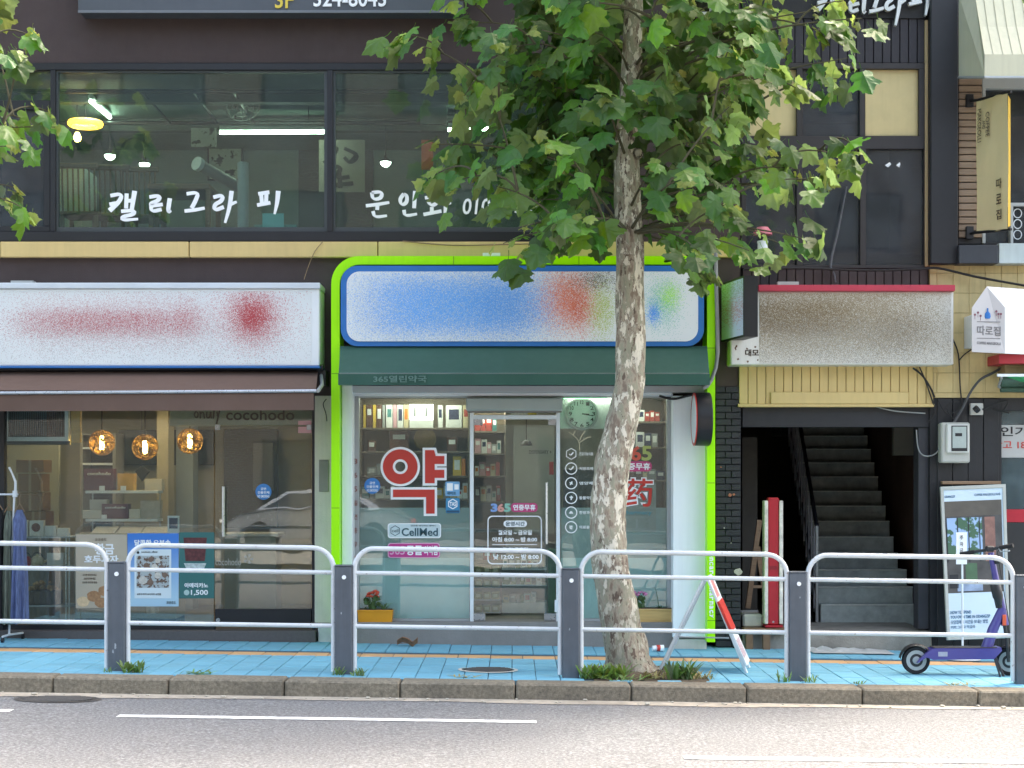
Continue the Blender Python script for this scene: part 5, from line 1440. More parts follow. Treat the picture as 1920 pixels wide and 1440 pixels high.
def blades(m, c, n, h, spread, rnd, w=.008, droop=.4):
    for i in range(n):
        a = rnd.uniform(0, 2 * PI); s_ = rnd.uniform(.3, 1) * spread; hh = h * rnd.uniform(.5, 1)
        pts = [Vector(c) + Vector((math.cos(a) * s_ * k / 4, math.sin(a) * s_ * .6 * k / 4, hh * (k / 4) - droop * hh * (k / 4) ** 3)) for k in range(5)]
        sd = Vector((-math.sin(a), math.cos(a), 0)) * w
        m.quadsheet([[p - sd * (1 - k / 4.2), p + sd * (1 - k / 4.2)] for k, p in enumerate(pts)])
rf = random.Random(3)
tq, zt_ = trough(670, 736, 1145, 1171, -.1, mk('orange_planter', 'dd9420', .5, .05, 6), 'orange plastic flower box with red blooms on pharmacy ledge')
p = thing('red_flower', 'red flowering plant in the orange flower box', 'plant', W(697, 1145, -.02))
m = MB()
for i in range(26):
    c = Vector(W(697 + rf.uniform(-13, 13), 1143 - rf.uniform(0, 22), -.03 + rf.uniform(-.04, .05))); a = rf.uniform(0, 6.28); u = Vector((math.cos(a), rf.uniform(-.5, .5), math.sin(a))).normalized() * .03; v = u.cross(Vector((0, 1, .3))).normalized() * .02
    m.add([c - u, c - v, c + u, c + v], [(0, 1, 2, 3)])
m.build('foliage', M_leafd, p)
bl = MB().lathe([(.001, .012), (.012, .010), (.020, 0), (.001, -.012)], (0, 0, 0), 'z', 7)
blm = bl.mesh('bloom', mk('coral_bloom', 'd5523a', .6, .15, 40), False)
for i in range(16):
    o = link('bloom', blm, p); o.location = W(697 + rf.uniform(-13, 13), 1112 + rf.uniform(-4, 8), -.03 + rf.uniform(-.05, .04)); o.rotation_euler = (rf.uniform(-.8, .8), rf.uniform(-.8, .8), 0)
m = MB()
for i in range(7): m.tube([W(697 + rf.uniform(-5, 5), 1146, -.02), W(697 + rf.uniform(-12, 12), 1116, -.02)], .004, 4)
m.build('stem', M_leafd, p)
p = thing('grassy_plant', 'thin grassy plant at right in the orange flower box', 'plant', W(722, 1145, -.02))
m = MB(); blades(m, W(720, 1146, -.02), 34, .2, .2, rf, .005, .7); m.build('blades', mk('grassy_leaf', '5d7a48', .6, .2, 20), p)
tq, zt_ = trough(1168, 1262, 1143, 1167, -.09, M_wood, 'pale wooden flower box right of the tree trunk')
p = thing('pink_flower', 'pink flowering plant in the wooden flower box', 'plant', W(1200, 1143, -.02))
m = MB()
for i in range(24):
    c = Vector(W(1199 + rf.uniform(-9, 9), 1141 - rf.uniform(0, 22), -.03 + rf.uniform(-.03, .04))); a = rf.uniform(0, 6.28); u = Vector((math.cos(a), rf.uniform(-.5, .5), math.sin(a))).normalized() * .028; v = u.cross(Vector((0, 1, .3))).normalized() * .02
    m.add([c - u, c - v, c + u, c + v], [(0, 1, 2, 3)])
m.build('foliage', M_leafd, p)
blm2 = MB().lathe([(.001, .010), (.012, .008), (.020, 0), (.001, -.012)], (0, 0, 0), 'z', 7).mesh('bloom', mk('pink_bloom', 'c678a0', .6, .15, 40), False)
for i in range(12):
    o = link('bloom', blm2, p); o.location = W(1200 + rf.uniform(-14, 14), 1112 + rf.uniform(-3, 5), -.04 + rf.uniform(-.03, .04)); o.rotation_euler = (rf.uniform(-.8, .8), rf.uniform(-.8, .8), 0)
p = thing('bare_sprig', 'bare upright sprig at the right of wooden flower box', 'plant', W(1236, 1143, -.02))
MB().tube([W(1236, 1144, -.02), W(1233, 1120, -.02), W(1229, 1103, -.02)], [.004, .003, .002], 5).build('stem', M_leafd, p)
m = MB(); blades(m, W(1238, 1144, -.02), 12, .09, .1, rf, .01, .5); m.build('leaves', M_leafd, p)
# fallen brown leaf
c = Vector(W(764, 1211, -.35)); c.z = gz(c.x) + .004
tag(MB().quadsheet([[c + Vector((-.1 + .05 * i, .04 * j - .04, .012 + .05 * abs(j - 1) + .03 * math.sin(i * 1.3) + (.05 if i == 4 else 0))) for j in range(3)] for i in range(5)]).build('fallen_leaf', mk('dry_leaf', '8a6248', .8, .2, 30)), 'curled dry brown leaf lying before the pharmacy ledge', 'leaf')
c = Vector(W(1234, 1219, -.5)); c.z = gz(c.x)
t = thing('paper_cup', 'crushed white and red paper cup lying on the pavement', 'cup', tuple(c))
MB().tube([c + Vector((-.055, 0, .035)), c + Vector((.0, .01, .035)), c + Vector((.055, .015, .033))], [.025, .03, .034], 12).build('cup_body', M_wht, t, True)
MB().tube([c + Vector((-.02, .0, .035)), c + Vector((.015, .012, .035))], [.0295, .0325], 12, False).build('red_band', M_red, t, True)

# ================================================================== narrow house with the staircase
hB = thing('stair_house', 'narrow dark house with cream panels upstairs and open staircase below', 'building', (X(1560, 0), 0, 0))
bl, br = X(1388, 0) + .004, X(1757, 0); bri = 4.93
wm = MB()
wm.box(bl, br, .06, .3, Z(118, .06), HTOP - .6)
wm.box(bl, br, .06, .3, Z(800, .06), Z(503, .06))
wm.box(bl, bri, 8.7, 9, -.3, HTOP - .6); wm.box(bl, bl + .1, .3, 8.7, Z(690, 0), HTOP - .6); wm.box(bri - .1, bri, .3, 8.7, -.3, HTOP - .6)
wm.box(bl + .1, bri - .1, .3, 8.7, HTOP - .85, HTOP - .6); wm.box(bl + .1, br - .1, .3, 3.0, Z(503, .06) - .1, Z(503, .06))
wm.build('wall', M_blackwall, hB)
M_plank = mk('dark_plank', '2a272e', .6, .15, 4, .1, 50, stretch=(1, 1, .3))
M_plank2 = mk('brownish_plank', '453a3a', .6, .15, 4, .1, 50, stretch=(1, 1, .3))
def planks(px0, px1, py0, py1, y, w, mats, parent, dep=.03, gap=1.2, ztop=None):
    px = px0; i = 0
    while px < px1 - 2:
        q = min(px + w, px1)
        MB().box(X(px, y) + .003, X(q - gap, y) + .003, y + random.uniform(-.002, .002), y + dep, Z(py1, y), ztop or Z(py0, y), .004).build('plank', random.choice(mats), parent)
        px = q; i += 1
planks(1392, 1734, 34, 118, .02, 16.4, [M_plank], hB, .04)
planks(1392, 1746, 503, 545, .02, 16.6, [M_plank, M_plank2, M_plank2], hB, .04)
MB().box(X(1392, .0), X(1735, 0), .0, .06, Z(34, 0), HTOP - .7).build('fascia_board', M_blackwall, hB)
# big metal letters on the fascia
t = thing('fascia_lettering', 'white raised brush-written letters at top right behind leaves', 'lettering', W(1640, 50, -.05))
for nm, a, b, dy in (('kael', 1530, 1580, 0), ('ri', 1590, 1622, 0), ('geu', 1628, 1655, 0), ('ra', 1658, 1696, 0), ('pi', 1702, 1742, 0)):
    brush('letter', B1[nm], a, b, -22, 50 if nm in ('ra', 'kael') else 34, -.02, mk('letter_silver', 'c9cccb', .35, .05, metal=.3), t, .035, .05)
# cream trim, windows
MB().box(X(1734.5, -.01), X(1742, -.01), -.01, .06, Z(500, 0), Z(38, 0), .004).build('corner_trim', mk('tan_trim', 'b59d78', .6, .1, 4), hB)
wf = MB()
for a in ((1390, 1734, 118, 129), (1390, 1734, 255, 279), (1390, 1734, 497, 503), (1390, 1399, 129, 255), (1494, 1505, 129, 255), (1612, 1622, 129, 255), (1723, 1734, 129, 255), (1390, 1399, 279, 497), (1494, 1505, 279, 497), (1613, 1624, 279, 497), (1732.5, 1734, 279, 497)):
    wf.pbox(*a, .0, .14, .003)
M_wfb = mk('brown_black_frame', '2b2627', .5, .15, 6)
wo = wf.build('window_frame', M_wfb, hB)
M_cpan = mk('cream_panel', 'cfbd8c', .6, .05, 6, .1, 200, streak=.08)
for a in ((1399, 1494), (1622, 1723)): MB().pbox(a[0] + .5, a[1] - .5, 129.5, 254.5, .05, .08).build('cream_panel', M_cpan, wo)
MB().pbox(1505, 1612, 129, 255, .05, .058).build('pane', M_glassd, wo)
M_slat = mk('slate_slat', '2a2f3c', .5, .15, 5)
for k in range(6): MB().pbox(1506, 1611, 134 + 20 * k, 151 + 20 * k, .09 + .01 * (k % 2), .11).build('louvre', M_slat, wo)
for a in ((1399, 1494), (1505, 1613), (1624, 1732)): MB().pbox(a[0], a[1], 279, 497, .05, .058).build('pane', M_glassd, wo)
for a in ((1659, 1671, 304, 314), (1680, 1688, 304, 314)):
    MB().prism([(X(a[0], .048), Z(a[2] + 6, .048)), (X(a[0] + 6, .048), Z(a[3], .048)), (X(a[1], .048), Z(a[2] + 4, .048)), (X((a[0] + a[1]) / 2 + 3, .048), Z(a[2], .048))], .044, .049).build('paper_scrap', M_wht, wo)
# upstairs room behind the dusty panes: boards and a torn cable
MB().box(bl + .1, br - .1, 1.6, 1.7, Z(503, 0), Z(118, 0)).build('inner_wall', mk('inner_grey', '454b52', .8, .3, 2), hB)
MB().box(bl + .1, br - .1, .3, 1.6, Z(118, 0), Z(118, 0) + .05).build('inner_ceiling', mk('inner_grey', '454b52', .8, .3, 2), hB)
t = thing('hanging_cable', 'grey frayed cable hanging down the dusty upper windows', 'cable', W(1565, 530, -.02))
MB().tube([W(1588, 350, -.04), W(1578, 400, -.05), W(1570, 440, -.05), W(1560, 480, -.05), W(1557, 500, -.06), W(1564, 515, -.06), W(1566, 530, -.06)], [.006, .009, .011, .012, .012, .014, .014], 7).build('cable', mk('grey_fray', '5c5e62', .8, .3, 30), t, True)
# siren lamp behind leaves
c = Vector(W(1430, 452, -.22))
t = thing('alarm_light', 'pink capped alarm light on white base among the leaves', 'lamp', tuple(c))
MB().lathe([(.05, -.09), (.05, -.02), (.055, -.02), (.055, .0)], c, 'z', 16).build('base', M_white, t, True)
MB().lathe([(.05, .0), (.05, .05), (.048, .06)], c, 'z', 16).build('dark_band', M_black, t, True)
MB().lathe([(.095, .06), (.09, .09), (.06, .125), (.055, .135), (.001, .14)], c, 'z', 18).build('cap', mk('pink_cap', 'c8707c', .45, .1, 9), t, True)
MB().tube([c + Vector((0, 0, -.09)), c + Vector((0, .05, -.14)), c + Vector((0, .22, -.14))], .012, 6).build('bracket', M_black, t)

# long sign with scattered brown print
ys = -.30
t = thing('stair_signboard', 'long white sign with scattered brown print and red top strip', 'sign', W(1578, 685, ys))
MB().pbox(1370, 1788, 546, 684, ys, .0, .01).build('box', mk('old_sign_white', 'dcdcd6', .4, .05, 4, streak=.12, dirt=.1), t)
MB().pbox(1422, 1791, 534, 545.5, ys - .06, -.02, .004).build('red_strip', mk('red_strip', 'b8354a', .45, .08, 5), t)
sp = speckle('stair_print', 'd6d4cc', [(X(1570, ys), Z(600, ys), 1.05, .38, '94866c', .8), (X(1480, ys), Z(596, ys), .7, .17, '6b5636', .6), (X(1690, ys), Z(622, ys), .35, .22, '6b5636', .45), (X(1600, ys), Z(650, ys), 1.0, .3, '8a8a84', .35)])
MB().pbox(1424, 1783, 549, 681, ys - .004, ys - .0005).build('printed_face', sp, t)
text('letters', '대모', 1397, 1423, 655, 668, ys - .0005, mk('dark_brown_letter', '3d3026', .6, .1), t, .03)
M_rust = mk('rust_stain', '6b503c', .9, .3, 20)
for k in range(7):
    px = 1378 + random.uniform(0, 44); py = random.choice((random.uniform(640, 655), random.uniform(670, 681)))
    MB().prism([(X(px, ys) + random.uniform(.004, .014) * math.cos(a), Z(py, ys) + random.uniform(.004, .02) * math.sin(a)) for a in [2 * PI * i / 9 for i in range(9)]], ys - .0015, ys - .0003).build('rust_patch', M_rust, t)
MB().pbox(1458, 1498, 528, 534, ys - .03, ys + .05).build('bracket', M_alu, t)
# brown pier and black brick pillar between the houses
MB().box(X(1343, -.03), X(1388, -.03), -.03, .0, Z(727, -.03), Z(484, -.03)).build('pier_facing', M_brown, hA)
pil = thing('brick_pillar', 'black painted brick pillar between pharmacy and staircase', 'pillar', W(1366, 1210, -.05))
MB().box(X(1345, 0), X(1388, 0), -.03, .3, -.35, Z(728, 0)).build('core', mk('brick_mortar', '1a1b20', .8, .2, 8), pil)
M_bb = mk('black_brick', '202128', .6, .2, 9, .4, 60, dirt=.12)
hcourse = 12.2; w_full = X(1390, -.05) - X(1342, -.05)
bmF = MB().box(0, w_full * .62 - .006, -.022, 0, 0, hcourse / S(-.05) - .006, .004).mesh('brick', M_bb)
bmH = MB().box(0, w_full * .38 - .006, -.022, 0, 0, hcourse / S(-.05) - .006, .004).mesh('brick', M_bb)
py = 1212; r = 0
while py > 735:
    xs0 = X(1342, -.05); z = Z(py, -.03)
    for k in range(2):
        first_full = (r % 2 == 0)
        msh = (bmF if (k == 0) == first_full else bmH)
        off = 0 if k == 0 else (w_full * .62 if first_full else w_full * .38)
        o = link('brick', msh, pil); o.location = (xs0 + off, -.03 + random.uniform(-.003, .003), z)
    py -= hcourse; r += 1
for px, py, r_ in ((1369, 928, .018), (1376, 927, .013), (1352, 876, .008), (1384, 1072, .04), (1371, 1018, .006), (1358, 990, .008)):
    MB().prism([(X(px, -.06) + r_ * random.uniform(.7, 1.2) * math.cos(a), Z(py, -.06) + r_ * random.uniform(.6, 1.1) * math.sin(a)) for a in [2 * PI * i / 11 for i in range(11)]], -.057, -.0545).build('paint_chip', mk('chip_' + ('red' if py < 930 else 'pale'), 'b06a54' if py < 930 else 'b9b2a4', .9, .25, 40), pil)
# cream slatted band
cb = thing('cream_band', 'cream band of narrow upright boards above the stair opening', 'cladding', W(1567, 760, -.06))
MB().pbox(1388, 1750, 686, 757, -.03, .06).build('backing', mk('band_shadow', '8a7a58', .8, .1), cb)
px = 1386
while px < 1748:
    MB().box(X(px, -.06) + .002, X(min(px + 16.7, 1750), -.06) - .004, -.06, -.03, Z(757, -.06), Z(684, -.06), .003).build('board', M_cream, cb); px += 16.7
MB().pbox(1445, 1704, 735, 757, -.085, -.06, .006).build('ledge_strip', M_cream, cb)
MB().pbox(1384, 1752, 757, 763, -.075, .1, .004).build('bottom_rail', M_cream, cb)
# dark lintel
MB().pbox(1392, 1750, 763, 801, .02, .06, .004).build('lintel', mk('lintel_dark', '1f2025', .6, .12, 4, dirt=.1), hB)
# stairwell
zs = Z(1180, .2)
x0s, x1s = X(1391, 0), 4.72
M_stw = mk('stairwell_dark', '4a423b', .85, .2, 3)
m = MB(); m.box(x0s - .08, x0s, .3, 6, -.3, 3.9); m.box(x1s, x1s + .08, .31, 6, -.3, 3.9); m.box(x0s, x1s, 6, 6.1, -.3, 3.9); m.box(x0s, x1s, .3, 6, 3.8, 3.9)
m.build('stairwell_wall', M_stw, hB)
MB().pbox(1722, 1745, 800, 1180, .05, .25, .004).build('door_jamb', mk('jamb_dark', '35363b', .6, .15, 4), hB)
MB().box(x0s, X(1744, 0), -.06, 1.0, -.35, zs, .006).build('stair_landing', mk('worn_landing', '948e84', .85, .2, 6, .3, 60, dirt=.4), hB)
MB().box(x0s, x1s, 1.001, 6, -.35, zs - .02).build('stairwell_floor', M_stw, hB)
M_step = mk('worn_stair', 'a4aca8', .75, .22, 9, .2, 50, dirt=.3); M_nose = mk('stair_nosing', 'cfd2cb', .5, .15, 20)
zstep = Z(1134, 1.0)
for i in range(14):
    y = 1.0 + .27 * i; z = zstep + .17 * i
    xa = 3.27 + .022 * i; xb = (X(1724, 1.0) if i < 3 else 4.23 + .018 * i)
    st = MB().box(xa, xb, y, y + .29 if i < 13 else 6, (z - .17 if i else zs) - .12, z, .008).build('step', M_step, hB)
    MB().box(xa + .002, xb - .002, y - .012, y + .03, z - .006, z + .006, .003).build('nosing', M_nose, st)
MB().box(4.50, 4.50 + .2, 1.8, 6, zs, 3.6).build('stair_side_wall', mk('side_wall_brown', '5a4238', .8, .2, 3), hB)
ibox('pale_square', 1676, 1716, 798, 854, 1.6, .1, mk('pale_square_grey', '7c7a72', .6, .1), 'pale square on the stairwell wall', 'panel')  # plain pale square high in the stairwell
# balustrade
bt = thing('stair_railing', 'black stair railing with thin balusters and pale newel post', 'railing', (3.23, 1.0, zs))
MB().box(3.215, 3.245, .985, 1.015, zs, Z(986, 1.0), .004).build('newel', mk('newel_grey', '8f918e', .5, .15, 9), bt)
for i in range(12):
    y = 1.15 + .27 * i; z = zstep + .17 * i
    MB().tube([(3.23 + .022 * i, y, z - .05), (3.23 + .022 * i, y, z + .83)], .009, 6).build('baluster', mk('baluster_metal', '86858a', .5, .2), bt)
MB().tube([(3.23, 1.0, Z(986, 1.0)), (3.23 + .022 * 11, 1.0 + .27 * 11, Z(986, 1.0) + .17 * 11)], .022, 8).build('handrail', M_black, bt, True)
MB().tube([(3.23, 1.0, Z(986, 1.0) - .72), (3.23 + .022 * 11, 1.0 + .27 * 11, Z(986, 1.0) + .17 * 11 - .72)], .016, 8).build('bottom_rail', M_black, bt, True)

# red standing sign, block, stool
ry = -.1
t = thing('red_sign_column', 'tall narrow red sign seen edge on with chrome edges', 'sign', W(1450, 1196, ry))
x0, x1 = X(1440, ry), X(1461, ry); zb_, zt_ = Z(1172, ry), Z(933, ry)
MB().box(x0, x1, ry, ry + .12, zb_, zt_, .012).build('body', mk('red_sign_metal', 'ae1f2c', .35, .05, 5), t)
for a, b in ((1433, 1440), (1461, 1468)):
    MB().box(X(a, ry), X(b, ry), ry - .012, ry + .13, zb_ + .01, zt_ - .03, .006).build('chrome_edge', mk('patchy_chrome', 'dcd6ca', .3, .3, 9, metal=.1), t)  # pale patches in the colour stand in for chrome reflections
MB().box(x0 - .03, x1 + .03, ry - .03, ry + .2, zb_ - .02, zb_).build('foot', mk('red_sign_metal', 'ae1f2c', .35, .05, 5), t)
MB().pbox(1443, 1458, 1061, 1068, ry - .004, ry - .0005).build('name_plate', mk('plate_red', '8a1824', .5, .1), t)
MB().prism(disc(X(1450, ry), Z(1166, ry), .01, 10), ry - .006, ry - .0005).build('bolt', M_chrome, t)
tag(MB().pbox(1393, 1431, 1152, 1177, -.02, .3, .02).build('white_block', mk('white_block', 'b9b6ab', .8, .15, 12, .3, 50, dirt=.2)), 'dirty white block on the stool beside the red sign', 'block')
t = thing('wooden_stool', 'low wooden stool under the red sign by the stairs', 'stool', W(1440, 1222, -.1))
MB().pbox(1395, 1478, 1179, 1187, -.16, .25, .006).build('seat', mk('stool_wood', '7d6048', .8, .2, 6, dirt=.2), t)
for px, yy in ((1408, .12), (1472, .12), (1404, -.12), (1436, -.12)): MB().box(X(px, -.1) - .035, X(px, -.1) + .035, yy - .03, yy + .03, gz(X(px, -.1)) - .01, Z(1187, -.16), .004).build('leg', MATS['stool_wood'], t)
tag(MB().pbox(1410, 1456, 1188, 1206, -.05, .1, .005).build('red_crate', mk('dull_red', '7a3428', .7, .15, 8)), 'dull red tub under the wooden stool', 'tub')
t = thing('old_ladder', 'dark wooden trestle leaning beside the brick pillar', 'trestle', W(1410, 1175, .5))
for a, b in (((1424, 975, .5), (1402, 1140, .55)), ((1420, 1025, .62), (1440, 1150, .62))):
    MB().tube([W(*a), W(*b)], .035, 4).build('leg', M_brownwood, t)
MB().tube([W(1408, 1100, .55), W(1432, 1100, .6)], .02, 4).build('rung', M_brownwood, t)
tag(MB().pbox(1392, 1420, 820, 1150, 1.2, 1.3).build('old_door_leaf', mk('old_door', '3f3a34', .8, .25, 5, dirt=.3)), 'dull old door leaf standing at the left of the stairwell', 'door')
MB().box(X(1392, .0), X(1432, 0), .35, .37, Z(1148, .3), Z(1145, .3)).build('rail_bar', M_alu, hB)

# ================================================================== house at the right edge
hC = thing('corner_house', 'cream tiled and black clad house at the right edge', 'building', (X(1860, 0), 0, 0))
cl, cr = X(1757, 0) + .004, X(2250, 0)
wm = MB()
wm.box(cl, cr, .02, .3, Z(745, .02), Z(455, .02)); wm.box(cl, X(1797, 0), .02, .3, Z(455, .02), 9.8); wm.box(cl, cr, .02, .3, Z(145, .02), 9.8)
wm.box(bri + .01, cr, 8.7, 9, -.3, 9.8); wm.box(bri + .01, bri + .1, .3, 8.7, -.3, 9.8); wm.box(cr - .1, cr, .3, 8.7, -.3, 9.8); wm.box(bri + .1, cr - .1, .3, 8.7, 9.6, 9.8)
wm.box(cl, X(1872, 0), .02, .3, -.3, Z(745, .02)); wm.box(X(2150, 0), cr, .02, .3, -.3, Z(455, .02)); wm.box(X(2100, 0), cr, .02, .3, Z(455, .02), Z(145, .02))
wm.build('wall', M_blackwall, hC)
MB().box(X(1745, -.12), X(1797, -.12), -.12, .0, Z(495, -.12), 9.7, .01).build('black_pilaster', mk('pilaster_black', '191a20', .5, .12, 3, streak=.1), hC)
# cream tiles
tw, th = 30.2, 37.4
M_tile = mk('cream_tile', 'cbb682', .5, .06, 8, streak=.25, dirt=.06)
MB().box(X(1743, -.02), X(2100, -.02), -.012, .02, Z(746, -.02), Z(497, -.02)).build('tile_backing', mk('grout', '97855c', .9, .1), hC)
tile = MB().box(.0015, tw / S(-.03) - .0015, -.012, 0, .0015, th / S(-.03) - .0015, .002).mesh('tile', M_tile)
tileL = MB().box(.0015, 13 / S(-.03) - .0015, -.012, 0, .0015, th / S(-.03) - .0015, .002).mesh('tile', M_tile)
r = 0; py = 735 + th * .0
for py in [736.5 - th * k for k in range(7)]:
    if py - th < 474: pass
    o = link('tile', tileL, hC); o.location = (X(1744, -.03), -.012, Z(py, -.03))
    for k in range(8):
        px = 1757 + tw * k
        o = link('tile', tile, hC); o.location = (X(px, -.03), -.012 + random.uniform(-.001, .001), Z(py, -.03))
MB().box(X(1744, -.02), X(2000, -.02), -.022, -.012, Z(745.5, -.02), Z(737, -.02)).build('tile_edge_row', M_tile, hC)
# ledge, slats, upper window
MB().pbox(1798, 1872, 459, 494, -.2, .02, .006).build('slate_ledge', mk('slate_ledge', '30353d', .5, .15, 4, streak=.2), hC)
MB().pbox(1873, 2100, 456, 494, -.18, .02, .006).build('pale_ledge', mk('pale_ledge', 'b5c4c6', .5, .08, 4, streak=.15), hC)
M_sl = mk('weathered_slat', '8a7663', .75, .2, 3, .2, 40, stretch=(.5, 1, 14))
MB().pbox(1797, 1842, 146, 457, .0, .02).build('slat_backing', M_black, hC)
for k in range(24):
    py = 148 + 13 * k
    if py + 11 > 456: break
    MB().box(X(1797.5, -.03), X(1841, -.03), -.035, -.0005, Z(py + 11, -.03), Z(py, -.03), .004).build('slat', M_sl, hC)
m = MB()
for a in ((1842, 2100, 146, 166), (1842, 2100, 380, 386), (1842, 1848, 166, 456), (1895, 1900, 386, 456)): m.pbox(*a, -.02, .1, .003)
uo = m.build('upper_window_frame', mk('pale_frame', 'a9b0b2', .5, .05, 5), hC)
MB().pbox(1848, 2100, 166, 456, .05, .058).build('pane', M_glassd, uo)
MB().box(bri + .1, cr - .1, 1.5, 1.6, Z(456, 0), Z(140, 0)).build('inner_wall', MATS['inner_grey'], hC)
t = thing('door_grille', 'white scroll grille in the window at the right edge', 'grille', W(1908, 455, 0))
for k in range(3):
    c = Vector(W(1908, 400 + 20 * k, .03)); MB().tube([c + Vector((.04 * math.cos(a), 0, .045 * math.sin(a))) for a in [2 * PI * i / 14 for i in range(15)]], .005, 5, False).build('scroll', M_white, t, True)
# cream canopy
t = thing('cream_canopy', 'large cream fabric canopy at top right corner', 'awning', W(1860, 145, -.5))
M_can = mk('cream_canvas', 'c9c7ae', .8, .05, 1.5, .15, 120, streak=.12)
yk = -.75; zl = Z(143, yk); xk = X(1846, yk)
xw = X(1797, -.12)
P = [(xw, -.13, Z(145, -.12)), (xk, yk, zl), (xk, yk, Z(102, yk)), (X(1826, -.35), -.35, 6.4), (xw, -.13, 6.4)]
MB().add(P, [(0, 1, 2, 3, 4)]).build('side_flap', M_can, t)
rows = []
for i in range(13):
    x = xk + (2.6) * i / 12; dx = -(xk - X(1826, -.35))
    rows.append([(x, yk, zl + .004 * math.sin(i * 2)), (x, yk - .004, Z(102, yk)), (x + dx * .5, -.55, Z(50, -.55)), (x + dx, -.35, 6.4)])
MB().quadsheet(rows).build('canvas', M_can, t)
for k in range(7):
    x = X(1862 + 13 * k * 1.4, yk); MB().tube([(x, yk - .006, Z(102, yk)), (x + dx * .5, -.556, Z(50, -.55)), (x + dx, -.356, 6.4)], .003, 4).build('seam', mk('canvas_seam', 'a5a38c', .8, .05), t)
MB().tube([(xw, -.13, Z(146, -.12)), (xk, yk, zl - .01), (xk + 2.6, yk, zl - .01)], .014, 6).build('frame_bar', M_alu, t)
# yellow banner
t = thing('yellow_banner', 'tan upright fabric banner with sunlit yellow fold held by two black brackets', 'banner', W(1865, 435, -.5))
yA, yB2 = -.15, -.62
rows = []
for i in range(9):
    f = i / 8; y = yA + (yB2 - yA) * f
    pxl = 1831 + (1890 - 1831) * f; top = 186 + (174 - 186) * f; bot = 438 + (431 - 438) * f
    rows.append([(X(pxl, y), y + .015 * math.sin(2 * PI * k / 8 + i), Z(top + (bot - top) * k / 8, y)) for k in range(9)])
MB().quadsheet(rows).build('cloth', mk('tan_banner', 'e2cf9e', .75, .05, 3), t, True)
rows = [[(X(1890 + 9 * g, yB2 + .03 * g), yB2 + .1 * g, Z(178 + 4 * g + (248 - 10 * g) * k / 8, yB2)) for k in range(9)] for g in (0, .5, 1)]
MB().quadsheet(rows).build('sunny_fold', mk('sunlit_yellow_fold', 'e0b548', .75, .05, 3), t, True)  # sunlight on the right edge is put into this fold's colour
for py, q in ((190, 172), (438, 430)):
    MB().tube([W(1818, py, -.05), W(1831, py - 2, yA), W(1896, q, yB2 - .02)], .014, 6).build('arm', M_black, t)
    MB().pbox(1812, 1826, py - 14, py + 10, -.07, -.03, .004).build('bracket', M_black, t)
M_bn = mk('banner_letter', '4d3a2a', .7, 0)
def on_banner(ch, f, pyc, hpx, rot=False, wpx=12):
    y = yA + (yB2 - yA) * f - .03; px = 1831 + (1890 - 1831) * f
    U = Vector((X(1890, yB2) - X(1831, yA), yB2 - yA, 0)).normalized()
    c_ = Vector(W(px, pyc, y)); s_ = wpx / S(y); h_ = hpx / S(y)
    if rot: text3('letter', ch, c_ + Vector((0, 0, s_ / 2)) - U * h_, Vector((0, 0, -s_)), U * h_ * 2.2, (0, -.004, 0), M_bn, t, .0)
    else: text3('letter', ch, c_ - U * s_ * .8 - Vector((0, 0, h_ / 2)), U * s_ * 1.6, Vector((0, 0, h_)), (0, -.004, 0), M_bn, t, .01)
for k, ch in enumerate('따로집'): on_banner(ch, .70, 344 + 29 * k, 19, False, 10)
on_banner('COFFEE', .34, 233, 5, True, 46); on_banner('AND', .22, 234, 3.5, True, 16); on_banner('MAKGEOLLI', .08, 236, 5, True, 62)
# house-shaped light box
t = thing('house_shaped_sign', 'white house-shaped light box sign with blue bottle and Korean name', 'sign', W(1855, 663, -.6))
fy = -.62
prof = [(1822, 660), (1887, 662), (1887, 575), (1853, 536), (1822, 577)]
fx = [X(a, fy) for a, b in prof]; fz = [Z(b, fy) for a, b in prof]
n5 = 5; ang = Vector((.52, .48, 0))       # the box runs back to the right
vs = [(fx[i], fy + (.0 if i in (0, 4) else .05), fz[i]) for i in range(5)]
vs += [(v[0] + .9, v[1] + .45, v[2]) for v in vs]
MB().add(vs, [(0, 1, 2, 3, 4)] + [(i, i + 5, (i + 1) % 5 + 5, (i + 1) % 5) for i in range(5)] + [(9, 8, 7, 6, 5)]).build('box', mk('sign_pearl', 'd6d8dc', .4, .03, 3), t)
MB().add([(v[0], v[1] - .004, v[2]) for v in vs[:5]] + [(v[0], v[1] - .0005, v[2]) for v in vs[:5]], [(0, 1, 2, 3, 4)] + [(i, i + 5, (i + 1) % 5 + 5, (i + 1) % 5) for i in range(5)]).build('face', mk('sign_face_grey', 'b9b6b6', .5, .03, 3), t)
UF = Vector((fx[1] - fx[0], .05, fz[1] - fz[0])).normalized()
def on_face(px, py): 
    x = X(px, fy); return Vector((x, fy + .05 * (x - fx[0]) / (fx[1] - fx[0]) - .0045, Z(py, fy)))
M_gl = mk('grey_letter', '6b6a6c', .5, 0)
text3('letters', '따로집', on_face(1832, 628), UF * (47 / S(fy)), (0, 0, 18 / S(fy)), (0, -.003, 0), M_gl, t, .01)
text3('small_print', 'COFFEE MAKGEOLLI', on_face(1832, 645), UF * (47 / S(fy)), (0, 0, 5 / S(fy)), (0, -.003, 0), M_gl, t, .01)
for py in (603, 634): MB().tube([on_face(1832, py), on_face(1878, py)], .004, 4).build('rule', M_gl, t)
p_ = on_face(1853, 597)
MB().lathe([(.001, 0), (.024, .0), (.03, .02), (.026, .05), (.008, .07), (.008, .1), (.001, .1)], (p_.x, p_.y + .0, p_.z), 'z', 12).xf(Matrix.Translation((0, p_.y * .85, 0)) @ Matrix.Diagonal((1, .15, 1, 1))).build('bottle_mark', M_blue, t, True)
M_wine = mk('wine_mark', '7d4a58', .5, 0)
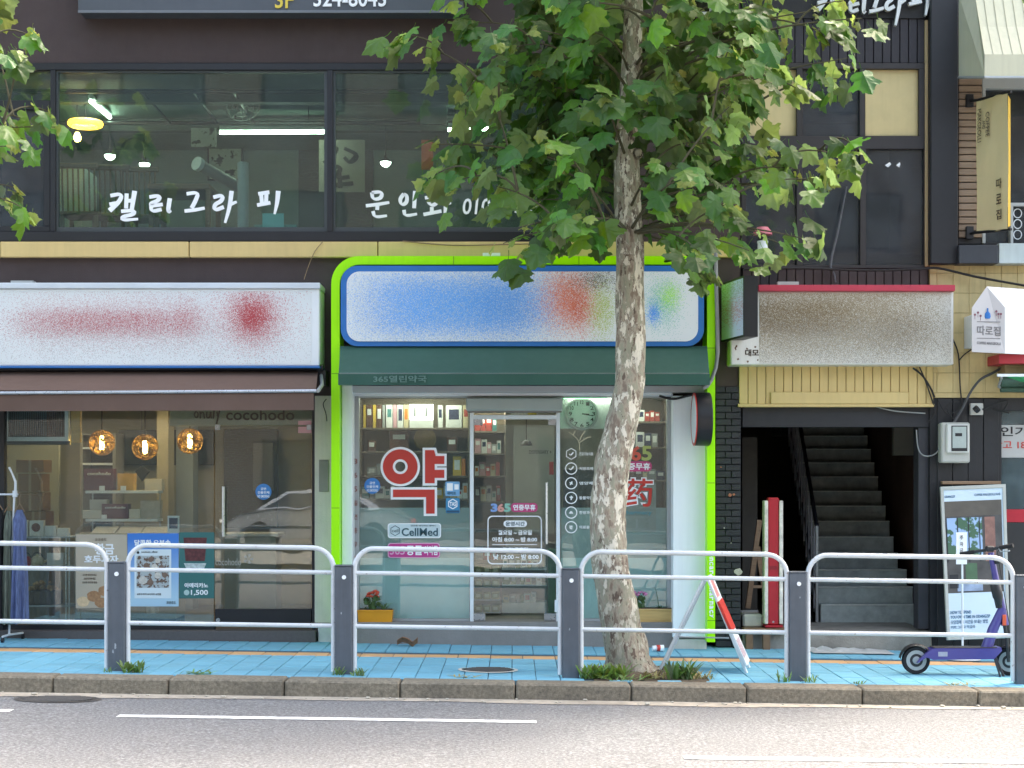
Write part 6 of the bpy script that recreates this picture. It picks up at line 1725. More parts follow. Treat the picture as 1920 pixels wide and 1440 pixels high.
for px, py in ((1828, 590), (1834, 586), (1839, 592), (1870, 583), (1874, 588), (1879, 588)):
    p_ = on_face(px, py)
    MB().tube([p_, p_ - Vector((0, 0, .045))], .0025, 4).build('glass_mark', M_wine, t)
    MB().prism(disc(p_.x, p_.z, .011, 10), p_.y - .002, p_.y).build('glass_mark', M_wine, t)
MB().box(X(1822, -.3), X(1834, -.3), -.3, -.03, Z(650, -.3), Z(590, -.3)).build('mounting_plate', M_white, t)
# red fascia and green awning at the edge
t = thing('red_fascia_sign', 'red fascia strip under the house-shaped sign', 'sign', W(1900, 683, -.4))
MB().pbox(1873, 2100, 664, 682, -.4, .0, .004).build('box', mk('red_fascia', 'b02a38', .45, .06, 5), t)
MB().pbox(1884, 2100, 683, 700, -.25, .0, .004).build('tan_board', mk('tan_board', '8d7656', .7, .1, 5), t)
t = thing('rolled_green_awning', 'rolled green and white awning at the right edge', 'awning', W(1900, 745, -.5))
MB().box(X(1870, -.5), X(2100, -.5), -.5, -.48, Z(706, -.5), Z(701, -.5)).build('front_bar', M_white, t)
MB().add([W(1878, 703, -.5), W(2100, 703, -.5), (X(2100, -.2), -.2, Z(740, -.2)), (X(1930, -.2), -.2, Z(722, -.2))], [(0, 1, 2, 3)]).build('canvas', mk('bright_green_canvas', '3fae72', .7, .05, 3), t)
MB().tube([W(1876, 716, -.25), W(2100, 716, -.25)], .05, 10).build('roller', mk('dull_green_roll', '3a5648', .7, .15, 8), t, True)
MB().tube([W(1876, 730, -.22), W(2100, 732, -.22)], .03, 10).build('lower_roller', mk('dull_green_roll', '3a5648', .7, .15, 8), t, True)
MB().tube([W(1878, 708, -.45), W(1872, 725, -.3), W(1882, 730, -.1)], .012, 6).build('arm', M_alu, t)
# black boards with meter
M_bp = mk('black_board', '1b1c20', .55, .15, 3, .15, 60, stretch=(3, 1, .4))
planks(1757, 1873, 747, 1215, -.02, 29, [M_bp], hC, .04, .9)
MB().box(X(1743, .0), X(1757, 0), -.01, .3, -.35, Z(747, 0)).build('black_post', M_blackwall, hC)
t = thing('electricity_meter', 'pale grey electricity meter box on the black boards', 'meter', W(1792, 868, -.1))
MB().pbox(1765, 1819, 792, 868, -.16, -.025, .015).build('case', mk('meter_case', 'b3b3ab', .5, .06, 6, streak=.1), t)
MB().pbox(1775, 1818, 795, 850, -.19, -.16, .012).build('front_cover', mk('meter_cover_pale', 'c9cac4', .45, .05, 6), t)
MB().pbox(1784, 1814, 798, 846, -.194, -.1905, .004).build('window_bezel', M_black, t)
MB().pbox(1786, 1812, 800, 840, -.197, -.1945).build('dial_plate', mk('dial_plate', 'a9b3ae', .3, .05, 20), t)
MB().pbox(1791, 1804, 812, 818, -.1985, -.1972).build('counter', M_black, t)
tag(MB().pbox(1820, 1844, 756, 778, -.07, -.022, .006).build('socket_plate', mk('socket_white', 'c4c4be', .5, .05)), 'small white plate above the electricity meter', 'socket')
MB().tube([W(1828, 770, -.11), W(1834, 765, -.13)], .035, 10).build('cable_gland', M_black, bpy.data.objects['socket_plate'], True)
# cables
def cable(pts, r, label, mat=M_cable):
    P = [Vector(W(*p)) for p in pts]
    Q = []
    for i in range(len(P) - 1):
        a, b, c, d = P[max(i - 1, 0)], P[i], P[i + 1], P[min(i + 2, len(P) - 1)]
        for k in range(5):
            u = k / 5; Q.append(.5 * ((2 * b) + (c - a) * u + (2 * a - 5 * b + 4 * c - d) * u * u + (3 * b - a - 3 * c + d) * u ** 3))
    Q.append(P[-1])
    return tag(MB().tube(Q, r, 6).build('cable', mat, None, True), label, 'cable')
cable([(1395, 505, -.06), (1500, 503, -.08), (1620, 507, -.08), (1720, 505, -.08), (1760, 503, -.1), (1830, 519, -.15), (1930, 537, -.2)], .012, 'black cable crossing the cream tiles below the slate ledge')
cable([(1712, 690, -.1), (1730, 705, -.1), (1745, 728, -.1), (1752, 745, -.08)], .010, 'short black cable right below the long brown sign')
cable([(1724, 688, -.1), (1738, 722, -.1), (1752, 770, -.06), (1740, 792, -.04)], .007, 'thin black cable dropping from the sign to the lintel')
cable([(1786, 635, -.05), (1797, 665, -.05), (1800, 720, -.05), (1802, 760, -.06), (1790, 795, -.1)], .007, 'thin dark cable running down the cream tiles')
cable([(1822, 655, -.06), (1808, 665, -.05), (1798, 676, -.05)], .007, 'short cable from the house-shaped sign to the tiles')
cable([(1878, 690, -.1), (1860, 700, -.1), (1838, 712, -.1), (1820, 735, -.1), (1805, 765, -.1), (1788, 793, -.12)], .014, 'thick grey cable curving from red fascia down to the meter', mk('charcoal_cable', '46474a', .6, .1))
cable([(1770, 828, -.1), (1755, 850, -.05), (1735, 855, -.02), (1722, 842, -.02), (1718, 806, -.02)], .007, 'pale looping cable from the meter into the stairwell', M_gcable)
cable([(1640, 762, -.02), (1680, 771, -.02), (1735, 775, -.02)], .007, 'pale cable along the lintel above the stairs', M_gcable)
cable([(1842, 768, -.12), (1870, 756, -.14), (1890, 752, -.14), (1880, 770, -.14), (1860, 766, -.12), (1892, 774, -.14)], .010, 'tangled black cable right of the white plate')
cable([(1760, 752, -.08), (1775, 775, -.1), (1800, 770, -.1), (1790, 788, -.12), (1775, 760, -.1), (1808, 752, -.08)], .006, 'tangle of thin black wires above the meter')
cable([(606, 452, -.1), (590, 472, -.1), (578, 500, -.08), (570, 524, -.1)], .004, 'thin brown wire hanging across cream cornice above the bakery sign', M_brownwood)
cable([(755, 452, -.09), (850, 460, -.1), (960, 458, -.1), (1060, 456, -.1)], .006, 'thin brown wire sagging along the cream cornice', M_brownwood)
cable([(612, 748, -.06), (606, 758, -.06), (611, 775, -.06), (613, 790, -.06)], .005, 'short black wire on the plaster pier between the shops')
cable([(1236, 742, -.25), (1262, 748, -.26), (1290, 742, -.3), (1308, 738, -.45)], .012, 'black cable running to the round projecting sign')
# restaurant window
rw = MB()
for a in ((1872, 1878, 745, 1215), (1878, 2150, 745, 770), (1878, 2150, 1195, 1215)): rw.pbox(*a, -.01, .1, .003)
ro = rw.build('restaurant_frame', M_black, hC)
MB().pbox(1878, 2150, 770, 1195, .04, .048).build('pane', glass('grey_glass', (.5, .6, .62), 1.5, .25, '9fb2b6'), ro)
MB().box(X(1878, .5), cr - .1, 1.5, 1.6, -.3, Z(745, 0)).build('inner_wall', MATS['inner_grey'], hC)
t = thing('restaurant_notice', 'pale notice with black and red Korean lettering in the edge window', 'notice', W(1900, 858, .03))
MB().pbox(1872.5, 2000, 797, 858, .03, .036).build('sheet', mk('notice_sheet', 'b5b3b0', .5, .06, 8), t)
text('letters', '인가 은행', 1876, 1990, 800, 818, .029, M_ink, t, .015); text('letters', '광고 188억', 1862, 1950, 826, 842, .029, M_red, t, .01)
tag(MB().pbox(1879, 2150, 955, 979, .028, .034).build('red_stripe', mk('red_stripe', 'c01f33', .45, .04)), 'red stripe across the restaurant window at the edge', 'stripe')
tag(MB().pbox(1879, 2150, 980, 1190, .033, .037).build('dark_film', mk('dark_film', '2a2a2c', .5, .1, 4)), 'dark film on the lower restaurant window', 'film')
# framed poster leaning
t = thing('framed_poster', 'tall white framed poster with building photo leaning by black boards', 'poster', W(1832, 1208, -.35))
fA = [Vector(p) for p in ((X(1776, -.42), -.42, Z(1200, -.42)), (X(1893, -.42), -.42, Z(1196, -.42)), (X(1885, -.12), -.12, Z(908, -.12)), (X(1763, -.12), -.12, Z(913, -.12)))]
nrm = (fA[1] - fA[0]).cross(fA[3] - fA[0]).normalized()
if nrm.y > 0: nrm = -nrm
def onp(u, v, w=0): return (fA[0] * (1 - u) + fA[1] * u) * (1 - v) + (fA[3] * (1 - u) + fA[2] * u) * v + nrm * w
def pq(name, u0, u1, v0, v1, w0, w1, mat):
    vs = [onp(u, v, w) for w in (w0, w1) for u, v in ((u0, v0), (u1, v0), (u1, v1), (u0, v1))]
    return MB().add(vs, [(0, 1, 2, 3), (4, 7, 6, 5), (0, 4, 5, 1), (1, 5, 6, 2), (2, 6, 7, 3), (3, 7, 4, 0)]).build(name, mat, t)
M_pf = mk('poster_frame_pale', 'b5b6ae', .5, .08, 6)
for a in ((0, .045, 0, 1), (.955, 1, 0, 1), (.045, .955, 0, .022), (.045, .955, .978, 1)): pq('frame_bar', *a, -.03, .012, M_pf)
pq('sheet', .045, .955, .022, .978, -.01, .0, mk('poster_white', 'c9dbe6', .4, .03, 4))
pq('photo_dark', .05, .93, .30, .90, .0, .002, mk('photo_dark', '4a4744', .4, .35, 6))
pq('photo_ceiling', .05, .93, .80, .90, .002, .004, mk('photo_ceiling', '5b5348', .4, .2, 4))
pq('photo_window', .06, .62, .52, .79, .002, .004, inkpaper('photo_trees', '9db8d8', '4a6a52', 7, .5))
for k in range(4): pq('photo_mullion', .06 + .17 * k, .075 + .17 * k, .50, .79, .004, .006, M_black)
pq('photo_brick', .66, .82, .50, .79, .002, .004, mk('photo_brick', '8a6256', .5, .3, 14))
pq('photo_green', .34, .52, .36, .49, .002, .004, mk('photo_green', '48684a', .5, .2, 6))
pq('photo_floor', .2, .6, .31, .37, .002, .004, mk('photo_floor', '8fa0b8', .5, .3, 9))
pq('photo_chair', .08, .22, .33, .42, .002, .004, mk('photo_chair', '1f2124', .5, .3, 9))
M_pb = mk('poster_blue_letter', '3c6a8a', .5, 0)
def ptext(body, u0, u1, v0, v1, mat, bold=.01): text3('letters', body, onp(u0, v0, .001), onp(u1, v0) - onp(u0, v0), onp(u0, v1) - onp(u0, v0), nrm * .003, mat, t, bold)
ptext('HOW TO SPEND', .07, .40, .165, .185, M_pb); ptext('YOU OWN TIME IN ODANGZIP', .07, .70, .135, .155, M_pb); ptext('오당집에서 시간을 보내는 방법', .07, .66, .10, .125, M_pb, 0); ptext('커피 그리고 막걸리', .07, .45, .07, .09, M_pb, 0)
ptext('ODANGZIP', .06, .22, .925, .94, M_pb, 0); ptext('COFFEE MAKGEOLLI BAR', .52, .92, .93, .945, M_pb, 0)
tag(MB().pbox(1767, 1877, 902, 908, -.10, -.03, .003).build('wood_batten', M_brownwood), 'thin wooden batten above the framed poster', 'batten')
# white stand sign
ysn = -.75
t = thing('stand_sign', 'white pole stand with small plate before the framed poster', 'sign', W(1805, 1224, ysn))
x = X(1805, ysn); zg = gz(x)
MB().lathe([(.17, 0), (.17, .008), (.03, .018), (.012, .03)], (x, ysn, zg), 'z', 24).build('base', M_white, t, True)
MB().tube([(x, ysn, zg + .02), (x - .005, ysn, Z(1050, ysn))], .010, 8).build('pole', M_white, t, True)
MB().pbox(1793, 1813, 998, 1058, ysn - .02, ysn - .012).build('plate', M_wht, t)
for k, ch in enumerate('주차금지'): text('letter', ch, 1800, 1806, 1004 + 12 * k, 1012 + 12 * k, ysn - .021, M_gl, t, .01)
# white bags of rubbish / crumpled sheet by the step
rows = []
rp = random.Random(8)
for i in range(16):
    rows.append([(X(1515 + 150 * i / 15, -.2), -.5 + .4 * j / 5, gz(X(1515 + 150 * i / 15, -.2)) + .012 + (.05 * (1 - abs(j - 4) / 4) if 1 <= i <= 13 else 0) * rp.random() * (1 - i / 18)) for j in range(6)])
tag(MB().quadsheet(rows).build('crumpled_sheet', mk('dirty_plastic', 'b9bab8', .5, .15, 9)), 'crumpled pale plastic sheet lying before the stair step', 'sheet')

# ================================================================== guard railing along the kerb
yR = -2.6
M_post = mk('grey_post', '555c64', .5, .12, 6, streak=.3, dirt=.15)
M_rail = mk('white_rail_paint', 'd0d4d6', .35, .06, 9, dirt=.2)
def rust(m, amount=.63):
    nt = m.node_tree; b = nt.nodes['Principled BSDF']; src = b.inputs['Base Color'].links[0].from_socket
    f = ramp(nt, noise(nt, 26, 6, .75), [(amount, (0, 0, 0)), (amount + .02, (.9, .9, .9))])
    lk(nt, mixc(nt, f, src, (.19, .10, .055)), b.inputs['Base Color'])
rust(M_rail)
gr = thing('guard_railing', 'pedestrian guard railing of grey posts and white tubes along kerb', 'railing', (0, yR, 0))
PX = [-205, 220, 645, 1070, 1495, 1919, 2344]
for px in PX:
    x = X(px, yR); g = gz(x)
    p = MB().box(x - .07, x + .07, yR - .045, yR + .045, g - .05, g + .90, .006, Matrix.Rotation(random.uniform(-.01, .01), 3, 'Y'), (x, yR, g)).build('post', M_post, gr)
    MB().box(x - .074, x + .074, yR - .049, yR + .049, g + .90, g + .912, .005).build('cap', M_post, p)
    MB().prism(disc(x + .005, g + .81, .018, 12), yR - .054, yR - .044).build('reflector', M_wht, p)
M_scf = mk('scuff_pale', '9aa0a6', .7, .3, 60)
for px_, py_, r_ in ((216, 1212, .016), (212, 1222, .012), (640, 1150, .008), (1068, 1180, .009), (1500, 1120, .008)):
    MB().prism([(X(px_, yR - .046) + r_ * random.uniform(.3, .8) * math.cos(q), Z(py_, yR - .046) + r_ * random.uniform(.8, 1.8) * math.sin(q)) for q in [2 * PI * i / 9 for i in range(9)]], yR - .0465, yR - .0455).build('scuff', M_scf, gr)
for a, b in zip(PX[:-1], PX[1:]):
    xa, xb = X(a, yR) + .088, X(b, yR) - .088
    pts = []
    r = .17
    top = lambda x: gz(x) + 1.05
    pts.append((xa, yR, gz(xa) + .02))
    pts.append((xa, yR, top(xa) - r))
    for i in range(1, 8): t_ = PI / 2 * i / 8; pts.append((xa + r - r * math.cos(t_), yR, top(xa) - r + r * math.sin(t_)))
    for i in range(9): x = xa + r + (xb - xa - 2 * r) * i / 8; pts.append((x, yR, top(x)))
    for i in range(1, 8): t_ = PI / 2 * i / 8; pts.append((xb - r + r * math.sin(t_), yR, top(xb) - r + r * math.cos(t_)))
    pts.append((xb, yR, top(xb) - r)); pts.append((xb, yR, gz(xb) + .02))
    pan = MB().tube(pts, .021, 12).build('rail_hoop', M_rail, gr, True)
    for h, rr in ((.845, .019), (.40, .019)):
        MB().tube([(xa, yR, gz(xa) + h), (xb, yR, gz(xb) + h)], rr, 12).build('cross_rail', M_rail, pan, True)

# ================================================================== plane trees
def bark():
    m = bpy.data.materials.new('plane_bark'); m.use_nodes = True
    nt = m.node_tree; b = nt.nodes['Principled BSDF']
    g = nd(nt, 'ShaderNodeNewGeometry'); sp = nd(nt, 'ShaderNodeSeparateXYZ'); lk(nt, g.outputs['Position'], sp.inputs[0])
    n1 = noise(nt, 20, 6, .65, (1, 1, .38)); n2 = noise(nt, 17, 6, .66, (1, 1, .42)); n3 = noise(nt, 70, 4, .6, (1, 1, .25))
    base = ramp(nt, n1, [(.40, (.21, .155, .115)), (.46, (.32, .26, .195)), (.51, (.38, .335, .255)), (.56, (.30, .29, .21))])
    e1 = ramp(nt, n2, [(.535, (0, 0, 0)), (.55, (1, 1, 1))])
    hi = nd(nt, 'ShaderNodeMapRange'); lk(nt, sp.outputs[2], hi.inputs[0]); hi.inputs[1].default_value = -.1; hi.inputs[2].default_value = .7; hi.inputs[3].default_value = .1; hi.inputs[4].default_value = 1.0
    e1 = mixc(nt, 1, e1, hi.outputs[0], 'MULTIPLY')
    base = mixc(nt, e1, base, (.72, .66, .54))
    e2 = ramp(nt, noise(nt, 18, 6, .6, (1.2, 1.2, .5)), [(.385, (1, 1, 1)), (.40, (0, 0, 0))])
    base = mixc(nt, e2, base, (.12, .082, .06))
    base = mixc(nt, ramp(nt, n3, [(.35, (0, 0, 0)), (.75, (.3, .3, .3))]), base, (.14, .11, .085))
    lk(nt, base, b.inputs['Base Color']); b.inputs['Roughness'].default_value = .85
    bp = nd(nt, 'ShaderNodeBump'); bp.inputs['Strength'].default_value = .8; bp.inputs['Distance'].default_value = .02
    hgt = mixc(nt, .5, n1, n3); hgt = mixc(nt, .4, hgt, e1)
    lk(nt, hgt, bp.inputs['Height']); lk(nt, bp.outputs[0], b.inputs['Normal'])
    return m
M_bark = bark()
M_twig = mk('twig_bark', '4a4632', .8, .2, 20)
def leafmat(name, c_up, c_dn, tr, trans):
    m = bpy.data.materials.new(name); m.use_nodes = True
    nt = m.node_tree; nt.nodes.remove(nt.nodes['Principled BSDF']); o = nt.nodes['Material Output']
    g = nd(nt, 'ShaderNodeNewGeometry'); oi = nd(nt, 'ShaderNodeObjectInfo')
    rnd = math_n(nt, 'FRACT', math_n(nt, 'ADD', g.outputs['Random Per Island'], oi.outputs['Random']))
    n = noise(nt, 22, 3, .6)
    col = mixc(nt, g.outputs['Backfacing'], c_up, c_dn)
    hs = nd(nt, 'ShaderNodeHueSaturation'); lk(nt, col, hs.inputs['Color'])
    lk(nt, math_n(nt, 'MULTIPLY_ADD', rnd, .05, .475), hs.inputs['Hue'])
    lk(nt, math_n(nt, 'MULTIPLY_ADD', rnd, .7, .62), hs.inputs['Value'])
    lk(nt, math_n(nt, 'MULTIPLY_ADD', n, .4, .75), hs.inputs['Saturation'])
    d = nd(nt, 'ShaderNodeBsdfPrincipled'); lk(nt, hs.outputs[0], d.inputs['Base Color']); d.inputs['Roughness'].default_value = .42; d.inputs['Specular IOR Level'].default_value = .4
    bp = nd(nt, 'ShaderNodeBump'); bp.inputs['Strength'].default_value = .35; bp.inputs['Distance'].default_value = .01
    lk(nt, noise(nt, 45, 3), bp.inputs['Height']); lk(nt, bp.outputs[0], d.inputs['Normal'])
    t = nd(nt, 'ShaderNodeBsdfTranslucent'); h2 = nd(nt, 'ShaderNodeHueSaturation'); lk(nt, hs.outputs[0], h2.inputs['Color']); h2.inputs['Value'].default_value = trans; h2.inputs['Hue'].default_value = .48; h2.inputs['Saturation'].default_value = 1.2
    lk(nt, h2.outputs[0], t.inputs[0])
    mx = nd(nt, 'ShaderNodeMixShader'); mx.inputs[0].default_value = tr
    lk(nt, d.outputs[0], mx.inputs[1]); lk(nt, t.outputs[0], mx.inputs[2]); lk(nt, mx.outputs[0], o.inputs[0])
    return m
M_leaf = [leafmat('plane_leaf', (.048, .118, .026), (.10, .145, .062), .42, 2.8), leafmat('plane_leaf_light', (.095, .21, .036), (.15, .215, .075), .45, 2.4), leafmat('young_plane_leaf', (.24, .33, .07), (.3, .36, .12), .45, 1.6)]
half = [(.05, -.03), (.20, -.09), (.36, -.04), (.52, .02), (.46, .12), (.47, .20), (.41, .24), (.50, .34), (.62, .40), (.70, .50), (.58, .52), (.54, .60), (.44, .60), (.36, .62), (.30, .70), (.27, .80), (.17, .82), (.10, .92), (0, 1.04)]
def leaf_verts(rnd):
    up = [(x * rnd.uniform(.92, 1.08), y + rnd.uniform(-.02, .02)) for x, y in half]
    outl = [(0, 0)] + up + [(-x * rnd.uniform(.94, 1.06), y + rnd.uniform(-.02, .02)) for x, y in reversed(up[:-1])]
    bend = rnd.uniform(.1, .6); fold = rnd.uniform(.05, .5); cup = rnd.uniform(-.25, .4); tw = rnd.uniform(-.4, .4); ph = rnd.uniform(-.3, .3); cl = rnd.uniform(-.3, .5)
    def z(x, y):
        r = math.hypot(x, y - .05); a = math.atan2(abs(x), y - .05 + 1e-6)
        return -fold * abs(x) - bend * y * y * .6 - cup * x * x + tw * x * y + .05 * r * math.cos(a * 10.5 + ph) - cl * r ** 4 * .35
    n = len(outl); vs = [(x, y, z(x, y)) for x, y in outl]
    inner = []
    for f in (.66, .33):
        inner.append(len(vs))
        for x, y in outl:
            yy = y * (.35 + .65 * f) + .22 * (1 - f); vs.append((x * f, yy, z(x * f, yy)))
    c0 = len(vs); vs.append((0, .22, z(0, .22) - .0)); fs = []
    rings = [0] + inner
    for ra, rb in zip(rings[:-1], rings[1:]):
        for i in range(n):
            k = (i + 1) % n; fs.append((ra + i, ra + k, rb + k, rb + i))
    for i in range(n): fs.append((rings[-1] + i, rings[-1] + (i + 1) % n, c0))
    # petiole
    return vs, fs
rl = random.Random(5)
LEAFV = [leaf_verts(rl) for _ in range(7)]
LEAFM = []
for mi in range(3):
    row = []
    for vs, fs in LEAFV:
        m = MB(); m.add(vs, fs)
        m.tube([(0, 0, 0), (0, -.18, .03), (0, -.34, .12)], [.012, .012, .018], 3, False)
        row.append(m.mesh('plane_leaf', M_leaf[mi], True, recalc=False))
    LEAFM.append(row)
LEAFX = []
for vs, fs in LEAFV:
    m = MB(); m.add(vs, fs); m.tube([(0, 0, 0), (0, -.18, .03), (0, -.34, .12)], [.012, .012, .018], 3, False); LEAFX.append((m.v, m.f))

def leaf_frame(p, out, rnd, size):
    tip = (out * rnd.uniform(.25, .9) + Vector((0, 0, -1)) * rnd.uniform(.35, 1.1) + Vector((rnd.gauss(0, .38), rnd.gauss(0, .38), rnd.gauss(0, .15)))).normalized()
    nrm = out * .75 + Vector((0, 0, .75)) + Vector((rnd.gauss(0, .4), rnd.gauss(0, .4), rnd.gauss(0, .25)))
    nrm = (nrm - tip * nrm.dot(tip)).normalized()
    side = tip.cross(nrm).normalized()
    return Matrix.Translation(p) @ Matrix((side, tip, nrm)).transposed().to_4x4() @ Matrix.Diagonal((size, size, size, 1))

def make_tree(label, path, anchors, above, root_y, seed, n_single, group):
    """path = (px, py, width px) of the trunk; anchors = (px, py, n, spread px)"""
    rnd = random.Random(seed)
    base = W(path[0][0], path[0][1], root_y)
    t = thing('plane_tree', label, 'tree', (base[0], root_y, gz(base[0])), group)
    # trunk
    P = [Vector(W(a, b, root_y)) for a, b, w in path]; Rr = [w / 2.12 / S(root_y) for a, b, w in path]
    Q = []; QR = []
    for i in range(len(P) - 1):
        a, b, c, d = P[max(i - 1, 0)], P[i], P[i + 1], P[min(i + 2, len(P) - 1)]
        for k in range(6):
            u = k / 6; Q.append(.5 * ((2 * b) + (c - a) * u + (2 * a - 5 * b + 4 * c - d) * u * u + (3 * b - a - 3 * c + d) * u ** 3)); QR.append(Rr[i] * (1 - u) + Rr[i + 1] * u)
    Q.append(P[-1]); QR.append(Rr[-1])
    m = MB().tube(Q, QR, 26, True)
    vs = []
    for k, v in enumerate(m.v):
        i = k // 26; c = Q[min(i, len(Q) - 1)]; v = Vector(v); dv = v - c; a = 2 * PI * (k % 26) / 26
        f = 1 + .05 * math.sin(3 * a + i * .35) + .035 * math.sin(5 * a - i * .8) + rnd.uniform(-.025, .025)
        if i < 6: f += (.05 + .10 * abs(math.sin(2.5 * a))) * (1 - i / 6)
        vs.append(c + dv * f)
    m.v = [tuple(v) for v in vs]
    tr = m.build('trunk', M_bark, t, True)
    # knots and old branch collars
    if n_single > 100:
        for px, py, r in ((1195, 288, .05),):
            c = Vector(W(px, py, root_y - .1)); MB().lathe([(.001, .03), (r * .5, .028), (r, .0), (r * .9, -.04)], c, 'y', 12).xf(Matrix.Translation((0, c.y, 0)) @ Matrix.Diagonal((1, -1, 1, 1)) @ Matrix.Translation((0, -c.y, 0))).build('knot', M_bark, tr, True)
    singles = []; cx = P[-1].x
    def trunk_at(z):
        best = min(range(len(Q)), key=lambda i: abs(Q[i].z - z)); return Q[best]
    leaves = []
    twigs = []
    anchors = sorted(anchors, key=lambda q: abs(q[0] - path[-1][0]) + .3 * abs(q[1] - 250))
    for (px, py, n, spr) in anchors:
        rel = (px - path[-1][0]) / 430
        dy = (rnd.uniform(-1, 1)) * 1.15 * math.sqrt(max(.12, 1 - min(1, rel * rel)))
        y = max(-3.5, min(-.95, root_y - .12 + dy))
        c = Vector(W(px, py, y))
        tb = trunk_at(max(Z(430, root_y), c.z - .1 - .14 * (c - Vector((cx, root_y, c.z))).length))
        near_t = min(twigs, key=lambda q: (q - c).length, default=None)
        if near_t is not None and (near_t - c).length < .72 * (tb - c).length and near_t.z < c.z + .12: tb = near_t
        mid = tb.lerp(c, .5) + Vector((rnd.uniform(-.1, .1), rnd.uniform(-.1, .1), .12 + rnd.uniform(0, .15)))
        tip = c + (c - tb).normalized() * .18 + Vector((0, 0, .03))
        pts = []
        for k in range(8):
            u = k / 7; pts.append((1 - u) ** 2 * tb + 2 * u * (1 - u) * mid + u * u * tip)
        L_ = (tip - tb).length
        twigs += [pts[3], pts[5]]
        MB().tube(pts, [.004 + (.004 + .006 * L_) * (1 - k / 7) for k in range(8)], 6).build('branch', M_twig, t, True)
        for j in range(n):
            u = rnd.uniform(.78, 1.06) if n <= 6 else rnd.uniform(.62, 1.04)
            q = (1 - u) ** 2 * tb + 2 * u * (1 - u) * mid + u * u * tip
            p = q + Vector((rnd.gauss(0, spr / 216 * .55), rnd.gauss(0, .16), rnd.gauss(0, spr / 216 * .5)))
            p.y = min(p.y, -.75)
            lpx, lpy = p.x * S(p.y) + 960, HZ - (p.z - EZ) * S(p.y)
            if n_single > 100 and p.y < root_y and 1140 < lpx < 1222 and (lpy < 150 or 270 < lpy): p.y = 2 * root_y - p.y + .1
            if 1395 < lpx < 1466 and 385 < lpy < 460: continue
            out = Vector((p.x - tb.x, p.y - tb.y, 0)); out = out.normalized() if out.length > .05 else Vector((0, -1, 0))
            out = (out + Vector((0, -.35, 0))).normalized()
            size = rnd.uniform(.14, .235)
            kind = 0 if rnd.random() < .55 else 1
            leaves.append((leaf_frame(p, out, rnd, size), kind, size, p, True))
        # a fresh little tuft at the tip
        for j in range(2):
            p = tip + Vector((rnd.gauss(0, .04), rnd.gauss(0, .04), rnd.gauss(0, .03))); out = (tip - tb).normalized(); out.z = 0
            leaves.append((leaf_frame(p, out.normalized() if out.length > .01 else Vector((0, -1, 0)), rnd, rnd.uniform(.07, .12)), 2, .08, p, True))
    if n_single > 100:
        for j in range(230):
            a = rnd.uniform(0, 2 * PI); rr = math.sqrt(rnd.random())
            px = 1165 + 250 * rr * math.cos(a); py = 170 + 230 * rr * math.sin(a); y = rnd.uniform(-2.0, -.95)
            if 1140 < px < 1222 and py > 250: continue
            p = Vector(W(px, py, y)); out = Vector((p.x - cx, .25 * (p.y - root_y), 0)); out = out.normalized() if out.length > .05 else Vector((0, -1, 0))
            leaves.append((leaf_frame(p, out, rnd, rnd.uniform(.16, .23)), 0, .2, p, True))
    for j in range(above[0]):
        px = rnd.gauss(path[-1][0], above[1]); py = rnd.uniform(above[2], above[3]); y = root_y + rnd.gauss(0, .8)
        p = Vector(W(px, py, min(y, -.5)))
        out = Vector((p.x - cx, p.y - root_y, 0)); out = out.normalized() if out.length > .05 else Vector((0, -1, 0))
        leaves.append((leaf_frame(p, out, rnd, rnd.uniform(.2, .28)), rnd.choice((0, 0, 1)), .2, p, False))
    vis = [i for i, l in enumerate(leaves) if l[4] and -20 < l[3].x * S(l[3].y) + 960 < 1940 and HZ - (l[3].z - EZ) * S(l[3].y) > -30]
    vis.sort(key=lambda i: leaves[i][3].y - leaves[i][2] * 4)
    single = set(vis[:n_single])
    masses = [MB(), MB(), MB()]
    crown = None
    for i, (M, kind, size, p, v) in enumerate(leaves):
        if i in single: continue
        vs, fs = LEAFX[i % 7]; masses[kind].add([M @ Vector(q) for q in vs], fs)
    for k, mm in enumerate(masses):
        if not mm.f: continue
        o = mm.build('crown' if crown is None else 'crown_leaves', M_leaf[k], t if crown is None else crown, True, recalc=False)
        o['kind'] = 'stuff'
        if crown is None: crown = o
    if crown is None: crown = t
    for i in sorted(single):
        M, kind, size, p, v = leaves[i]
        o = link('leaf', LEAFM[kind][i % 7], crown); o.matrix_basis = M
    return t
A = '''785,85 830,112 905,60 880,25 930,110 900,170 960,150 872,205 930,220 980,40 1040,80 1010,180 1070,190 1050,130 1100,60 1120,140 1090,230 1030,250 950,285 885,300 850,285
825,340 880,355 940,335 1000,325 1060,300 1110,270 1135,200 1080,350 1012,392 965,402 1040,420 1100,400 1000,462 975,488 1060,465 1112,452 1022,490 1130,90 1140,330 1128,300 1075,20 1150,40 1000,100
1230,50 1270,110 1240,160 1300,60 1340,20 1380,70 1420,30 1320,140 1290,200 1360,130 1400,165 1440,100 1480,40 1512,62 1548,22 1575,52 1462,170 1535,165 1550,128 1252,262 1222,330 1290,290 1340,240
1402,225 1360,320 1270,352 1420,290 1320,382 1462,330 1510,350 1470,382 1555,305 1585,292 1412,362 1250,412 1300,440 1350,430 1240,482 1290,500 1312,540 1395,472 1440,492 1476,482 1375,500 1225,225 1185,240 1215,190 1260,20 1220,110 1400,90'''
rnd0 = random.Random(2)
anch = []
for tok in A.split():
    px, py = map(float, tok.split(','))
    if py > 380: py -= 28
    edge = px < 870 or px > 1500 or (py > 470)
    anch.append((px, py, 6 if edge else rnd0.choice((8, 9, 10)), 30 if edge else 44))
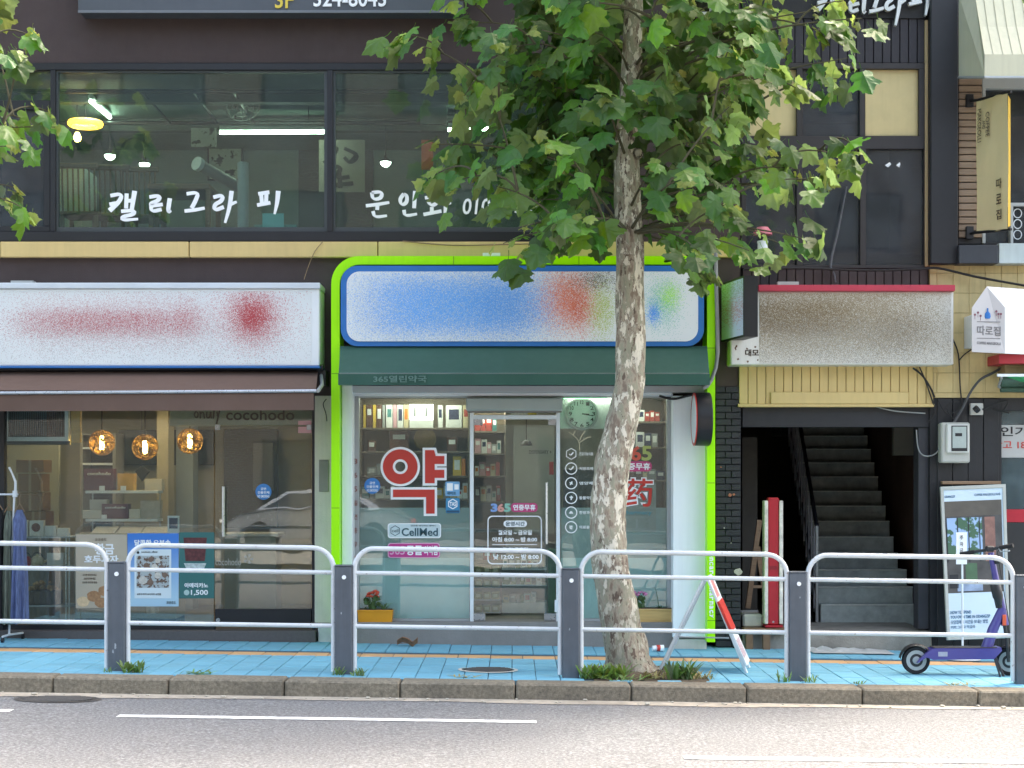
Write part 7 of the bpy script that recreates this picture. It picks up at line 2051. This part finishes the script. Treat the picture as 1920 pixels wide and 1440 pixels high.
trunk = [(1182, 1262, 104), (1177, 1235, 90), (1165, 1180, 80), (1152, 1100, 74), (1141, 1020, 71), (1140, 940, 70), (1150, 870, 70), (1165, 800, 63), (1179, 720, 59), (1183, 640, 58), (1182, 540, 56), (1178, 420, 54), (1175, 320, 51), (1181, 200, 44), (1186, 60, 38), (1190, -120, 32), (1192, -420, 20)]
make_tree('plane tree with mottled bark standing before the pharmacy', trunk, anch, (620, 260, -620, -40), -2.1, 7, 300, 'plane trees on the pavement')
B = '''22,40 62,92 40,130 66,150 12,110 104,238 62,252 20,268 112,262 2,312 52,282 30,300 20,398 50,410 42,378 -30,60 -60,200 -40,330 -80,120 -30,420 -70,400 -20,5'''
anchL = [(float(a.split(',')[0]) - 42, float(a.split(',')[1]) - 12, 3, 18) for a in B.split()]
trunkL = [(-330, 1245, 100), (-338, 1150, 76), (-335, 950, 66), (-330, 700, 60), (-320, 400, 54), (-318, 100, 40), (-318, -300, 22)]
make_tree('plane tree whose leafy branch tips hang in at the left edge', trunkL, anchL, (160, 150, -620, -60), -2.1, 9, 110, 'plane trees on the pavement')

# ================================================================== weeds at the kerb
M_weed = [leafmat('weed_leaf', (.15, .25, .06), (.18, .27, .09), .3, 1.8), leafmat('weed_leaf_dark', (.10, .19, .05), (.13, .2, .08), .3, 1.8), mk('dry_grass', '9a8f5c', .8, .2, 20)]
def weed(px, y, n, h, spread, kind, w, label, seed, flat=.35):
    r = random.Random(seed); x = X(px, y); z = gz(x)
    t = thing('weed', label, 'weed', (x, y, z), 'weeds along the kerb')
    n = int(n * 1.6); h *= 1.3
    for i in range(n):
        a = r.uniform(0, 2 * PI); s_ = r.uniform(.25, 1) * spread; hh = h * r.uniform(.35, 1)
        ox = Vector((x + r.uniform(-1, 1) * spread * .7, y + r.uniform(-1, 1) * spread * .3, z))
        m = MB(); rows = []
        sd = Vector((-math.sin(a), math.cos(a), 0))
        for k in range(6):
            u = k / 5; c = ox + Vector((math.cos(a) * s_ * u, math.sin(a) * s_ * u * .6, hh * (u - flat * u * u)))
            ww = w * math.sin(PI * (.12 + .86 * u)) ** .8
            rows.append([c - sd * ww, c + Vector((0, 0, -ww * .3)), c + sd * ww])
        m.quadsheet(rows).build('leaf', M_weed[kind], t, True, recalc=False)
weed(250, -2.72, 26, .13, .11, 0, .012, 'leafy green weed beside the second railing post', 1)
weed(365, -2.76, 14, .05, .18, 0, .008, 'thin low weed between the posts before the bakery', 2)
weed(630, -2.7, 12, .09, .07, 0, .008, 'wispy weed at left of third post', 3); weed(672, -2.72, 12, .09, .08, 0, .008, 'wispy weed right of the third post', 4)
weed(1112, -2.66, 34, .15, .14, 0, .014, 'broad leafed weed between post and tree trunk', 5); weed(1150, -2.62, 34, .16, .14, 0, .014, 'broad leafed weed at left foot of the tree trunk', 6)
weed(1275, -2.62, 36, .2, .15, 1, .014, 'tall dark weed under the folding sign', 7); weed(1222, -2.6, 24, .09, .14, 2, .007, 'dry straw coloured grass tuft at the tree foot', 8); weed(1318, -2.6, 18, .10, .14, 2, .007, 'dry grass tuft right of the dark weed', 9)
weed(1470, -2.72, 12, .12, .07, 0, .006, 'wispy weed left of the fourth post', 10); weed(1520, -2.72, 12, .08, .07, 0, .006, 'small grass tuft right of fourth post', 11); weed(1800, -2.76, 10, .04, .14, 2, .008, 'flat dry weed on the kerb below the scooter', 12); weed(1610, -2.78, 8, .04, .06, 0, .006, 'tiny weed in a kerb joint right of the posts', 13)
weed(870, -2.7, 8, .03, .14, 2, .008, 'dry litter of grass beside the inspection cover', 14); weed(200, -2.74, 8, .06, .06, 0, .006, 'tiny weed left of the second railing post', 15); weed(1180, -2.74, 18, .06, .2, 0, .007, 'low grass in the pit before the trunk', 16)
# loose stones in the gutter
rg = random.Random(12)
gv = MB()
for i in range(70):
    x = rg.uniform(-4.6, 4.6); y = KF - rg.uniform(.02, .22); s_ = rg.uniform(.006, .018); c = Vector((x, y, RZ - .0145 * x + .004))
    gv.box(c.x - s_, c.x + s_ * rg.uniform(.6, 1.6), c.y - s_, c.y + s_, c.z, c.z + s_ * rg.uniform(.5, 1.2), s_ * .4)
struct(gv.build('gutter_gravel', mk('pale_gravel', 'b5aea0', .9, .2, 30)), 'loose gravel scattered along the gutter', 'stuff')

# ================================================================== folding caution sign
fx, fy = X(1327, -1.9), -1.9
t = thing('folding_sign', 'white folding floor sign with red strip seen from its side', 'sign', (fx, fy, gz(fx)))
zt_ = Z(1084, fy); zg = gz(fx)
M_fs = mk('folding_white', 'd3d9dc', .45, .05, 6)
yaw = Matrix.Rotation(-.2, 4, 'Z')
T = Matrix.Translation((fx, fy, 0)) @ yaw
def fp(name, pts, r, mat=M_fs): return MB().tube([T @ Vector(p) for p in pts], r, 6).build(name, mat, t, True)
for s_ in (-.2, .2):
    fp('leg', [(-.02, s_, zt_), (-.40, s_, zg + .012)], .014); fp('leg', [(.02, s_, zt_), (.35, s_, zg + .0)], .014)
def slabq(name, a, b, y0, y1, th, mat, off=0):
    d = (Vector(b) - Vector(a)); d.y = 0; n = Vector((-d.z, 0, d.x)).normalized()
    if n.z < 0: n = -n
    vs = [Vector((p[0], yy, p[2])) + n * (off + w) for w in (0, th) for p in (a, b) for yy in (y0, y1)]
    return MB().add([T @ v for v in vs], [(0, 1, 3, 2), (4, 6, 7, 5), (0, 4, 5, 1), (2, 3, 7, 6), (0, 2, 6, 4), (1, 5, 7, 3)]).build(name, mat, t)
pa, pb = (.0, 0, zt_ + .02), (.34, 0, zg + .06)
slabq('panel', pa, pb, -.22, .22, .016, M_fs)
L3 = lambda u: tuple(pa[i] * (1 - u) + pb[i] * u for i in range(3))
slabq('red_band', L3(.28), L3(.62), -.225, .21, .005, M_red, .0165); slabq('red_print', L3(.05), L3(.24), -.18, .1, .003, mk('faded_red', 'c98a88', .5, .3, 60), .0165); slabq('red_print', L3(.72), L3(.92), -.18, .1, .003, mk('pale_print', 'b9a3ac', .5, .4, 60), .0165)
slabq('red_edge', L3(.28), L3(.60), -.232, -.2205, .017, M_red, -.0005)
fp('cross_rail', [(-.24, -.2, zg + .30), (.2, -.2, zg + .30)], .007, M_alu); fp('hinge', [(0, -.22, zt_), (0, .22, zt_)], .018)

# ================================================================== electric scooter
ysx = -2.02
sx, sx2 = X(1717, ysx), X(1893, ysx); g1 = gz(sx)
R = .122
t = thing('electric_scooter', 'purple electric kick scooter parked on the pavement', 'scooter', (X(1800, ysx), ysx, gz(X(1800, ysx))))
M_pur = mk('purple_paint', '4b4488', .35, .06, 6, coat=.2); M_rub = mk('tyre_rubber', '1a1a1c', .8, .1, 20); M_dk = mk('scooter_black', '26272b', .5, .1, 8)
def wheel(cx, steer):
    c = Vector((cx, ysx, gz(cx) + R)); Ms = Matrix.Translation(c) @ Matrix.Rotation(steer, 4, 'Z')
    w = MB().lathe([(R * .74, -.022), (R * .94, -.028), (R, -.012), (R, .012), (R * .94, .028), (R * .74, .022)], (0, 0, 0), 'y', 28).xf(Ms).build('wheel', M_rub, t, True)
    MB().lathe([(.001, -.024), (R * .45, -.026), (R * .5, -.018), (R * .70, -.016), (R * .76, -.022), (R * .76, .022), (R * .70, .016), (R * .45, .026), (.001, .024)], (0, 0, 0), 'y', 28).xf(Ms).build('rim', M_dk, w, True)
    MB().lathe([(R * .66, -.0235), (R * .72, -.0245), (R * .72, -.02)], (0, 0, 0), 'y', 28).xf(Ms).build('rim_ring', M_alu, w, True)
    MB().lathe([(.001, -.034), (.03, -.034), (.035, -.026)], (0, 0, 0), 'y', 14).xf(Ms).build('hub_cap', M_alu, w, True)
    return c, Ms
c1, _ = wheel(sx, 0); c2, Ms = wheel(sx2, -.55)
def fender(c, a0, a1, M0=None, r=R * 1.18):
    rows = []
    for i in range(13):
        a = a0 + (a1 - a0) * i / 12; rows.append([(r * math.cos(a), w, r * math.sin(a) - (0 if abs(w) < .03 else .012)) for w in (-.042, -.025, 0, .025, .042)])
    M_ = M0 if M0 else Matrix.Translation(c)
    MB().quadsheet([[M_ @ Vector(p) for p in row] for row in rows]).build('fender', M_dk, t, True)
fender(c1, math.radians(15), math.radians(172)); fender(c2, math.radians(25), math.radians(115), Ms)
zd = Z(1214, ysx)
x0, x1 = X(1742, ysx), X(1872, ysx)
pts = [(x0 - .10, c1.z + .01), (x0, zd - .01), (x0 + .03, zd), (x1 - .05, zd), (x1, zd + .01), (x1 + .01, zd - .02), (x1 - .06, zd - .095), (x0 + .02, zd - .10), (x0 - .04, zd - .08), (x0 - .12, c1.z - .02)]
MB().prism(pts, ysx - .075, ysx + .075).build('deck', M_pur, t)
MB().box(x0 + .02, x1 - .03, ysx - .07, ysx + .07, zd + .001, zd + .008, .003).build('deck_mat', M_dk, t)
MB().box(x0 + .06, x0 + .14, ysx - .0775, ysx - .0752, zd - .07, zd - .03).build('side_label', mk('label_grey', 'a9a6b4', .5, .1, 30), t)
# neck and stem
MB().tube([(X(1848, ysx), ysx, zd - .03), (X(1862, ysx), ysx, Z(1180, ysx)), (X(1880, ysx), ysx, Z(1140, ysx))], [.05, .045, .036], 10).build('neck', M_pur, t, True)
MB().tube([(X(1885, ysx), ysx, Z(1172, ysx)), (X(1873, ysx), ysx, Z(1115, ysx)), (X(1865, ysx), ysx, Z(1075, ysx)), (X(1858, ysx), ysx, Z(1036, ysx))], [.036, .032, .027, .025], 12).build('stem', M_pur, t, True)
MB().tube([W(1875, 1139, ysx), W(1870, 1116, ysx)], .036, 12).build('stem_clamp', M_dk, t, True)
MB().tube([W(1874, 1134, ysx - .04), W(1871, 1118, ysx - .05), W(1866, 1096, ysx - .05), W(1864, 1088, ysx - .04)], [.02, .045, .045, .02], 12).build('front_bag', M_dk, t, True)
MB().box(X(1877, ysx), X(1884, ysx), ysx - .045, ysx - .03, Z(1172, ysx), Z(1152, ysx), .003).build('orange_label', mk('orange_label', 'd85a3a', .5, .05), t)
for s_ in (-.035, .035):
    v = Ms.to_3x3() @ Vector((0, s_, 0))
    MB().tube([Vector((X(1886, ysx), ysx, Z(1172, ysx))) + v, Vector((X(1890, ysx), ysx, Z(1200, ysx))) + v, Vector((c2.x, c2.y, c2.z)) + v], [.018, .016, .014], 8).build('fork_leg', M_dk, t, True)
hb = Vector(W(1856, 1030, ysx)); hd_ = Vector((.55, -.6, .12)).normalized()
hd_ = Vector((X(1890, ysx) - X(1856, ysx), -.12, Z(1022, ysx) - Z(1030, ysx))).normalized()
MB().tube([hb - hd_ * .25, hb, hb + hd_ * .19], .013, 8).build('handlebar', M_dk, t, True)
for a, b in ((-.27, -.14), (.09, .21)): MB().tube([hb + hd_ * a, hb + hd_ * b], .019, 10).build('grip', M_rub, t, True)
MB().box(hb.x - .035, hb.x + .035, hb.y - .03, hb.y + .03, hb.z - .02, hb.z + .03, .01).build('display', M_dk, t)
MB().tube([hb + hd_ * .08, hb + hd_ * .08 + Vector((0, -.05, -.03)), hb + hd_ * .16 + Vector((0, -.06, -.035))], .006, 6).build('brake_lever', M_alu, t, True)
MB().tube([W(1866, 1232, ysx - .05), (X(1874, ysx), ysx - .12, gz(x1) + .006)], .011, 6).build('kickstand', M_dk, t, True); MB().tube([W(1864, 1232, ysx - .05), (X(1867, ysx), ysx - .13, gz(x1) + .006)], .009, 6).build('kickstand', M_dk, t, True)
MB().tube([hb + hd_ * .1 + Vector((0, -.02, 0)), hb + hd_ * .02 + Vector((.03, -.06, -.02)), Vector(W(1866, 1070, ysx)) + Vector((.03, -.05, 0)), Vector(W(1872, 1110, ysx)) + Vector((.04, -.03, 0)), Vector(W(1884, 1165, ysx)) + Vector((.03, -.02, 0)), Vector(W(1890, 1200, ysx)) + Vector((.0, -.04, 0))], .004, 5).build('brake_cable', M_cable, t, True)
MB().lathe([(.001, -.03), (.022, -.026), (.026, 0), (.024, .02)], Vector(W(1861, 1052, ysx)) + Vector((.035, -.02, 0)), 'x', 12).build('headlamp', M_dk, t, True)
# a second parked two-wheeler only shows a red light and a tyre behind the last post
ysb = -1.5
t = thing('parked_bicycle', 'bicycle edge with red lamp behind the last railing post', 'bicycle', (X(1925, ysb), ysb, gz(X(1925, ysb))))
cw = Vector((X(1975, ysb), ysb, gz(X(1975, ysb)) + .3))
m = MB().tube([cw + Vector((.29 * math.cos(2 * PI * i / 36), 0, .29 * math.sin(2 * PI * i / 36))) for i in range(37)], .02, 8, False); m.build('tyre', M_rub, t, True)
m = MB()
for i in range(18): a = 2 * PI * i / 18; m.tube([cw, cw + Vector((.27 * math.cos(a), 0, .27 * math.sin(a)))], .002, 3)
m.build('spokes', M_alu, t)
MB().tube([cw, cw + Vector((.05, 0, .55)), cw + Vector((.45, 0, .5)), cw + Vector((.4, 0, .0)), cw], .016, 8).build('frame', M_alu, t, True)
MB().tube([cw + Vector((-.29, 0, .05)), cw + Vector((-.2, 0, .26)), cw + Vector((0, 0, .33)), cw + Vector((.22, 0, .25))], .018, 6).build('mudguard', M_alu, t, True)
MB().lathe([(.001, -.03), (.03, -.02), (.03, .02)], cw + Vector((-.22, 0, .27)), 'x', 10).build('red_lamp', M_red, t, True)

# ================================================================== across the street (seen only as reflections in the panes)
struct(slab(-19.2, -14.2, RZ + .13).build('far_sidewalk', mk('far_paving', '8f8c86', .85, .12, 8)))
def brick_wall():
    m = mk('far_brick', '7a4f42', .8, 0); nt = m.node_tree; b = nt.nodes['Principled BSDF']
    g = nd(nt, 'ShaderNodeNewGeometry'); sp = nd(nt, 'ShaderNodeSeparateXYZ'); lk(nt, g.outputs['Position'], sp.inputs[0])
    cmb = nd(nt, 'ShaderNodeCombineXYZ'); lk(nt, sp.outputs[0], cmb.inputs[0]); lk(nt, sp.outputs[2], cmb.inputs[1])
    br = nd(nt, 'ShaderNodeTexBrick'); lk(nt, cmb.outputs[0], br.inputs['Vector']); br.inputs['Scale'].default_value = 3.5
    br.inputs['Color1'].default_value = (.055, .042, .038, 1); br.inputs['Color2'].default_value = (.04, .034, .032, 1); br.inputs['Mortar'].default_value = (.13, .13, .125, 1); br.inputs['Mortar Size'].default_value = .03
    lk(nt, br.outputs[0], b.inputs['Base Color']); return m
t = thing('opposite_house', 'brick house across the street mirrored in the shop windows', 'building', (0, -30, 0))
M_fb = brick_wall()
MB().box(-16, 16, -38, -30, -.6, 14.6).build('wall', M_fb, t)
MB().box(-16.1, 16.1, -38, -29.9, 14.6, 15.1).build('parapet', M_conc, t)
for fl in (0, 1, 2, 3):
    for k in range(8):
        x = -14 + 4 * k; z = .4 + 3.9 * fl
        w = MB().box(x - 1.2, x + 1.2, -30.04, -29.98, z, z + (2.4 if fl == 0 else 1.7)).build('window', M_black, t)
        MB().box(x - 1.1, x + 1.1, -29.98, -29.96, z + .1, z + (2.3 if fl == 0 else 1.6)).build('pane', mk('far_pane', '262c30', .1, .05, spec=.6), w)
# silver car parked there
yc = -23.0; cx0 = X(425, 0) * (16 - yc) / 16
t = thing('silver_car', 'silver saloon car mirrored in the bakery door', 'car', (cx0 + 2.2, yc, RZ))
M_car = mk('silver_paint', 'a9adb3', .25, .03, 3, metal=.5, coat=.6); M_cg = mk('car_glass', '1c2126', .06, 0, spec=.8)
zg = RZ - .0145 * cx0
low = [(0, .45), (.05, .62), (.5, .86), (1.1, .95), (3.3, .98), (4.1, .92), (4.5, .72), (4.55, .45), (4.4, .28), (.15, .28)]
rows = []
for w, k in ((-.86, .94), (-.9, 1), (0, 1.04), (.9, 1), (.86, .94)):
    rows.append([(cx0 + x, yc + w, zg + .28 + (z - .28) * k) for x, z in low + [low[0]]])
m = MB().quadsheet(rows); m.add(rows[0][:-1], [tuple(range(10))]); m.add(rows[-1][:-1], [tuple(range(10))]); m.build('body', M_car, t, True)
cab = [(.75, .93), (1.5, 1.36), (2.1, 1.45), (2.9, 1.42), (3.8, .95)]
rows = [[(cx0 + x, yc + w * (1 - .22 * max(0, (z - .93) / .5)), zg + z) for x, z in cab] for w in (-.84, -.4, .4, .84)]
m = MB().quadsheet(rows); m.add(rows[0], [(0, 1, 2, 3, 4)]); m.add(rows[-1], [(0, 1, 2, 3, 4)]); m.build('cabin', M_car, t, True)
win = [(1.0, .98), (1.58, 1.30), (2.15, 1.37), (2.8, 1.35), (3.45, .99)]
for sgn in (-1, 1):
    for a, b in ((0, 2), (2, 4)):
        seg = win[a:b + 1]; sg = seg + [(seg[-1][0], .99), (seg[0][0], .99)]
        MB().add([(cx0 + x + (.04 if a else -.0), yc + sgn * (.845 - .22 * .84 * max(0, (z - .93) / .5) + .006), zg + z) for x, z in sg], [tuple(range(len(sg)))]).build('side_window', M_cg, t)
for x in (.85, 3.65):
    for sgn in (-1, 1):
        w = MB().lathe([(.2, -.1), (.31, -.1), (.33, -.05), (.33, .05), (.31, .1), (.2, .1)], (cx0 + x, yc + sgn * .82, zg + .33), 'y', 24).build('wheel', M_rub, t, True)
        MB().lathe([(.001, -.095), (.2, -.1), (.2, .1), (.001, .095)], (cx0 + x, yc + sgn * .82, zg + .33), 'y', 20).build('rim', M_alu, w, True)
for x, mt in ((.03, M_wht), (4.5, M_red)):
    for sgn in (-1, 1): MB().box(cx0 + x - .03, cx0 + x + .05, yc + sgn * .72 - .14, yc + sgn * .72 + .14, zg + .6, zg + .72, .01).build('headlight' if x < 1 else 'tail_light', mt, t)

sc2 = bpy.data.scenes.get('lettering_bench')
if sc2: bpy.data.scenes.remove(sc2)
